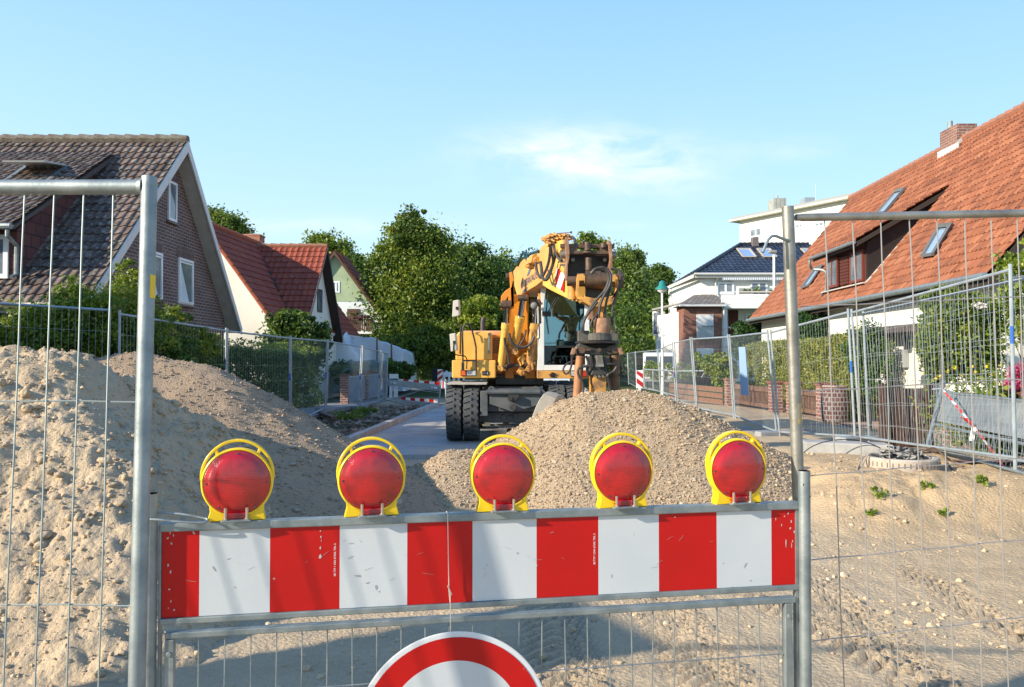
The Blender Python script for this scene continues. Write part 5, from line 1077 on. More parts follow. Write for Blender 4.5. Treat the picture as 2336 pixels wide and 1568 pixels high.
# ---- white house with red roofs
h2 = thing('white_house', 'white rendered house with steep red roofs and a brick chimney', 'house', (-11, 34, 0))
GY = 28.0; RXx, RZ2 = -11.15, 6.45; EXx, EZ2 = -8.45, 2.72; dxy = .043
def sx(y): return dxy*(y-GY)
YB = 40.5
wallpoly([(EXx-.20,GY+.25,-.2),(EXx-.20,GY+.25,EZ2+.12),(RXx,GY+.25,RZ2-.12),(-13.85,GY+.25,EZ2+.1),(-13.85,GY+.25,-.2)], (0,.3,0), white_pl, h2)
b = MB(); b.hexa([(EXx-.25,GY+.55,-.3),(EXx-.2,GY+.55,-.3),(EXx-.2+sx(YB),YB,-.3),(EXx-.25+sx(YB),YB,-.3),(EXx-.25,GY+.55,EZ2+.1),(EXx-.2,GY+.55,EZ2+.1),(EXx-.2+sx(YB),YB,EZ2+.1),(EXx-.25+sx(YB),YB,EZ2+.1)]); b.box(-13.85,-13.6,GY+.5,YB,-.3,EZ2); b.box(-13.8, -8.3, YB-.3, YB, -.3, EZ2); b.prism([(-13.8,YB-.3,EZ2),(-8.3,YB-.3,EZ2),(RXx+.5,YB-.3,RZ2-.1)], (0,.3,0)); b.each('side_wall', white_pl, h2)
Ud = Vector((dxy,1,0)); vr = Vector((EXx-RXx,0,EZ2-RZ2))
r2 = roof('roof', tile_rd, h2, (RXx,GY,RZ2), Ud, vr, YB-GY, vr.length, .25, .34, .024, .03, seed=8, step=4)
roof('roof_back', tile_rd, h2, (RXx,GY,RZ2), Ud, Vector((-2.7,0,-3.9)), YB-GY, 4.74, .3, .34, .024, .03, seed=9, step=4)
b = MB(); ridge_caps(b, (RXx,GY-.02,RZ2+.04), (RXx+sx(YB),YB,RZ2+.04), .11); p_, q_ = Vector((RXx,GY,RZ2-.0)), Vector((EXx,GY,EZ2-.0)); ridge_caps(b, p_+Vector((0,-.02,.0)), q_+Vector((0,-.02,.0)), .075); b.build('ridge_tiles', mat('red ridge tile', (.33,.08,.03), .8), r2, smooth=True)
b = MB(); b.prism([(RXx,GY-.0,RZ2-.05),(EXx+.02,GY,EZ2-.05),(EXx-.05,GY,EZ2-.15),(RXx,GY,RZ2-.18)], Ud*(YB-GY)); b.prism([(RXx,GY-.0,RZ2-.05),(-13.85,GY,EZ2-.05),(-13.8,GY,EZ2-.15),(RXx,GY,RZ2-.18)], Ud*(YB-GY)); b.each('roof_boards', white_pa, r2)
# cross gable
CY0, CYR, CY1 = 30.2, 33.1, 36.1; CXg = -7.85; cz = 6.30; ce0, ce1 = 3.05, 2.45
wallpoly([(CXg-.35,CY0+.3,-.3),(CXg-.35,CY1-.3,-.3),(CXg-.35,CY1-.3,ce1+.2),(CXg-.35,CYR,cz-.15),(CXg-.35,CY0+.3,ce0+.25)], (-.3,0,0), white_pl, h2)
b = MB(); b.box(-10.2,CXg-.66,CY0+.32,CY0+.5,-.3,ce0+.3); b.each('side_wall', white_pl, h2)
vl = Vector((0,CY0-CYR,ce0-cz)); vr2 = Vector((0,CY1-CYR,ce1-cz))
def cm(c): # the cross roof stops where it meets the main roof
    return (c[:,0]-sx(c[:,1])-RXx)*(-(EZ2-RZ2)/(EXx-RXx)) > (RZ2-c[:,2])-.25
c2 = roof('cross_roof', tile_rd, h2, (CXg,CYR,cz), (-1,0,0), vl, 2.9, vl.length, .25, .34, .026, .032, seed=12, step=4, mask=cm)
roof('cross_roof_back', tile_rd, h2, (CXg,CYR,cz), (-1,0,0), vr2, 2.9, vr2.length, .25, .34, .026, .032, seed=13, step=4, mask=cm)
b = MB(); ridge_caps(b, (CXg,CYR,cz+.04), (-11,CYR,cz+.04), .10); b.build('ridge_tiles', mat('orange ridge', (.36,.10,.04), .8, 0, (.25,.17,.12), 9), c2, smooth=True)
dkb = mat('dark verge', (.035,.025,.022), .8)
b = MB(); b.prism([(CXg-.01,CYR,cz-.05),(CXg-.01,CY1,ce1-.05),(CXg-.01,CY1,ce1-.18),(CXg-.01,CYR,cz-.2)], (-2.6,0,0)); b.prism([(CXg+.0,CYR,cz+.02),(CXg+.0,CY1,ce1+.02),(CXg+.0,CY1,ce1-.2),(CXg+.0,CYR,cz-.25)], (.03,0,0)); b.each('verge_board', dkb, c2)
b = MB(); b.prism([(CXg+.0,CYR,cz+.02),(CXg+.0,CY0,ce0+.02),(CXg+.0,CY0,ce0-.1),(CXg+.0,CYR,cz-.12)], (.03,0,0)); b.build('verge_tiles', mat('pinkish verge', (.40,.20,.13), .8), c2)
b = MB(); b.bar((RXx+.45,32.75,RZ2-.42), (EXx+.05,30.4,EZ2+.42), .22, .05); b.build('valley', dkb, r2)
y0 = (CXg-.35)/((724-CX)/F)-.1; y1 = (CXg-.35)/((735-CX)/F)-.1; window(h2, (CXg-.35,y0,3.52), (0,1,0), y1-y0, .98, (1,0,0), fr=wood_d, t=.07, out=.03)
b = MB(); cp_ = at(579,549,35.2); b.box(cp_.x-.38, cp_.x+.36, 34.9, 35.6, 5.9, 7.05); b.box(cp_.x-.41, cp_.x+.39, 34.87, 35.63, 7.05, 7.12); ch_ = b.build('chimney', brick_rd, h2)
b = MB(); b.tube([(cp_.x-.1,35.2,7.1),(cp_.x-.1,35.2,7.3)], .05, 8); b.tube([(cp_.x-.1,35.2,7.32),(cp_.x-.1,35.2,7.36)], .1, 8); b.build('cowl', black, ch_)
b = MB(); P_ = [at(598,553,34.6), at(610,570,34.2), at(600,585,33.6), at(590,560,34.2)]; b.prism(P_, (-.02,-.05,.03)); b.build('flashing', mat('lead flashing', (.35,.40,.45), .5), ch_)
for (px, py) in ((683,753),(712,757)): pass

# ---- green gabled house behind
h3 = thing('green_house', 'pale green gabled house with a white ground floor and a dark balcony', 'house', (-9.5, 46, -.25))
Y3 = 45; g3 = mat('pale green render', (.34,.42,.26), .9, 0, (.24,.31,.20), 1.2, cut=(.45,.75))
ap, er = at(765,575,Y3), at(876,730,Y3); el_ = Vector((ap.x-(er.x-ap.x), Y3, er.z)); zs = at(0,688,Y3).z; k_ = (ap.z-zs)/(ap.z-er.z)
wallpoly([ap, (ap.x+(er.x-ap.x)*k_, Y3, zs), (ap.x-(er.x-ap.x)*k_, Y3, zs)], (0,.3,0), g3, h3)
wallpoly([(ap.x-(er.x-ap.x)*k_, Y3+.02, zs), (ap.x+(er.x-ap.x)*k_, Y3+.02, zs), (er.x-.1,Y3+.02,er.z), (er.x-.1,Y3+.02,-.3), (el_.x+.1,Y3+.02,-.3), (el_.x+.1,Y3+.02,er.z)], (0,.3,0), mat('white plaster', (.66,.70,.70), .9), h3)
b = MB(); b.box(er.x-.4, er.x-.1, Y3+.3, Y3+3, -.3, er.z); b.box(el_.x+.1, el_.x+.4, Y3+.3, Y3+3, -.3, er.z); b.each('side_wall', white_pl, h3)
v3 = er-ap; v3l = el_-ap; r3 = roof('roof', tile_rd, h3, ap+Vector((0,-.3,.06)), (0,1,0), v3, 3.6, v3.length, .4, .4, .03, .03, seed=3, step=3); roof('roof_back', tile_or, h3, ap+Vector((0,-.3,.06)), (0,1,0), v3l, 3.6, v3l.length, .4, .4, .03, .03, seed=4, step=3)
b = MB(); b.prism([ap+Vector((0,-.3,.04)), er+Vector((0,-.3,.04)), er+Vector((0,-.3,-.14)), ap+Vector((0,-.3,-.2))], (0,.05,0)); b.prism([ap+Vector((0,-.3,.04)), el_+Vector((0,-.3,.04)), el_+Vector((0,-.3,-.14)), ap+Vector((0,-.3,-.2))], (0,.05,0)); b.each('verge_board', wood_d, r3)
p = at(758,668,Y3); w3 = window(h3, (p.x,Y3,p.z), (1,0,0), at(778,0,Y3).x-p.x, at(0,642,Y3).z-p.z, (0,-1,0), t=.08, bars=2)
p = at(792,728,Y3); q = at(820,705,Y3); b = MB(); b.box(p.x,q.x,Y3-.03,Y3+.05,p.z-1.0,q.z); b.build('door', wood_d, h3)
p = at(776,757,Y3-1.2); q = at(849,728,Y3-1.2); b = MB(); b.box(p.x,q.x,Y3-1.3,Y3+.0,p.z-.12,p.z); b.build('balcony_floor', white_pa, h3)
b = MB(); b.box(p.x,q.x,Y3-1.3,Y3-1.24,q.z-.08,q.z+.0)
n_ = 18
for i in range(n_): x0 = p.x+(q.x-p.x)*i/(n_-1); b.box(x0-.04,x0+.04,Y3-1.28,Y3-1.25,p.z+.04,q.z-.08)
b.box(p.x,p.x+.05,Y3-1.25,Y3,q.z-.08,q.z); bl_ = b.build('balcony_railing', wood_d, h3)
leaves('balcony_flowers', rampmat('dark flowers', [(.03,.05,.02),(.12,.05,.04),(.2,.03,.08)], .7), bl_, [((p.x+q.x)/2,Y3-1.35,q.z+.08,.85,.15,.12)], 500, .05, 4)

# ---- unseen off-frame neighbour, sized to shade the left side of the street
h0 = thing('brick_house', 'unseen neighbouring brick house, sized to shade the street, left of the photo', 'house', (-13, 8.3, 0))
b = MB(); b.box(-17.3,-8.9,5.3,9.2,0,3.2); b.prism([(-17.3,5.3,3.2),(-8.9,5.3,3.2),(-13.1,5.3,6.3)], (0,3.9,0)); b.each('wall', brick_dk, h0)
for sg in (1,-1): vv_ = Vector((4.5*sg,0,-3.4)); roof('roof', tile_dk, h0, (-13.1,5.0,6.55), (0,1,0), vv_, 4.5, vv_.length, .3, .36, .028, .035, seed=6, step=3)
for k in range(2): window(h0, (-8.9,5.8+k*1.8,1.1), (0,1,0), 1.2, 1.3, (1,0,0), bars=2)

# ---- right orange-roofed house
h4 = thing('orange_roof_house', 'white house with a large orange pantile roof and dormer at the right', 'house', (9.5, 22, 0))
SL = .045; NY, FY = 14.2, 30.3; ex0, ez = 8.54, 3.05; rx0, rz = 12.58, 7.80
def ox(y): return SL*(y-NY)
U4 = Vector((SL,1,0)).normalized(); V4 = Vector((ex0-rx0,0,ez-rz)); L4 = (FY-NY)
r4 = roof('roof', tile_or, h4, (rx0,NY-.25,rz), U4, V4, L4+.5, V4.length, .155, .26, .026, .022, seed=21)
roof('roof_back', tile_or, h4, (rx0,NY-.25,rz), U4, Vector((-(ex0-rx0),0,ez-rz)), L4+.5, V4.length, .3, .36, .024, .03, seed=22, step=3)
b = MB(); ridge_caps(b, (rx0,NY-.27,rz+.05), (rx0+ox(FY+.2),FY+.25,rz+.05), .12); b.build('ridge_tiles', mat('ridge pantile', (.34,.13,.07), .8, 0, (.25,.12,.08), 6), r4, smooth=True)
dk4 = mat('dark brown fascia', (.035,.025,.02), .7)
b = MB()
for y_ in (NY-.25, FY+.20): 
    b.prism([(rx0+ox(y_),y_,rz-.03),(ex0+ox(y_),y_,ez-.03),(ex0+ox(y_),y_,ez-.26),(rx0+ox(y_),y_,rz-.28)], (0,.04,0)); b.prism([(rx0+ox(y_),y_,rz-.03),(2*rx0-ex0+ox(y_),y_,ez-.03),(2*rx0-ex0+ox(y_),y_,ez-.26),(rx0+ox(y_),y_,rz-.28)], (0,.04,0))
b.each('verge_board', dk4, r4)
b = MB(); b.prism([(rx0,NY-.2,rz-.04),(ex0,NY-.2,ez-.04),(ex0,NY-.2,ez-.16),(rx0,NY-.2,rz-.18)], U4*(L4+.4)); b.prism([(rx0,NY-.2,rz-.04),(2*rx0-ex0,NY-.2,ez-.04),(2*rx0-ex0,NY-.2,ez-.16),(rx0,NY-.2,rz-.18)], U4*(L4+.4)); b.each('roof_boards', dk4, r4)
b = MB(); b.tube([(ex0-.08,NY-.25,ez-.02),(ex0-.08+ox(FY+.2),FY+.25,ez-.02)], .065, 8)
b.each('gutter', steel, r4, smooth=True)
wl4 = .42
b = MB(); 
def wseg(x0_, x1_, y0_, y1_, z0_, z1_): b.hexa([(x0_+ox(y0_),y0_,z0_),(x1_+ox(y0_),y0_,z0_),(x1_+ox(y1_),y1_,z0_),(x0_+ox(y1_),y1_,z0_),(x0_+ox(y0_),y0_,z1_),(x1_+ox(y0_),y0_,z1_),(x1_+ox(y1_),y1_,z1_),(x0_+ox(y1_),y1_,z1_)])
wseg(ex0+wl4, ex0+wl4+.3, NY, FY, -.1, ez+.32); wseg(2*rx0-ex0-.7, 2*rx0-ex0-.4, NY, FY, -.1, ez+.3); b.each('side_wall', white_pl, h4)
for y_ in (NY, FY-.3): wallpoly([(ex0+wl4+.3+ox(y_),y_,-.1),(2*rx0-ex0-.7+ox(y_),y_,-.1),(2*rx0-ex0-.7+ox(y_),y_,ez+.45),(rx0+ox(y_),y_,rz-.2),(ex0+wl4+.3+ox(y_),y_,ez+.6)], (0,.3,0), white_pl, h4, 'gable_wall')
# roof coordinates: s = horizontal distance in from the eave
def RF(y, s, lift=0): n = Vector((-(rz-ez), 0, rx0-ex0)).normalized(); return Vector((ex0+ox(y)+s, y, ez+(rz-ez)/(rx0-ex0)*s)) + n*lift
def onroof(px, py, lift=0):
    u4 = U4; n = Vector((-(rz-ez),0,rx0-ex0)).normalized(); n = (u4.cross(Vector((rx0-ex0,0,rz-ez)))).normalized(); n = n if n.z > 0 else -n
    return onplane(px, py, Vector((ex0,NY,ez))+n*lift, n)
# dormer
a_ = onroof(1979,644); b_ = onroof(1888,664); c_ = onroof(2142,441)
dy0, dy1 = a_.y, b_.y; fx = (a_.x-ox(a_.y)); fzb = a_.z; fzt = at(1970,552,dy0).z; topz = c_.z; topx = c_.x-ox(c_.y)
cl = mat('dark weatherboard', (.014,.010,.009), .7, 0, (.025,.016,.013), 8)
dm = MB(); dm.prism([(fx+ox(dy0),dy0,fzb-.05),(topx+ox(dy0),dy0,topz),(fx+ox(dy0),dy0,fzt)], (0,.1,0)); dm.prism([(fx+ox(dy1),dy1-.1,fzb-.05),(topx+ox(dy1),dy1-.1,topz),(fx+ox(dy1),dy1-.1,fzt)], (0,.1,0)); D4 = dm.each('dormer_cheek', cl, h4)
dm = MB(); dm.hexa([(fx+ox(dy0),dy0+.1,fzb-.1),(fx+.1+ox(dy0),dy0+.1,fzb-.1),(fx+.1+ox(dy1),dy1-.1,fzb-.1),(fx+ox(dy1),dy1-.1,fzb-.1),(fx+ox(dy0),dy0+.1,fzt),(fx+.1+ox(dy0),dy0+.1,fzt),(fx+.1+ox(dy1),dy1-.1,fzt),(fx+ox(dy1),dy1-.1,fzt)]); dm.build('dormer_front', mat('red brown boards', (.13,.035,.022), .6, 0, (.09,.03,.02), 9), D4)
vd = Vector((fx-.30-topx-.05,0,fzt-.05-topz)); vd = vd*1.02
dr = roof('dormer_roof', tile_or, D4, (topx+.05+ox(dy0)-.2*SL,dy0-.2,topz+.10), U4, vd, (dy1-dy0)+.4, vd.length, .155, .26, .026, .022, seed=33)
b = MB(); E0 = Vector((topx+.05+ox(dy0),dy0-.2,topz+.06)); b.prism([E0, E0+vd, E0+vd-Vector((0,0,.12)), E0-Vector((0,0,.14))], U4*((dy1-dy0)+.4)); b.build('dormer_boards', dk4, dr)
g0 = E0+vd+Vector((-.08,0,-.02)); g1 = g0+U4*((dy1-dy0)+.42); b = MB(); b.tube([g0, g1], .05, 8); b.tube(spline([g1, g1+Vector((0,.02,-.18)), g1+Vector((.12,.10,-.3)), Vector((fx+ox(dy1)-.02,dy1+.04,fzt-.45)), Vector((fx+ox(dy1)-.02,dy1+.04,fzb+.05)), Vector((fx+ox(dy1)-.16,dy1+.04,fzb-.08))], 4), .04, 8); b.each('gutter', steel, dr, smooth=True)
b = MB(); b.bar((fx+ox(dy0)-.05,dy0-.04,fzb-.02), (topx+ox(dy0),dy0-.04,topz-.02), .10, .04); b.bar((fx+ox(dy0)-.08,dy0-.08,fzb-.02), (fx+ox(dy1)-.08,dy1+.05,fzb-.02), .16, .03); b.build('lead_flashing', mat('pale lead', (.48,.46,.42), .6), D4)
wfr = mat('red brown frame', (.17,.04,.025), .5); hgt = fzt-fzb-.22; W_ = dy1-dy0
for (u0, u1) in ((.06,.36),(.60,.90)):
    w = window(D4, (fx+ox(dy0)+.0*u0-.005,dy0+W_*u0,fzb+.06), (SL,1,0), W_*(u1-u0), hgt, (-1,0,0), fr=wfr, t=.06, bars=2, out=.05)
b = MB(); 
for i in range(9): z_ = fzb+.08+i*(hgt-.05)/9; y_ = dy0+W_*.385; b.hexa([(fx+ox(y_)-.05,y_,z_),(fx+ox(y_)-.01,y_,z_),(fx+ox(y_)-.01,y_+W_*.19,z_),(fx+ox(y_)-.05,y_+W_*.19,z_),(fx+ox(y_)-.07,y_,z_+.07),(fx+ox(y_)-.02,y_,z_+.07),(fx+ox(y_)-.02,y_+W_*.19,z_+.07),(fx+ox(y_)-.07,y_+W_*.19,z_+.07)])
b.build('shutter', mat('brown shutter', (.10,.03,.022), .6), D4)
def skylight(quad, par):   # quad of photo pixels: top-left, top-right, bottom-right, bottom-left
    P = [onroof(x, y, .09) for x, y in quad]; b = MB()
    for i in range(4): b.bar(P[i], P[(i+1)%4], .07, .07)
    s_ = b.build('roof_window', mat('grey roof window frame', (.12,.12,.12), .5), par)
    b = MB(); n = (P[1]-P[0]).cross(P[3]-P[0]).normalized(); n = n if n.z > 0 else -n; b.prism([p-n*.02 for p in P], n*.012); b.build('pane', sky_glass, s_)
    b = MB(); b.bar(P[0]*.93+P[3]*.07+n*.02, P[1]*.93+P[2]*.07+n*.02, .09, .05); b.build('top_cover', steel2, s_)
skylight([(2046,434),(2063,430),(2018,484),(2000,487)], h4); skylight([(2145,514),(2170,511),(2128,580),(2104,584)], h4); skylight([(1862,611),(1876,606),(1846,650),(1829,657)], h4)
def ry_(px): return (rx0-SL*NY)/(((px-CX)/F)-SL)
yA, yB = 22.2, 23.1; b = MB(); b.box(rx0+ox(yA)-.22, rx0+ox(yA)+.35, yA, yB, rz-.6, 1.55+(818-279)/F*yA); c4 = b.build('chimney', brickmat('chimney brick', (.17,.075,.055), (.24,.11,.08), (.32,.26,.22)), h4)
b = MB(); b.tube([(rx0+ox(yA)-.05,yB-.25,rz),(rx0+ox(yA)-.05,yB-.25,rz+.72)], .07, 10); b.build('flue', steel, c4)
b = MB(); x_c = rx0+ox(yA); b.prism([(x_c-.25,yA-.1,rz-.42),(x_c-.25,yB+.1,rz-.42),(x_c-.25,yB+.1,rz-.10),(x_c-.25,yA-.1,rz-.10)], (.03,0,0)); b.prism([(x_c-.28,yA-.03,rz-.42),(x_c+.05,yA-.03,rz+.02),(x_c+.05,yA-.03,rz+.22),(x_c-.28,yA-.03,rz-.10)], (0,.03,0)); b.build('lead_flashing', mat('pale lead', (.46,.47,.46), .5), c4)
# porch and door under the eave
wxr = lambda px: (ex0+wl4-SL*NY)/(((px-CX)/F)-SL)
xw = lambda y: ex0+wl4+ox(y)
b = MB(); pY0, pY1 = 15.2, 19.6; b.hexa([(8.45,pY0,2.13),(xw(pY0),pY0,2.13),(xw(pY1),pY1,2.13),(8.6,pY1,2.13),(8.45,pY0,2.28),(xw(pY0),pY0,2.28),(xw(pY1),pY1,2.28),(8.6,pY1,2.28)]); pr_ = b.build('porch_roof', mat('dark porch beam', (.07,.05,.045), .8), h4)
b = MB(); b.prism([(8.42,pY0,2.285),(8.42,pY0,2.50),(8.57,pY1-.6,2.50),(8.57,pY1-.6,2.285)], (.05,0,0)); b.build('fascia', white_pa, pr_)
b = MB(); b.box(8.6,8.7,pY1-.3,pY1-.2,0,2.13); b.build('porch_post', wood_d, pr_)
y0, y1 = wxr(2037), wxr(2017); y0, y1 = min(y0,y1), max(y0,y1); w = window(h4, (xw(y0)-.001,y0,.75), (SL,1,0), y1-y0, 1.55, (-1,0,0), fr=wfr, t=.12)
for yy in (23.6, 26.4): window(h4, (xw(yy)-.001,yy,.9), (SL,1,0), 1.4, 1.2, (-1,0,0), fr=wfr, bars=2)
b = MB(); yl = wxr(2080); b.obox((xw(yl)-.1,yl,1.9),(.12,.12,.3)); b.tube([(xw(yl)-.1,yl,2.05),(xw(yl)-.1,yl,2.2),(xw(yl),yl,2.2)],.015,6); b.build('wall_lantern', black, h4)
b = MB(); b.obox((xw(yl+.3)-.07,yl+.3,1.55),(.12,.34,.42)); b.build('letter_box', mat('grey letter box', (.30,.31,.31), .5), h4, bevel=.01)

# ---- apartment house with brick bay
h5 = thing('apartment_house', 'white apartment house with a brick bay, blue black roof and balconies', 'house', (17, 60, -.25))
Y5 = 58.0; A5 = lambda px, py, Y=Y5: at(px, py, Y)
def fwall(px0, px1, py0, py1, Y, d, m, par, name='wall'):
    b = pb(px0, py0, px1, py1, Y, d); return b.build(name, m, par)
wht5 = mat('bright white render', (.82,.80,.74), .9)
fwall(1600, 1870, 628, 885, Y5, 12, wht5, h5)
xl = at(1600,0,Y5).x; xside = xl
b = MB(); e0 = at(1583,624,Y5-.6); ztop = e0.z; rl = at(1690,558,Y5+5.2); rr = Vector((at(1900,0,Y5).x, Y5+5.2, rl.z)); fr_ = Vector((at(1905,0,Y5).x, Y5-.6, ztop)); eb = Vector((at(1524,655,Y5-.6+11.6).x+3.2, Y5+11.4, ztop)); eb = Vector((e0.x+.5, Y5+11.4, ztop)); brr = Vector((fr_.x, Y5+11.4, ztop))
U5 = Vector((1,0,0)); V5 = Vector((0, e0.y-rl.y, e0.z-rl.z))
def m5(c): # left hip line of the front slope
    t = (rl.y-c[:,1])/(rl.y-e0.y); return c[:,0] > rl.x+(e0.x-rl.x)*t
r5 = roof('roof', tile_bk, h5, (e0.x, rl.y, rl.z), U5, V5, fr_.x-e0.x, V5.length, .36, .36, .03, .03, mask=m5, seed=4, step=4)
b = MB(); b.add([e0, rl, eb], [(0,1,2)]); b.add([rl, rr, brr, eb], [(0,1,2,3)]); b.add([rr, fr_, brr], [(0,1,2)]); b.add([e0+Vector((0,0,-.03)), fr_+Vector((0,0,-.03)), brr+Vector((0,0,-.03)), eb+Vector((0,0,-.03))], [(3,2,1,0)]); b.build('hip_slopes', mat('blue black roof', (.03,.038,.055), .4), r5)
b = MB(); ridge_caps(b, e0+Vector((0,0,.05)), rl+Vector((0,0,.06)), .13); ridge_caps(b, rl+Vector((0,0,.06)), rr+Vector((0,0,.06)), .13); ridge_caps(b, eb+Vector((0,0,.06)), rl+Vector((0,0,.06)), .13); b.build('ridge_tiles', mat('dark ridge', (.03,.035,.045), .4), r5, smooth=True)
b = MB(); b.tube([e0+Vector((0,-.1,-.05)), fr_+Vector((0,-.1,-.05))], .09, 8); b.box(e0.x,fr_.x,e0.y,e0.y+.05,e0.z-.3,e0.z-.04); b.box(e0.x,e0.x+.05,e0.y,eb.y,e0.z-.3,e0.z-.04); b.each('gutter', mat('pale gutter', (.55,.54,.5), .5), r5)
def slk(px, py, w_, par):
    n = Vector((0,-V5.z,V5.y)); n = n if n.z > 0 else -n; n.normalize(); p = onplane(px, py, rl, n); q = V5.normalized(); b = MB()
    P = [p+Vector((-w_/2,0,0))+n*.1, p+Vector((w_/2,0,0))+n*.1, p+Vector((w_/2,0,0))+q*1.9+n*.1, p+Vector((-w_/2,0,0))+q*1.9+n*.1]
    for i in range(4): b.bar(P[i], P[(i+1)%4], .12, .08)
    s_ = b.build('roof_window', mat('beige window frame', (.42,.38,.32), .5), par); b = MB(); b.prism([x-n*.03 for x in P], n*.02); b.build('pane', sky_glass, s_)
for px in (1695, 1741, 1841): slk(px, 570, 1.0, h5)
b = pb(1718, 541, 1731, 562, Y5+4.6, .7); b.build('chimney', mat('slate chimney', (.14,.12,.12), .8), h5)
# upper windows, balcony, awning
for (x0, x1, y0_, y1_, br) in ((1636,1670,644,672,2),(1711,1746,643,676,2),(1778,1790,644,672,1)):
    p = A5(x0, y1_); window(h5, (p.x,Y5,p.z), (1,0,0), A5(x1,0).x-p.x, A5(0,y0_).z-p.z, (0,-1,0), t=.14, bars=br, out=.1)
b = MB(); p = A5(1645,703,Y5-2.2); q = A5(1800,673,Y5-2.2); b.box(p.x,q.x,Y5-2.2,Y5,p.z-.02,p.z+.22); b.build('balcony_floor', wht5, h5)
b = MB(); n_ = 34
for i in range(n_): x0 = p.x+(q.x-p.x)*i/n_; b.box(x0,x0+(q.x-p.x)/n_*.72,Y5-2.24,Y5-2.2,p.z+.25,q.z+.02*(i%2))
b.box(p.x,q.x,Y5-2.20,Y5-2.12,q.z-.3,q.z-.2); b.box(p.x,q.x,Y5-2.20,Y5-2.12,q.z+.18,q.z+.24); bal = b.build('balcony_railing', white_pa, h5)
b = MB(); x_ = q.x
for px in (1693,): pass
for i in range(3): x0 = A5(1665+i*30,0).x; b.box(x0,x0+.9,Y5-2.1,Y5-1.9,q.z+.1,q.z+.3)
fb = b.build('flower_box', wood_m, bal); leaves('balcony_plants', leafC, fb, [(A5(1668+i*30,0).x+.4,Y5-2.0,q.z+.4,.5,.15,.22) for i in range(3)], 500, .07, 5)
b = MB(); aw = A5(1648,640,Y5-.7); aw2 = A5(1800,634,Y5-.7); n_ = 60
for i in range(n_): x0 = aw.x+(aw2.x-aw.x)*i/n_; b.box(x0,x0+(aw2.x-aw.x)/n_,Y5-.75,Y5-.72,aw.z-.0+.04*(i%2),aw2.z,i%2)
b.build('awning', [mat('awning blue grey', (.28,.34,.42), .8), white_pa], h5)
for (x0,x1,y0_,y1_) in ((1735,1748,715,745),(1700,1715,716,760)): p = A5(x0,y1_); window(h5, (p.x,Y5,p.z), (1,0,0), A5(x1,0).x-p.x, A5(0,y0_).z-p.z, (0,-1,0), t=.14, out=.1)
b = pb(1662, 706, 1684, 800, Y5-.05, .2); b.build('entrance_wall', mat('dark brick recess', (.12,.04,.03), .9), h5); b = pb(1655,703,1659,880,Y5-2.1,.12); b.build('balcony_post', white_pa, h5)
b = MB(); p = A5(1645,790,Y5-2.2); q = A5(1672,762,Y5-2.2); b.box(p.x,q.x+.0,Y5-2.22,Y5-2.1,p.z,q.z-.1); b.tube([(p.x,Y5-2.1,A5(0,750).z),(q.x+1,Y5-2.1,A5(0,749).z)],.04,6); b.build('lower_balcony', white_pa, h5)
# brick bay with white shutters, low roof
Yb = 55.5; BB = lambda px, py, Y=Yb: at(px, py, Y)
bb = brickmat('bay brick', (.20,.062,.045), (.28,.09,.06), (.28,.2,.16), .26, .085, .012)
c0 = BB(1557,0); b = MB(); z0_ = -.4; zt_ = BB(0,697).z; x1_ = BB(1643,0).x; xc = BB(1557,0).x; xs = at(1546,0,Yb+1.6).x
b.prism([(xc,Yb,z0_),(x1_,Yb,z0_),(x1_,Y5,z0_),(xs,Y5,z0_),(xs,Yb+1.6,z0_)], (0,0,zt_-z0_)); b.build('brick_bay', bb, h5)
zr = BB(0,679,Yb+1.5).z; b = MB(); xq = xs-.4
b.add([(xc-.4,Yb-.4,zt_),(x1_+.2,Yb-.4,zt_),(x1_+.2,Y5,zr+.3),(BB(1600,0).x,Y5,zr+.3),(xs-.4,Yb+1.5,zt_)], [(0,1,2,3),(0,3,4)])
b.add([(xc-.4,Yb-.4,zt_-.03),(x1_+.2,Yb-.4,zt_-.03),(x1_+.2,Y5,zt_-.03),(xs-.4,Y5,zt_-.03),(xs-.4,Yb+1.5,zt_-.03)], [(4,3,2,1,0)]); b.build('bay_roof', brickmat('grey bay tiles', (.17,.15,.14), (.26,.24,.22), (.05,.045,.04), .33, .36, .03, .8, .03), h5)
b = MB(); b.tube([(xc-.4,Yb-.45,zt_-.05),(x1_+.2,Yb-.45,zt_-.05)], .08, 8); b.tube([(x1_+.1,Yb-.2,zt_),(x1_+.1,Yb-.2,-.3)], .07, 8); b.tube([(A5(1632,0).x,Y5-.4,e0.z-.1),(A5(1628,0).x,Y5-.2,e0.z-.6),(A5(1628,0).x,Y5-.2,zt_+.3)], .06, 8); b.build('downpipe', mat('pale pipe', (.6,.6,.58), .5), h5)
for (y0_, y1_) in ((718,774),(795,826)):
    p = BB(1589,y1_); q = BB(1627,y0_); w = window(h5, (p.x,Yb,p.z), (1,0,0), q.x-p.x, q.z-p.z, (0,-1,0), gl=mat('white shutter', (.70,.70,.70), .6), t=.06, out=.06)
    if y0_ == 718:
        b = MB(); b.tube([(p.x,Yb-.12,BB(0,744).z),(q.x,Yb-.12,BB(0,744).z)],.025,6); b.tube([(p.x,Yb-.12,p.z),(q.x,Yb-.12,p.z)],.02,6)
        for i in range(15): xx = p.x+(q.x-p.x)*i/14; b.tube([(xx,Yb-.12,p.z),(xx,Yb-.12,BB(0,744).z)],.012,4,False)
        b.build('window_railing', steel, w)
    b = pb(1587,y0_-7,1629,y0_-1.5,Yb-.012,.02); b.build('brick_lintel', brickmat('bay soldier', (.30,.10,.07), (.38,.14,.09), (.33,.24,.19), .085, .3, .012, off=0), w)
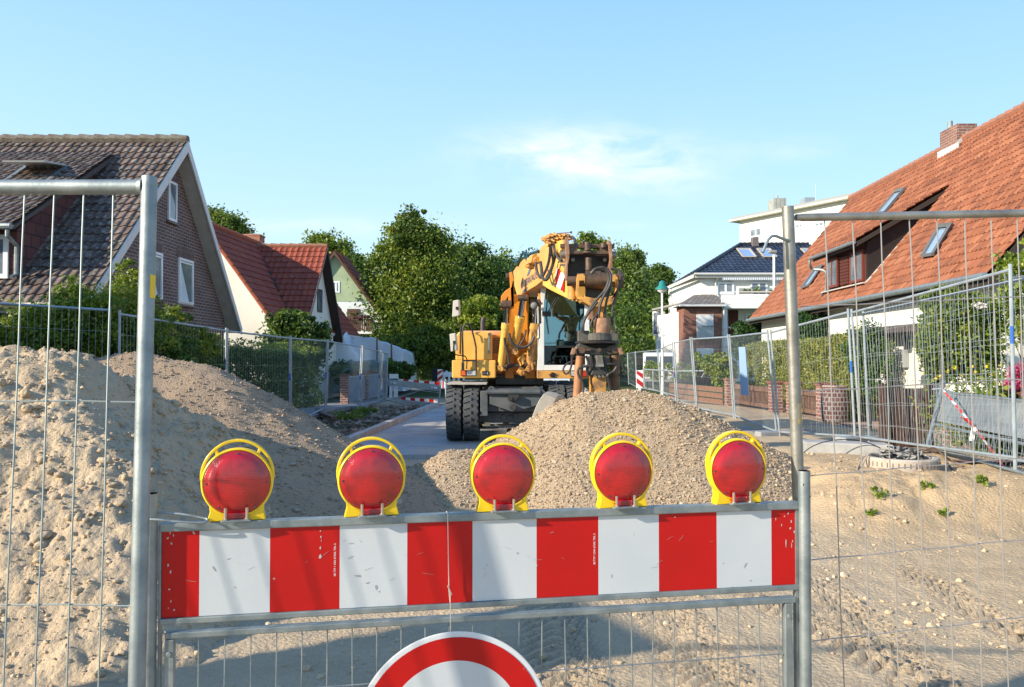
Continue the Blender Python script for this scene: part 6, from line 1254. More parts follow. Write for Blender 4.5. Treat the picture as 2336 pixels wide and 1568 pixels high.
# white low wing on the left
b = MB(); z1_ = at(0,712,57.5).z; xa = at(1493,0,62.5).x; xb_ = at(1546,0,57.0).x
b.prism([(xs-.02,Yb+1.7,-.4),(xs-.02,Y5+3,-.4),(at(1495,0,66).x,Y5+8,-.4),(xa,Y5+4.5,-.4)], (0,0,at(0,709,57).z+.3)); b.build('wing', wht5, h5)
b = MB(); zz0 = at(1556,690,56).z; zz1 = at(1485,708,62).z; b.prism([(xs+.2,Yb+1.4,zz0),(xa-.35,Y5+4.2,zz1),(at(1487,0,66).x,Y5+8,zz1),(xs+.2,Y5+2,zz0)], (0,0,.12)); b.build('wing_roof', mat('grey fascia', (.30,.30,.28), .6), h5)
p = at(1497,765,61.5); w = window(h5, (p.x,Y5+4.48,p.z), (1,-.62,0), .9, 1.9, (-.5,-.85,0), out=.3)

# ---- tall white block behind
h6 = thing('apartment_block', 'tall white apartment block with a flat grey roof edge behind the blue roofed house', 'building', (33, 92, 0))
a6 = at(1687,503,95); b6_ = at(1960,455,81); zt6 = (a6.z+b6_.z)/2; dd6 = Vector((b6_.x-a6.x, b6_.y-a6.y, 0)).normalized(); n6 = Vector((-dd6.y, dd6.x, 0)); n6 = n6 if n6.y > 0 else -n6
e6 = a6+dd6*28; b = MB(); b.prism([(a6.x,a6.y,0),(e6.x,e6.y,0),(e6.x+n6.x*12,e6.y+n6.y*12,0),(a6.x+n6.x*12,a6.y+n6.y*12,0)], (0,0,zt6)); b.build('wall', wht5, h6)
b = MB(); p = a6-dd6*1.0-n6*.9; q = e6-n6*.9; b.prism([(p.x,p.y,zt6),(q.x,q.y,zt6),(q.x+n6.x*14,q.y+n6.y*14,zt6),(p.x+n6.x*14,p.y+n6.y*14,zt6)], (0,0,.2), 0); b.build('roof_edge', mat('pale eaves', (.55,.52,.42), .7), h6)
b = MB(); b.prism([(p.x+.4,p.y,zt6+.202),(q.x,q.y,zt6+.202),(q.x+n6.x*13,q.y+n6.y*13,zt6+.202),(p.x+n6.x*13,p.y+n6.y*13,zt6+.202)], (0,0,.3)); b.build('roof', mat('zinc roof', (.26,.27,.27), .5), h6)
b = MB(); p = at(1758,484,93); q = at(1787,456,93); b.box(p.x,q.x,92,94,zt6+.5,q.z); b.tube([(p.x+.8,93,q.z),(p.x+.8,93,q.z+.5)],.12,8); b.tube([(p.x+.3,93,q.z),(p.x+.3,93,q.z+1.3)],.03,5); b.build('roof_plant', brickmat('zinc cladding', (.38,.38,.33), (.40,.40,.35), (.2,.2,.18), .5, 9, .03, .5), h6)
b = MB(); p = at(1829,472,88); b.box(p.x,p.x+1.1,87,88.5,zt6+.5,zt6+1.3); b.tube([(p.x+1.6,88,zt6+.5),(p.x+1.6,88,zt6+3)],.03,5); b.build('roof_vent', steelfar, h6)
def w6(px0, px1, py0, py1, bars=1):
    n = -n6; P = onplane(px0, py1, a6, n6); Q = onplane(px1, py1, a6, n6); T = onplane(px0, py0, a6, n6)
    window(h6, P, dd6, (Q-P).length, T.z-P.z, n, bars=bars, t=.15, out=.1)
w6(1712,1738,523,543,2); w6(1759,1764,521,531); w6(1776,1781,520,529); w6(1815,1832,512,523,2); w6(1860,1880,508,520,2)
# ================================================================ FENCES ALONG THE STREET
def fp(a, b_, c, d, label, **k): return fence_panel(at(*a), at(*b_), at(*c), at(*d), label, **k)
def bz(px, py, Y, z):   # bottom point under a top pixel, at height z
    p = at(px, py, Y); p.z = z; return p
fence_panel(at(-350,672,11.3), at(250,708,12.0), bz(-350,672,11.3,.1), bz(246,708,12.0,.1), 'mesh fence panel in front of the left brick house', seed=1)
fence_panel(at(273,717,12.2), at(516,755,15.6), bz(273,717,12.2,.1), bz(516,755,15.6,.1), 'mesh fence panel in front of the brick gable, partly behind the thick near post', seed=2)
fence_panel(at(519,756,15.7), at(661,772,19.1), bz(519,756,15.7,.08), bz(661,772,19.1,.08), 'mesh fence panel in front of the white gable and the dark hedge', seed=3, blue=(1,.44))
fp((664,772,19.2),(746,779,22.4),(664,975,19.2),(741,936,22.4), 'mesh fence panel below the round dark bush', seed=4, blue=(1,.45))
fp((749,779,22.6),(825,792,25.6),(744,935,22.6),(818,931,25.6), 'mesh fence panel left of the white tarpaulin tent', seed=5, blue=(1,.44))
fp((828,793,25.8),(868,803,28.8),(822,930,25.8),(862,919,28.8), 'mesh fence panel in front of the white tarpaulin tent', seed=6, blue=(1,.44))
fp((870,803,29),(885,809,32),(865,918,29),(880,907,32), 'narrow looking last mesh fence panel before the low grey barrier', seed=7)
fp((907,811,50),(947,810,49),(907,870,50),(947,872,49), 'distant mesh fence panel behind the low grey barrier, its left one', nv=24, seed=8)
fp((951,811,49),(996,813,48),(951,872,49),(996,873,48), 'distant mesh fence panel behind the low grey barrier, with a corrugated sheet', nv=24, seed=9, blue=(0,.45))
fp((1409,811,54),(1431,808,48),(1411,870,54),(1433,874,48), 'farthest mesh fence panel right of the gripper', nv=24, seed=10)
fp((1432,807,47),(1449,804,41),(1434,876,47),(1452,886,41), 'far mesh fence panel behind the red and white warning post', nv=24, seed=11)
fp((1450,804,41),(1499,799,36),(1453,887,41),(1507,897,36), 'far mesh fence panel in front of the white van', nv=26, seed=12)
fp((1501,799,35),(1534,784,27.5),(1508,897,35),(1542,917,27.5), 'mesh fence panel just right of the green street lamp', nv=30, seed=13, blue=(1,.5))
fp((1538,783,26.4),(1575,774,22),(1546,918,26.4),(1588,935,22), 'mesh fence panel in front of the left edge of the brick bay', seed=14)
fp((1579,774,21.7),(1661,769,19.1),(1591,937,21.7),(1674,953,19.1), 'mesh fence panel in front of the brick bay window', seed=15)
fp((1665,769,18.9),(1751,759,15),(1678,955,18.9),(1772,993,15), 'mesh fence panel carrying the blue corrugated sheet', seed=16, wav=.012)
fp((1758,759,14.7),(1935,713,11.9),(1779,994,14.7),(1951,1006,11.9), 'mesh fence panel in front of the green hedge, left of the paired posts', seed=17, wav=.015, blue=(1,.38))
fp((1943,714,11.75),(2305,616,7.8),(1964,1008,11.75),(2316,1060,7.8), 'front one of two overlapping fence panels before the right house, with blue marked post', seed=18, wav=.03, pr=.019, blue=(1,.29))
fp((1969,716,11.6),(2450,612,7.2),(1983,1009,11.6),(2475,1090,7.2), 'rear one of two overlapping fence panels before the right house, slightly crooked', seed=19, wav=.03, pr=.019)
# concrete feet of the fence
FT = 'concrete feet of the mesh fence'
def foot(px, py, Y, label, rz=0, sc=1):
    p = at(px, py, Y); t = thing('fence_foot', label, 'fence foot', (p.x, Y, p.z), rz, FT)
    b = MB(); b.box(-.34*sc,.34*sc,-.11,.11,-.03,.11); 
    b.build('block', mat('grey foot block', (.20,.23,.26), .9, 0, (.30,.31,.31), 6), t, bevel=.02, world=False); b = MB()
    for x in (-.1, .1): b.tube([(x,0,.105),(x,0,.113)], .025, 10)
    b.build('sockets', black, t, world=False); return t
foot(1603,944,21.3,'dark fence foot beside the top of the gravel heap, below the brick bay'); foot(1772,997,14.8,'large grey fence foot under the joint between two panels right of the warning lamps', .25, 1.2)
foot(742,938,22.4,'fence foot on the left path below the round bush', 1.2); foot(821,932,25.7,'fence foot on the left path below the white tent', 1.2); foot(1955,1012,11.8,'fence foot below the paired posts behind the concrete slab', .4)
# blue corrugated sheet
b = MB(); P = [at(1686,792,16.95), at(1701,792,16.6), at(1709,903,16.55), at(1691,901,16.9)]; n_ = 12; vs = []
ax = (P[1]-P[0]); nr_ = ax.cross(P[3]-P[0]).normalized()
for i in range(n_*2+1):
    u_ = i/(n_*2); o_ = nr_*(.012 if i % 2 else -.012); vs += [P[0]*(1-u_)+P[1]*u_+o_, P[3]*(1-u_)+P[2]*u_+o_]
b.add(vs, [(2*i,2*i+2,2*i+3,2*i+1) for i in range(n_*2)]); o = b.build('corrugated_sheet', mat('blue grey corrugated sheet', (.28,.42,.62), .4, .2), None); sm_ = o.modifiers.new('thick', 'SOLIDIFY'); sm_.thickness = .003
tag(o, 'narrow blue grey corrugated sheet hanging upright on the right fence', 'sheet')
b = MB(); P = [at(985,812,47.8), at(998,813,47.8), at(998,873,47.8), at(985,873,47.8)]; vs = []
for i in range(17): u_ = i/16; o_ = Vector((0,.03 if i % 2 else -.03,0)); vs += [P[0]*(1-u_)+P[1]*u_+o_, P[3]*(1-u_)+P[2]*u_+o_]
b.add(vs, [(2*i,2*i+2,2*i+3,2*i+1) for i in range(16)]); o = b.build('corrugated_sheet', mat('grey corrugated sheet', (.20,.27,.34), .5, .2), None); sm_ = o.modifiers.new('thick', 'SOLIDIFY'); sm_.thickness = .004
tag(o, 'grey corrugated sheet at the end of the distant left fence', 'sheet')

# ================================================================ BARRIERS AND SITE THINGS
gsheet = mat('grey barrier sheet', (.20,.27,.31), .5, .3, (.26,.33,.36), 3)
t = thing('low_barrier', 'low grey steel barrier across the left lane behind the kerb', 'barrier', tuple(at(945,925,29.5)))
Yl, Yr = 29.0, 30.0
b = MB(); b.prism([at(886,865,Yl), at(1005,879,Yr), at(1003.5,893,Yr), at(885,880,Yl)], (0,.03,0)); bd = b.build('board', gsheet, t)
b = MB(); b.prism([at(915,912,Yl+.3), at(1000,920,Yr), at(999,929,Yr), at(915,920,Yl+.3)], (0,.03,0)); b.build('lower_board', gsheet, t)
b = MB(); b.tube([at(1006,871,Yr), at(1000,931,Yr)], .03, 8); b.tube([at(884,860,Yl), at(880,915,Yl)], .03, 8); b.tube([at(1003,892,Yr), at(999,928,Yr)], .015, 6); b.tube([at(890,884,Yl),at(1003,896,Yr)],.012,6); b.build('post', steelfar, t, smooth=True)
for (x0, x1, y0_, y1_) in ((890.5,903,871.5,874.5),(984,997,882,886)): b = MB(); b.prism([at(x0,y0_,Yl-.05+(x0>950)*.8), at(x1,y0_+1.2,Yl-.05+(x0>950)*.9), at(x1,y1_+1.2,Yl-.05+(x0>950)*.9), at(x0,y1_,Yl-.05+(x0>950)*.8)], (0,.01,0)); s_ = b.build('sticker', white_pa, bd); c_ = MB(); p = at((x0+x1)/2-2,(y0_+y1_)/2+.6,Yl-.07+(x0>950)*.8); c_.obox(p, (.05,.01,.04), (0,.7,0)); c_.build('emblem', bluep, s_)
textmesh('27 27', at(938,879,29.35), (1,.008,-.11), (.11,0,1), .14, steelfar, bd)
t = thing('striped_barrier', 'low barrier with red and white striped bars behind the grey one', 'barrier', tuple(at(965,925,31)))
def stripes(x0, y0_, x1, y1_, h_, Y_, n, first, par, nm='striped_bar'):
    b = MB()
    for i in range(n):
        u0, u1 = i/n, (i+1)/n; a = at(x0+(x1-x0)*u0, y0_+(y1_-y0_)*u0, Y_); c = at(x0+(x1-x0)*u1, y0_+(y1_-y0_)*u1, Y_); hh = h_/F*Y_
        b.prism([a, c, c-Vector((0,0,hh)), a-Vector((0,0,hh))], (0,.03,0), (i+first) % 2)
    return b.build(nm, [red, white_pa], par)
stripes(908,865,1003,872,8,31,8,1,t); stripes(915,906.5,1000,912,7,31,8,0,t)
b = MB(); pb(1009,869,1012.5,886,31,.03,b); b.build('striped_bar', red, t); b = MB(); pb(1006.5,869,1009,886,31,.03,b,0); pb(1012.6,869,1015.5,886,31,.03,b); b.build('white_bar', white_pa, t)
b = MB(); b.tube([at(1017,866,31), at(1017,925,31)], .03, 8); b.tube([at(908,862,31),at(906,900,31)],.03,8); b.build('post', steelfar, t, smooth=True)
t = thing('white_board_barrier', 'small white board on legs left of the low grey barrier', 'barrier', tuple(at(893,912,30.6)))
b = pb(888,853.5,908.5,864,30.5,.04); b.build('board', white_pa, t); b = pb(888,881,895,908,30.5,.04); b.build('leg', white_pa, t); b = pb(898,881,907,907,30.5,.04); b.build('leg', white_pa, t)
# warning posts (beacons)
def beacon(x0, x1, y0_, y1_, Y_, label, cnt, lean=1):
    a = at(x0, y1_, Y_); c = at(x1, y0_, Y_); t = thing('warning_beacon', label, 'warning beacon', (a.x, Y_, a.z)); w_, h_ = c.x-a.x, c.z-a.z
    b = MB(); b.box(0,w_,0,.04,0,h_); b.box(w_*.3,w_*.7,.0,.04,-.12,0); b.build('panel', white_pa, t, bevel=.01, world=False); 
    st_ = h_/cnt
    for i in range(cnt):
        z_ = st_*(i+.05); m_ = MB(); s_ = st_*.55; sl = w_*.75*lean
        q = [(.02*w_,-.004,z_),(w_*.98,-.004,z_+sl),(w_*.98,-.004,z_+sl+s_),(.02*w_,-.004,z_+s_)] if lean > 0 else [(.02*w_,-.004,z_-sl),(w_*.98,-.004,z_),(w_*.98,-.004,z_+s_),(.02*w_,-.004,z_+s_-sl)]
        q = [(x, y, min(z, h_*.99)) for x, y, z in q]; m_.prism(q, (0,.003,0)); m_.build('red_stripe', mat('beacon red', (.45,.015,.02), .5), t, world=False)
    b = MB(); b.box(-w_*.3,w_*1.3,-.15,.25,-.2,-.1); b.build('rubber_foot', black, t, world=False)
beacon(998,1010,843,872,33,'narrow red and white striped warning beacon left of the excavator',2); beacon(1452,1467,845,886,33,'wide red and white striped warning beacon right of the gripper',2,-1)
# white plastic barriers beyond the excavator
def plastic(x0, x1, y0_, y1_, Y_, label):
    a = at(x0, y1_, Y_); c = at(x1, y0_, Y_); t = thing('plastic_barrier', label, 'barrier', (a.x, Y_, a.z), 0, 'white plastic barriers beyond the excavator'); w_, h_ = c.x-a.x, c.z-a.z
    b = MB(); b.box(0,w_,0,.06,h_*.72,h_); b.box(0,w_,0,.06,0,h_*.22); n = max(3, int(w_/.22))
    for i in range(n+1): x = (w_-.09)*i/n; b.box(x,x+.09,.005,.055,h_*.2,h_*.74)
    for x in (w_*.1, w_*.85): b.box(x,x+.1,.0,.06,h_,h_*1.07)
    b.build('barrier_body', mat('white plastic', (.62,.70,.74), .5), t, bevel=.01, world=False)
    b = MB(); b.box(w_*.05,w_*.15,-.3,.35,-.1,0); b.box(w_*.85,w_*.95,-.3,.35,-.1,0); b.build('feet', black, t, world=False)
plastic(1011,1060,849,888,34,'white plastic barrier partly hidden by the orange skirt of the excavator'); plastic(1056,1102,868,890,34.5,'white plastic barrier seen under the excavator engine box'); plastic(1236,1300,862,884,36,'white plastic barrier seen under the excavator cab')
# leaning metal barrier on the right
t = thing('leaning_barrier', 'grey metal barrier with a dented sheet leaning against the right fence', 'barrier', tuple(at(2225,1050,9.4)))
TL_, BL_ = at(2152,874,10.5), at(2116,1018,10.0); TR_, BR_ = at(2460,905,7.9), at(2440,1110,7.5)
def LP(u_, v_): return (TL_*(1-u_)+TR_*u_)*(1-v_)+(BL_*(1-u_)+BR_*u_)*v_
gs_ = mat('galvanised barrier sheet', (.20,.22,.23), .5, .4, (.30,.32,.31), 2.5)
nb_ = (TR_-TL_).cross(BL_-TL_).normalized(); nb_ = nb_ if nb_.y < 0 else -nb_
b = MB(); vs = []; fs = []
for i in range(25):
    u_ = .02+.98*i/24; w_ = .006*sin(u_*16); vs += [LP(u_, .13+.02*sin(u_*9)*(u_ < .5))+nb_*w_, LP(u_, .36)+nb_*(.02-w_), LP(u_, .60)+nb_*.01]
for i in range(24): fs += [(3*i,3*i+3,3*i+4,3*i+1),(3*i+1,3*i+4,3*i+5,3*i+2)]
b.add(vs, fs); sh = b.build('sheet', gs_, t); m_ = sh.modifiers.new('thick','SOLIDIFY'); m_.thickness = .004
b = MB(); b.tube([LP(0,-.03), LP(0,1.02)], .028, 12); b.tube([LP(0.02,.11)]+[LP(u_, .13+.02*sin(u_*9)*(u_ < .5)) for u_ in (.15,.3,.5,1)], .018, 8); b.tube([LP(0,.66), LP(1,.66)], .02, 8); b.tube([LP(0,1), LP(1,1)], .02, 8); b.build('frame', steel, t, smooth=True)
b = MB()
for i in range(1, 34): b.tube([LP(i/34,.66), LP(i/34,1)], .004, 5, False)
for v_ in (.78,.90): b.tube([LP(0,v_), LP(1,v_)], .004, 5, False)
b.build('wire_mesh', steel, t)
def disc(u_, v_, ru, rv, m_, nm, par): b = MB(); c0 = LP(u_, v_)+nb_*.045; e1 = (TR_-TL_).normalized(); e2 = (BL_-TL_).normalized(); b.prism([c0+e1*ru*cos(a)+e2*rv*sin(a) for a in np.linspace(0, 2*pi, 17)[:-1]], nb_*.002); return b.build(nm, m_, par)
disc(.085,.33,.05,.08, mat('pale blue sticker', (.50,.68,.75), .4), 'round_sticker', sh)
def rect(u0, u1, v0, v1, m_, nm, par, o_=.045): b = MB(); b.prism([LP(u0,v0)+nb_*o_, LP(u1,v0)+nb_*o_, LP(u1,v1)+nb_*o_, LP(u0,v1)+nb_*o_], nb_*.002); return b.build(nm, m_, par)
st2 = rect(.255,.335,.30,.42, white_pa, 'sticker', sh); prp = mat('violet print', (.08,.04,.28), .5)
for (a0, a1, b0, b1) in ((.262,.270,.315,.345),(.262,.285,.315,.325),(.270,.280,.35,.36),(.262,.268,.385,.41),(.275,.288,.34,.37),(.280,.290,.375,.41),(.295,.328,.317,.323)): rect(a0,a1,b0,b1,prp,'logo_mark',st2,.048)
# red and white tape over it
b = MB(); q0 = at(2148,886,9.9); q1 = at(2222,974,9.3); q2 = at(2296,1072,8.45)
pts = [q0.lerp(q1, i/9) for i in range(9)]+[q1.lerp(q2, i/9) for i in range(10)]
for i in range(len(pts)-1): b.bar(pts[i], pts[i+1], .028, .003, 0 if i % 3 else 1, up=(0,-1,.3))
b.bar(q1, q1+Vector((-.17,-.05,.12)), .05, .004, 0); b.bar(q1, q1+Vector((-.06,-.05,-.16)), .05, .004, 1); b.bar(q0, q0+Vector((-.12,-.03,-.01)), .05, .004, 1); tag(b.build('barrier_tape', [mat('tape red', (.75,.06,.03), .5), white_pa], None), 'red and white barrier tape tied diagonally over the leaning grey barrier', 'tape')
# manhole ring with cables
mp_ = at(2056,1050,8.75); gzr = gzz(mp_.x, 8.75)+.035
t = thing('manhole_ring', 'pale concrete manhole ring filled with tangled cables on the sand bank', 'manhole ring', (mp_.x, 8.75, gzr))
b = MB(); b.lathe([(.31,.0),(.375,0),(.385,.02),(.385,.135),(.37,.15),(.32,.15),(.31,.13),(.31,.02)], Matrix(), 56, cap=False); b.lathe([(.0,.03),(.31,.03)], Matrix(), 40, cap=False)
b.build('ring', mat('limy concrete', (.42,.37,.31), .9, 0, (.24,.15,.10), 9, .003, 50, cut=(.5,.72)), t, smooth=True, world=False)
b = MB()
for i in range(22): a = pi+pi*i/21; b.obox((.386*cos(a),.386*sin(a),.085), (.006,.008,.05), (0,0,a))
b.each('slot', mat('rusty slot', (.14,.08,.05), .9), t, world=False)
q = random.Random(12)
for k in range(9):
    b = MB(); pts = []
    for i in range(9): a = q.random()*6.28; r_ = q.uniform(.05,.29); pts.append((r_*cos(a)*1.05, r_*sin(a), q.uniform(.10,.24)))
    b.tube(spline(pts, 6), q.choice((.007,.009,.012)), 6); b.build('cable', [black, mat('grey cable', (.25,.24,.22), .6)][k % 2], t, smooth=True, world=False)
b = MB(); b.tube(spline([(-.25,0,.15),(-.38,-.05,.18),(-.5,-.1,.05),(-.62,-.14,.0),(-.7,-.05,.0)], 6), .011, 6); b.tube(spline([(-.2,.1,.16),(-.42,.0,.14),(-.58,-.2,.0),(-.45,-.3,.02)], 6), .009, 6); b.build('cable', mat('beige cable', (.32,.26,.20), .6), t, smooth=True, world=False)
b = MB(); b.tube(spline([(.2,0,.18),(.36,.02,.24),(.46,0,.16),(.50,-.12,.02),(.52,-.3,-.02)], 6), .011, 6); b.tube(spline([(.25,.1,.2),(.42,.1,.2),(.62,.0,.06),(.66,-.15,.0),(.55,-.25,.0)], 6), .010, 6); b.build('cable', mat('brown cable', (.14,.09,.06), .6), t, smooth=True, world=False)
b = MB(); b.obox((0,-.02,-.02), (.95,.8,.035), (0,0,.1)); b.build('base_slab', wood_m, t, bevel=.004, world=False)
# long concrete slab and the dark pallet below it
t = thing('concrete_slab', 'long pale concrete kerb slab lying behind the sand bank', 'concrete slab', tuple(at(1940,1050,9.7)))
b = MB(); P = [at(1836,1008,9.9), at(2041,1016,9.45), at(2044,1062,9.45), at(1836,1062,9.9)]; b.prism(P, (.05,.34,0)); b.build('slab', mat('slab concrete', (.36,.36,.34), .9, 0, (.28,.28,.27), 6, .002, 60), t, bevel=.02)
b = MB(); cc = at(1925,1066,9.55)
for k_, r_ in ((0,.55),): b.tube([cc+Vector((r_*cos(a)*1.0, -.03, .06+.28*sin(a))) for a in np.linspace(.2, 2.7, 24)], .006, 5)
tag(b.build('cable', black, None), 'thin dark cable arching over the concrete slab', 'cable')
t = thing('wooden_pallet', 'dark wooden pallet at the foot of the concrete slab', 'pallet', tuple(at(1846,1075,9.3)))
Pz = at(1846,1057,9.3).z
for k in range(5): b = MB(); b.box(3.17,4.15,8.9+.2*k,9.03+.2*k,Pz-.022,Pz); b.build('deck_board', wood_d if k else mat('grey plank', (.16,.15,.14), .9), t)
for x_ in (3.25,3.62,4.0): b = MB(); b.box(x_,x_+.1,8.9,9.85,Pz-.11,Pz-.024); b.build('stringer', wood_d, t)
b = MB(); b.box(3.17,4.15,8.9,9.85,Pz-.14,Pz-.112); b.build('bottom_boards', wood_d, t)
# plank and grid over the left trench
b = MB()
for i in range(7): b.bar(at(877+i*1.2,911-.4*i,26.0+.12*i), at(932+i*2.5,926-1.2*i,24.4+.12*i), .05, .03)
tag(b.build('plank_bundle', mat('weathered planks', (.34,.29,.24), .9, 0, (.22,.18,.14), 5), None), 'flat bundle of weathered planks across the trench by the left fence', 'planks')
b = MB(); b.bar(at(727,941,22.0), at(762,954,19.9), .14, .08); tag(b.build('timber', wood_m, None), 'short brown timber lying under the left fence', 'timber')
for k, (px, py, Y_, s) in enumerate(((795,938,21.5,.45),(838,929,24,.35))):
    p = at(px, py, Y_); o = leaves('grass_tuft', leafC, None, [(p.x,Y_,gzz(p.x,Y_)+.05,s,s*.7,.09)], 900, .04, 50+k, .3, 25); tag(o, ('larger','smaller')[k]+' grass tuft growing at the trench edge by the left fence', 'grass', 'grass tufts by the trench')

def pillar(x, y, w_, h_, label, z0=.05, rz=0, name='brick_pillar', group='brick garden pillars on the right'):
    t = thing(name, label, 'pillar', (x, y, z0), rz, group); b = MB(); b.box(-w_/2,w_/2,-w_/2,w_/2,0,h_); b.build('shaft', brick_gd, t, world=False)
    b = MB(); b.box(-w_/2-.03,w_/2+.03,-w_/2-.03,w_/2+.03,h_,h_+.06); b.build('cap', mat('clinker cap', (.26,.10,.07), .8), t, bevel=.008, world=False); return t
# ================================================================ TENT, VAN, STREET LAMPS
t = thing('tarpaulin_tent', 'white plastic tarpaulin tent with a pointed left end behind the left fence', 'tent', tuple(at(845,822,38)))
tarp = mat('white tarpaulin', (.66,.72,.76), .35, 0, (.56,.62,.68), 2)
def sheetgrid(X0, X1, Y0, Y1, hf, n, m_):
    xs_ = np.linspace(X0, X1, n); ys_ = np.linspace(Y0, Y1, m_); X_, Y_ = np.meshgrid(xs_, ys_); Z_ = hf(X_, Y_); I_ = (np.arange(m_-1)[:,None]*n+np.arange(n-1)[None,:]).ravel()
    return np.stack([X_.ravel(), Y_.ravel(), Z_.ravel()], 1), np.stack([I_, I_+1, I_+n+1, I_+n], 1)
xA, xB = at(760,0,37).x, at(824,0,37).x; zt_ = at(0,754,37).z; zl = at(0,800,37).z
def tentA(X_, Y_):
    px_ = CX + X_/37*F; prof = np.interp(px_, [758,762,778,785,800,815,828], [.45,.78,.92,1.0,.78,.62,.40]); k = 1-.0*Y_
    edge = sstep(0, .25, (Y_-36.6))*sstep(0, .25, (39.5-Y_)); return (.3+(zt_-.3)*prof)*edge*(1-.12*abs(Y_-37.6)) - .16*fbm(X_*1.1, Y_*1.1, .9, 3, .5, True)*edge
V, Fq = sheetgrid(xA-.1, xB+.2, 36.5, 39.6, tentA, 60, 50); npmesh('pointed_sheet', V, Fq, tarp, t, smooth=False)
xC, xD = at(808,0,38).x, at(929,0,38).x
def tentB(X_, Y_):
    px_ = CX + X_/38*F; top = np.interp(px_, [806,812,850,885,915,929,934], [2.1,2.56,2.52,2.30,2.04,1.92,1.7]); 
    edge = sstep(-.02, .12, (Y_-37.2))*sstep(0, .3, (42.6-Y_))*sstep(0,.1,X_-xC)*sstep(0,.1,xD-X_); return top*edge*(1-.02*(Y_-38)) - .14*fbm(X_*.8, Y_, 1.1, 3, .5, True)*edge
V, Fq = sheetgrid(xC-.05, xD+.05, 37.15, 42.8, tentB, 80, 70); npmesh('long_sheet', V, Fq, tarp, t, smooth=False)
b = MB(); b.tube([at(860,768,37.1), at(860,828,37.1)], .04, 6); b.tube([at(893,771+10,37.1), at(893,828,37.1)], .04, 6); b.build('tent_pole', wood_m, t)
b = MB(); V, Fq = sheetgrid(at(762,0,35).x, at(884,0,35).x, 34.8, 36.4, lambda X_, Y_: (1.42-.14*fbm(X_*2, Y_*2, .7, 3, .6, True))*sstep(0,.2,Y_-34.8)*sstep(0,.2,36.4-Y_), 50, 20); o = npmesh('green_tarpaulin', V, Fq, mat('green tarpaulin', (.07,.12,.10), .6, 0, (.14,.20,.17), 3), None); tag(o, 'low dark green tarpaulin over stored material in front of the white tent', 'tarpaulin')
t = thing('log_pile', 'stack of short split logs beneath the green tarpaulin', 'log pile', tuple(at(830,850,34)))
q = random.Random(3)
for i in range(26):
    px_ = 786+q.uniform(0,96); b = MB(); p = at(px_, q.uniform(848,866), 34.2); b.tube([p, p+Vector((q.uniform(-.05,.05), .5, 0))], q.uniform(.06,.11), 7); b.build('log', mat('split wood', (.34,.20,.10), .9, 0, (.18,.10,.06), 4) if i == 0 else bpy.data.materials['split wood'], t)
for (x0, x1, lb) in ((790,832,'grey board garden fence between brick posts on the left path, nearer part'),(838,884,'grey board garden fence on the left path, farther part')):
    Ya, Yb2 = (28.6, 31.6) if x0 < 800 else (32, 35.5); A_, B2 = at(x0,866,Ya), at(x1,862,Yb2); A_.z = B2.z = 0; t = thing('board_fence', lb, 'fence', tuple(A_)); n_ = 22; b = MB()
    for i in range(n_): p = A_.lerp(B2, (i+.5)/n_); b.bar(p+Vector((0,0,-.1)), p+Vector((0,0,.85)), .02, .13)
    b.build('boards', mat('grey fence boards', (.20,.25,.30), .8, 0, (.28,.33,.38), 4), t); b = MB(); b.bar(A_+Vector((0,0,.86)), B2+Vector((0,0,.86)), .05, .05); b.build('top_rail', steelfar, t)
for (px_, Y_, lb) in ((790,28.5,'dark brick pillar at the near end of the grey board fence'),(836,31.8,'dark brick pillar between the two parts of the grey board fence')): p = at(px_,0,Y_); pillar(p.x, Y_, .28, 1.05, lb, z0=-.15, group='brick pillars on the left path')
# van
p = at(1512,850,47); van = thing('white_van', 'white van parked in the street seen from behind, left of the apartment house', 'van', (p.x, 48.5, -.25), R(-9))
vw = mat('white van paint', (.78,.78,.78), .25, coat=.5); vg = mat('van glass', (.03,.04,.05), .1)
b = MB(); prof = [(-2.2,.45),(-2.25,1.0),(-2.12,1.25),(-1.95,2.05),(-1.75,2.15),(1.2,2.15),(1.5,2.05),(2.1,1.35),(2.75,1.1),(2.8,.5)]
b.prism([(-.93,y_,z_) for y_, z_ in prof], (1.86,0,0)); bd = b.build('body', vw, van, bevel=.07, world=False)
b = MB(); n_ = Vector((0,-.97,.2)); 
for x0, x1 in ((-.78,-.06),(.06,.78)): b.prism([(x0,-2.118,1.30),(x1,-2.118,1.30),(x1,-1.985,1.93),(x0,-1.985,1.93)], (0,-.02,0))
b.build('rear_window', vg, bd, world=False); b = MB()
for y0_, y1_ in ((-1.7,-.5),(-.35,.7),(.85,1.6)): b.prism([(-.94,y0_,1.35),(-.94,y1_,1.35),(-.94,y1_-.08*(y1_>1.2)*3,1.92),(-.94,y0_,1.92)], (.012,0,0))
b.build('side_window', vg, bd, world=False)
for x_ in (-.90,.74): b = MB(); b.box(x_,x_+.16,-2.28,-2.18,.85,1.25); b.build('tail_light', mat('tail light red', (.55,.02,.02), .3), bd, bevel=.01, world=False)
b = MB(); b.box(-.9,.9,-2.38,-2.2,.42,.62); b.build('bumper', mat('grey bumper', (.3,.3,.3), .6), bd, bevel=.02, world=False)
b = MB(); b.box(-.26,.26,-2.275,-2.25,.72,.83); b.build('number_plate', white_pa, bd, world=False)
for x_ in (-.92,.72):
    for y_ in (-1.4,1.75): b = MB(); b.lathe([(.1,-.0),(.30,0),(.33,.04),(.33,.18),(.30,.2),(.1,.2)], Matrix.Translation((x_,y_,.33)) @ Matrix.Rotation(pi/2,4,'Y'), 20); b.build('wheel', tyre_m, van, world=False)
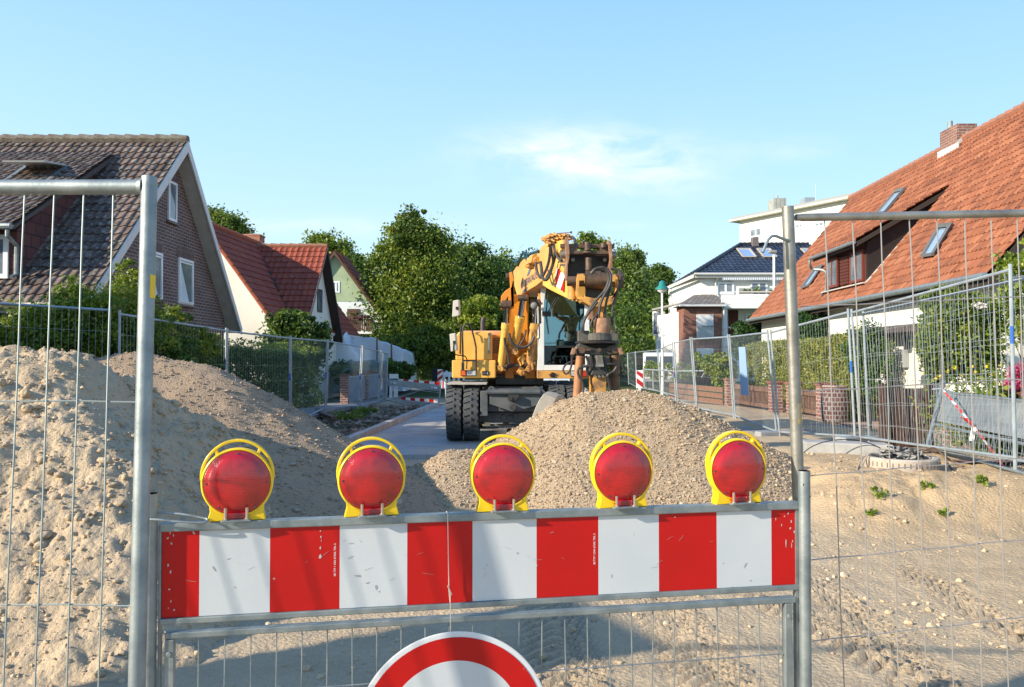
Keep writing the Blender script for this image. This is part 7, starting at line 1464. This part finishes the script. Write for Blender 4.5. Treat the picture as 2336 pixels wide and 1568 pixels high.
# street lamps
p = at(1508,0,33); sl_ = thing('street_lamp', 'slim white street lamp with a green mushroom shade', 'street lamp', (p.x, 33, -.2)); zt_ = at(0,660,33).z
b = MB(); b.tube([(p.x,33,-.2),(p.x,33,1.2),(p.x,33,zt_-.15)], [.06,.055,.045], 10); b.build('pole', white_pa, sl_, smooth=True)
M_ = Matrix.Translation((p.x,33,zt_)); b = MB(); b.lathe([(.28,-.0),(.26,.05),(.15,.15),(.12,.3),(.05,.36),(0,.37)], M_, 24); b.lathe([(.28,-.02),(.28,.0)], M_, 24); b.build('lamp_shade', mat('green enamel', (.02,.20,.18), .4), sl_, smooth=True)
b = MB(); b.lathe([(.24,0),(.20,-.08),(.05,-.18),(.05,-.22)], M_, 20); b.build('diffuser', mat('white diffuser', (.7,.74,.72), .4), sl_, smooth=True)
p = at(1762,0,34); sl2 = thing('street_lamp', 'white lamp pole with a flat dark head behind the orange roof corner', 'street lamp', (p.x, 34, 0)); zt_ = at(0,577,34).z
b = MB(); b.tube([(p.x,34,0),(p.x,34,zt_)], [.07,.055], 10); b.build('pole', white_pa, sl2, smooth=True)
b = MB(); b.obox((p.x-.06,34,zt_+.04), (.34,.25,.12)); b.build('lamp_head', mat('grey lamp head', (.28,.26,.24), .6), sl2, bevel=.03)
# tubular railing beyond
t = thing('tubular_railing', 'low silver tubular railing with mesh below the white van', 'railing', tuple(at(1500,895,31)))
b = MB(); R0, R1 = at(1468,843,34), at(1545,847,27.5); Q0, Q1 = at(1470,884,34), at(1541,903,28)
b.tube([R0, R1], .03, 8); b.tube([Q0, Q1], .02, 8)
for u_ in (0,.33,.66,1): b.tube([R0.lerp(R1,u_), Q0.lerp(Q1,u_)], .03, 8)
b.tube([at(1545,847,27.5), at(1625,846,26.5)], .025, 8); b.tube([at(1610,846,26.6), at(1600,862,26.7)], .02, 6); b.build('tubes', steelfar, t, smooth=True)
b = MB()
for i in range(1,60): u_ = i/60; b.tube([R0.lerp(R1,u_), Q0.lerp(Q1,u_)], .003, 4, False)
for v_ in (.25,.5,.75): b.tube([R0.lerp(Q0,v_), R1.lerp(Q1,v_)], .003, 4, False)
b.build('wire_mesh', steelfar, t)

# ================================================================ GARDENS
pillar(6.85,24.6,.26,.80,'brick pillar at the left end of the brown picket fence'); pillar(7.18,21.3,.30,.82,'left one of two brick pillars in the middle of the picket fence'); pillar(7.42,20.6,.30,.82,'right one of two brick pillars in the middle of the picket fence')
pillar(7.55,18.9,.3,.85,'brick pillar between the picket fence and the round planter')
for (xA_, yA_, xB_, yB_, lb) in ((6.88,24.4,7.15,21.5,'brown picket fence between the brick pillars, below the hedge'),(7.45,20.4,7.52,18.9,'brown picket fence next to the round brick planter')):
    t = thing('picket_fence', lb, 'fence', (xA_, yA_, .1)); A_, B_ = Vector((xA_,yA_,.1)), Vector((xB_,yB_,.1)); n_ = int((B_-A_).length/.09); Zv = Vector((0,0,1))
    b = MB(); b.bar(A_+Zv*.58, B_+Zv*.58, .03, .14); b.build('rail', wood_m, t); b = MB(); b.bar(A_+Zv*.12, B_+Zv*.12, .03, .1); b.build('rail', wood_m, t)
    b = MB()
    for i in range(n_): p = A_.lerp(B_, (i+.5)/n_); b.bar(p+Zv*.06+Vector((.03,0,0)), p+Zv*.66+Vector((.03,0,0)), .02, .05)
    b.build('pickets', wood_m, t)
t = thing('plank_fence', 'low fence of horizontal brown planks left of the first brick pillar', 'fence', (6.3, 27, .1))
for k in range(3): b = MB(); b.bar((5.95,29.5,.15+.2*k), (6.72,24.9,.15+.2*k), .03, .16); b.build('plank', mat('brown plank', (.20,.10,.06), .8), t)
t = thing('brick_planter', 'round dark brick planter bulging like a barrel on the right path', 'planter', (7.3, 17.7, .08))
b = MB(); pr = [(.20,0),(.26,.05),(.30,.3),(.29,.55),(.25,.78),(.22,.84),(.17,.84),(.17,.7)]; b.lathe(pr, Matrix(), 32)
bm_ = brickmat('planter bricks', (.10,.035,.03), (.14,.05,.04), (.27,.25,.24), .1, .10, .014); o = b.build('barrel', bm_, t, smooth=True, world=False)
b = MB(); b.lathe([(.24,.80),(.27,.82),(.25,.86),(.19,.86)], Matrix(), 28); b.build('rim', brick_gd, t, world=False)
t = thing('slatted_gate', 'dark brown slatted garden gate between wooden posts before the right house door', 'gate', (6.1, 12.3, .12))
for k in range(9): b = MB(); b.box(5.93+.062*k,5.975+.062*k,12.3,12.33,.16,1.08); b.build('slat', wood_d, t)
b = MB(); b.box(5.9,6.5,12.335,12.36,.3,.38); b.build('crossbar', wood_d, t); b = MB(); b.box(5.9,6.5,12.335,12.36,.85,.93); b.build('crossbar', wood_d, t)
b = MB(); b.box(5.8,5.9,12.28,12.38,.05,1.15); b.build('gate_post', wood_d, t); b = MB(); b.box(6.52,6.62,12.28,12.38,.05,1.15); b.build('gate_post', wood_d, t)
t = thing('garden_wall', 'low red brick garden wall behind the leaning grey barrier', 'wall', (6.7, 10, .3)); b = MB(); b.prism([(6.72,12.2,.1),(6.55,8.6,.2),(6.75,8.6,.2),(6.92,12.2,.1)], (0,0,.85)); w_ = b.build('brickwork', brick_gd, t); b = MB(); b.prism([(6.68,12.25,.96),(6.51,8.55,1.06),(6.79,8.55,1.06),(6.96,12.25,.96)], (0,0,.06)); b.build('coping', mat('clinker coping', (.28,.11,.07), .8), w_)
# hedges and shrubs
t = thing('hedge', 'long clipped green hedge behind the brown picket fence on the right', 'hedge', (8.1, 22, .1)); boxleaves('foliage', leafH, t, 7.75,8.75,17.9,28,.15,2.05,60000,.034,3,.045,.16)
t = thing('hedge', 'long dark hedge behind the left mesh fence', 'hedge', (-7.3, 22, 0)); boxleaves('foliage', leafB, t, -7.75,-6.85,14.3,26.5,0,1.78,60000,.042,4,.035,.22)
boxleaves('young_shoots', leafC, t, -7.75,-6.85,14.3,26.5,1.70,2.0,3500,.035,14,.035,.25)
def bush(name, label, cat, blobs, n, size, m_, seed, stem=None, group=None, **k):
    c0 = Vector((sum(b_[0] for b_ in blobs)/len(blobs), sum(b_[1] for b_ in blobs)/len(blobs), 0)); t = thing(name, label, cat, tuple(c0), 0, group); leaves('foliage', m_, t, blobs, n, size, seed, **k)
    if stem: trunk('stem', (c0.x,c0.y,-.1), (c0.x,c0.y,stem), .03, t, limbs=6, seed=seed)
    return t
def B_(px, py, Y_, rx, rz, ry=None): p = at(px, py, Y_); k = Y_/F; return (p.x, Y_, p.z, rx*k, (ry or rx)*k, rz*k)
bush('wild_shrub','tangled green shrub in front of the left brick house','shrub',[B_(110,770,13.0,110,70,60),B_(30,800,13.2,90,60),B_(200,740,12.9,90,75,50),B_(170,690,13.1,40,45)],26000,.034,leafC,61,1.4)
bush('wild_shrub','taller feathery yellow green shrub against the brick gable','shrub',[B_(290,720,13.4,60,85,50),B_(295,650,13.4,26,55),B_(330,760,13.5,60,60),B_(240,790,13.3,60,60)],17000,.030,leafC,62,1.9)
bush('wild_shrub','leafy shrub right of the thick near post, below the gable windows','shrub',[B_(395,745,14.4,34,42),B_(420,790,14.6,60,50),B_(360,800,14.5,60,55),B_(470,790,15,30,30)],11000,.034,leafA,63,1.2)
bush('wild_shrub','dark undergrowth behind the second fence gap on the left','shrub',[B_(180,810,13.6,170,55,60),B_(330,815,13.8,120,50,60)],14000,.042,leafB,64)
bush('round_bush','round dark bush in front of the white house gable','bush',[B_(672,790,26.9,62,62),B_(660,745,26.9,38,34),B_(715,775,26.9,34,40),B_(690,735,27,24,24)],16000,.075,leafB,65,2.0)
bush('shrub','yellow green shrub left of the first brick pillar','shrub',[B_(1648,850,26,26,36),B_(1625,830,26.3,22,20),B_(1655,820,26,16,18)],6000,.05,leafC,66)
bush('shrub','dark rose shrub right of the clipped hedge','shrub',[B_(1985,820,16.0,38,70),B_(1955,800,16.2,24,50),B_(2010,850,15.6,20,40)],14000,.035,leafB,67,1.2)
bush('climbing_rose','big leafy climbing rose beside the right house door','shrub',[B_(2190,780,12.6,85,85,50),B_(2230,720,12.8,50,40),B_(2145,800,12.6,32,60),B_(2160,690,12.8,50,26)],30000,.036,leafA,68,1.5)
bush('shrub','sunlit shrub by the white gable wall at the right edge','shrub',[B_(2318,640,10.2,30,60),B_(2330,740,10.4,24,50),B_(2345,590,10.2,26,40)],2600,.034,leafC,69,2.4,clump=.3)
for k, (px, py, Y_, w_, h_, lb) in enumerate(((1688,765,31,14,30,'leftmost upright dark green conifer below the white balcony'),(1712,756,31,15,34,'middle upright conifer below the white balcony'),(1732,765,31,12,28,'upright conifer touching the corner of the orange roof'),(1845,745,23.5,18,36,'bright green conifer behind the hedge, next to the brown worn post'),(1874,750,23.3,15,30,'smaller bright green conifer behind the hedge'))):
    bush('conifer', lb, 'conifer', [B_(px,py,Y_,w_,h_),B_(px,py+30,Y_,w_*1.2,h_*.9),B_(px+3,py-h_*.6,Y_,w_*.45,h_*.5)], 6000, .06, leafK, 70+k, group='upright conifers by the right house')
# flowers
def flower(name, x, y, z0, z1, m_, r_, label, group, seed, n=12, big=False):
    t = thing(name, label, 'flower', (x, y, z0), 0, group); b = MB(); b.tube([(x,y,z0),(x+.02,y,(z0+z1)/2),(x,y,z1)], .004, 5); b.build('stem', mat('stem green', (.05,.10,.02), .7), t)
    b = MB()
    for i in range(n): a = 2*pi*i/n; b.add([(x,y,z1),(x+r_*cos(a-.2),y+r_*sin(a-.2),z1+r_*.25),(x+r_*1.15*cos(a),y+r_*1.15*sin(a),z1+r_*.3),(x+r_*cos(a+.2),y+r_*sin(a+.2),z1+r_*.2)], [(0,1,2,3)])
    b.tube([(x,y,z1-.01),(x,y,z1+.03)], r_*.4, 8); b.build('blossom', m_, t)
Fl = [(1265,733),(1350,770),(1380,752),(1435,715),(1482,692),(1537,746),(1604,684),(1625,722),(1703,684),(1740,738),(1775,728),(1805,674)]
for i, (x, y) in enumerate(Fl):
    p = at(1691+x*.3292, 613+y*.3292, 10.9+.1*(i % 3)); flower('yellow_flower', p.x, p.y, .3, p.z, petal_y, (.035,.05,.042)[i % 3], 'tall yellow daisy like flower in the bed before the climbing rose', 'yellow flowers in the right garden bed', i)
bush('flower_bed','thin green stems and leaves below the yellow flowers','plant',[(6.3,10.9,.75,.45,.25,.5),(6.75,11,.8,.4,.25,.5)],3500,.03,leafC,90,clump=.4)
for k, (px, py, Y_, r_) in enumerate(((2308,880,9.9,.06),(2328,848,9.7,.08),(2334,884,9.6,.09),(2322,866,9.9,.06))):
    p = at(px, py, Y_); t = thing('hydrangea_bloom', ('small low pink hydrangea head beside the blue marked post','upper pink hydrangea head at the right edge','large lower pink hydrangea head at the right edge','middle pink hydrangea head between the others')[k], 'flower', tuple(p), 0, 'pink hydrangea heads'); leaves('florets', petal_p, t, [(p.x,p.y,p.z,r_,r_,r_*.8)], 900, .02, 95+k, .5, 30, shell=.8)
bush('hydrangea','green hydrangea leaves at the right edge','plant',[(6.3,9.8,.75,.3,.3,.45),(6.6,9.6,1.0,.3,.3,.3)],2500,.05,leafA,99,clump=.4)
for k, (px, py, Y_) in enumerate(((1012,0,0),)): pass
for k, (px, py, Y_) in enumerate(((2011,859,15.3),(2003,866,15.3),(2018,868,15.2),(2235,695,12.2),(2243,700,12.2),(2228,702,12.2))):
    p = at(px, py, Y_); o = leaves('white_rose', rampmat('rose white', [(.7,.6,.55),(.8,.75,.7)], .6), None, [(p.x,p.y,p.z,.03,.03,.03)], 40, .018, 110+k, .6, 20); tag(o, ('left','lower','right')[k % 3]+(' white rose on the dark shrub beside the hedge' if k < 3 else ' white rose at the top of the climbing rose'), 'flower', 'white roses')

# ================================================================ TREES
def tree(name, label, px0, px1, ytop, Y_, blobs, n, size, m_, seed, r0=.22, group='trees beyond the houses', bk=None, z0=-.3, **k):
    cx = (px0+px1)/2; p = at(cx, 820, Y_); t = thing(name, label, 'tree', (p.x, Y_, z0), 0, group)
    top = at(cx, ytop+25, Y_); trunk('trunk', (p.x,Y_,z0), (p.x,Y_,top.z), r0, t, bk, 9, seed, .3); leaves('crown', m_, t, blobs, n, size, seed, **{**dict(clump=.27, per=110, tint=.6), **k}); return t
tree('maple_tree','tallest tree, a loose yellow green maple left of the excavator',835,1000,462,46,[B_(925,700,46,80,100),B_(882,612,46,38,42),B_(945,590,46,50,52),B_(945,525,46,24,30),B_(934,512,46,24,34),B_(930,545,46,44,36),B_(985,560,46,38,36),B_(985,660,46,60,110),B_(885,700,46,36,60),B_(930,770,46,90,50),B_(970,492,46,9,10),B_(872,570,46,15,16)],74000,.105,leafA,231,.2)
tree('leafy_tree','dark rounded tree just behind the excavator engine cover',1000,1115,536,52,[B_(1060,645,52,62,80),B_(1072,590,52,30,30),B_(1035,600,52,28,30),B_(1100,680,52,60,80),B_(1050,740,52,80,70)],46000,.13,leafB,202,.2)
tree('leafy_tree','bright green tree behind the excavator boom',1110,1215,573,58,[B_(1150,640,58,45,48),B_(1190,650,58,30,45),B_(1150,710,58,70,80),B_(1210,690,58,60,80)],34000,.14,leafB,203,.2)
tree('leafy_tree','tree whose thin light top rises above the gripper frame',1310,1400,528,50,[B_(1342,560,50,26,24),B_(1332,540,50,12,14),B_(1365,575,50,20,18),B_(1350,640,50,50,70),B_(1320,720,50,60,80)],20000,.12,leafC,204,.15,clump=.3)
tree('birch_tree','pale green birch right of the gripper',1395,1500,580,82,[B_(1425,650,82,42,70),B_(1440,600,82,30,28),B_(1410,720,82,40,80),B_(1455,720,82,40,80),B_(1440,780,82,60,50)],42000,.17,leafD,205,.14,bk=bark_b)
tree('leafy_tree','dark tree next to the green street lamp',1470,1535,606,88,[B_(1490,660,88,38,50),B_(1505,640,88,26,30),B_(1515,690,88,18,24),B_(1480,730,88,40,60),B_(1460,780,88,60,50)],30000,.20,leafB,206,.18)
tree('leafy_tree','bright green tree top between the brick gable and the red roof',470,565,482,60,[B_(510,520,60,42,34),B_(480,500,60,26,22),B_(540,530,60,24,22),B_(500,570,60,60,60)],20000,.13,leafA,207,.2)
tree('leafy_tree','small pale green tree top behind the red cross gable',700,790,540,64,[B_(750,565,64,38,24),B_(735,552,64,18,14),B_(775,600,64,34,40),B_(740,620,64,50,50)],18000,.13,leafC,208,.2)
tree('leafy_tree','dark tree behind the green gable, half hidden',785,850,580,58,[B_(822,640,58,22,50),B_(806,600,58,16,20),B_(840,700,58,24,50)],16000,.13,leafB,209,.2)
bush('shrub','dense bushes below the maple, beside the white tent','shrub',[B_(900,800,43,50,34),B_(960,795,43,55,40),B_(1000,790,43,40,45),B_(880,775,44,24,34)],20000,.10,leafA,210)
bush('shrub','sunlit young shrub in front of the engine cover, below the upper mirror','shrub',[B_(1095,720,44,42,34),B_(1115,700,44,26,20),B_(1070,750,44,36,40)],12000,.10,leafC,211)
bush('shrub','dark shrub hiding the foot of the white tent','shrub',[B_(900,852,35.6,26,24),B_(925,850,35.8,18,22),B_(775,850,33,18,26)],7000,.07,leafB,215)
bush('shrub','bright leafy bush behind the low grey barrier','shrub',[B_(898,832,36,12,14),B_(930,838,52,24,22),B_(965,845,52,26,24)],4500,.08,leafC,212)
bush('shrub','low garden shrubs behind the far right fence','shrub',[B_(1500,845,44,30,16),B_(1560,850,34,26,18),B_(1590,830,32,16,22)],5000,.07,leafC,213)
t = leaves('wood', leafB, None, [(x_,72+3*sin(x_),2.2+.9*sin(x_*.7),3.2,3,3.4+1.0*sin(x_*1.3)) for x_ in range(-34,44,3)], 70000, .22, 214, .2, 50); tag(t, 'far dark wood closing the end of the street behind all trees', 'wood', kind='stuff')
t = thing('wooden_shed_wall', 'brown plank fence at the far end of the street right of the gripper', 'fence', tuple(at(1466,835,52)))
for k in range(5): b = pb(1451,811+4.4*k,1482,814.8+4.4*k,52,.05); b.build('plank', mat('orange brown plank', (.30,.14,.07), .8), t)
# unseen cabin added off the frame to throw a shadow over the near ground
t = thing('shading_cabin', 'added unseen shading cabin beside the sand heap, left of the photo', 'shading cabin', (-4.79, 1.9, 0), R(27)); cb = mat('blue cabin plastic', (.03,.12,.30), .5)
b = MB(); b.box(-.55,.55,-.45,.45,.0,2.35); b.build('cabin', cb, t, bevel=.04, world=False); b = MB(); b.prism([(-.6,-.5,2.35),(.6,-.5,2.35),(.6,.5,2.35),(-.6,.5,2.35)], (0,0,.12)); b.build('roof', white_pa, t, bevel=.05, world=False); b = MB(); b.box(.552,.575,-.40,.40,.12,2.1); dd = b.build('door', mat('white door plastic', (.6,.62,.64), .5), t, bevel=.01, world=False); b = MB(); b.box(.576,.61,.28,.34,1.0,1.15); b.build('handle', black, dd, world=False)
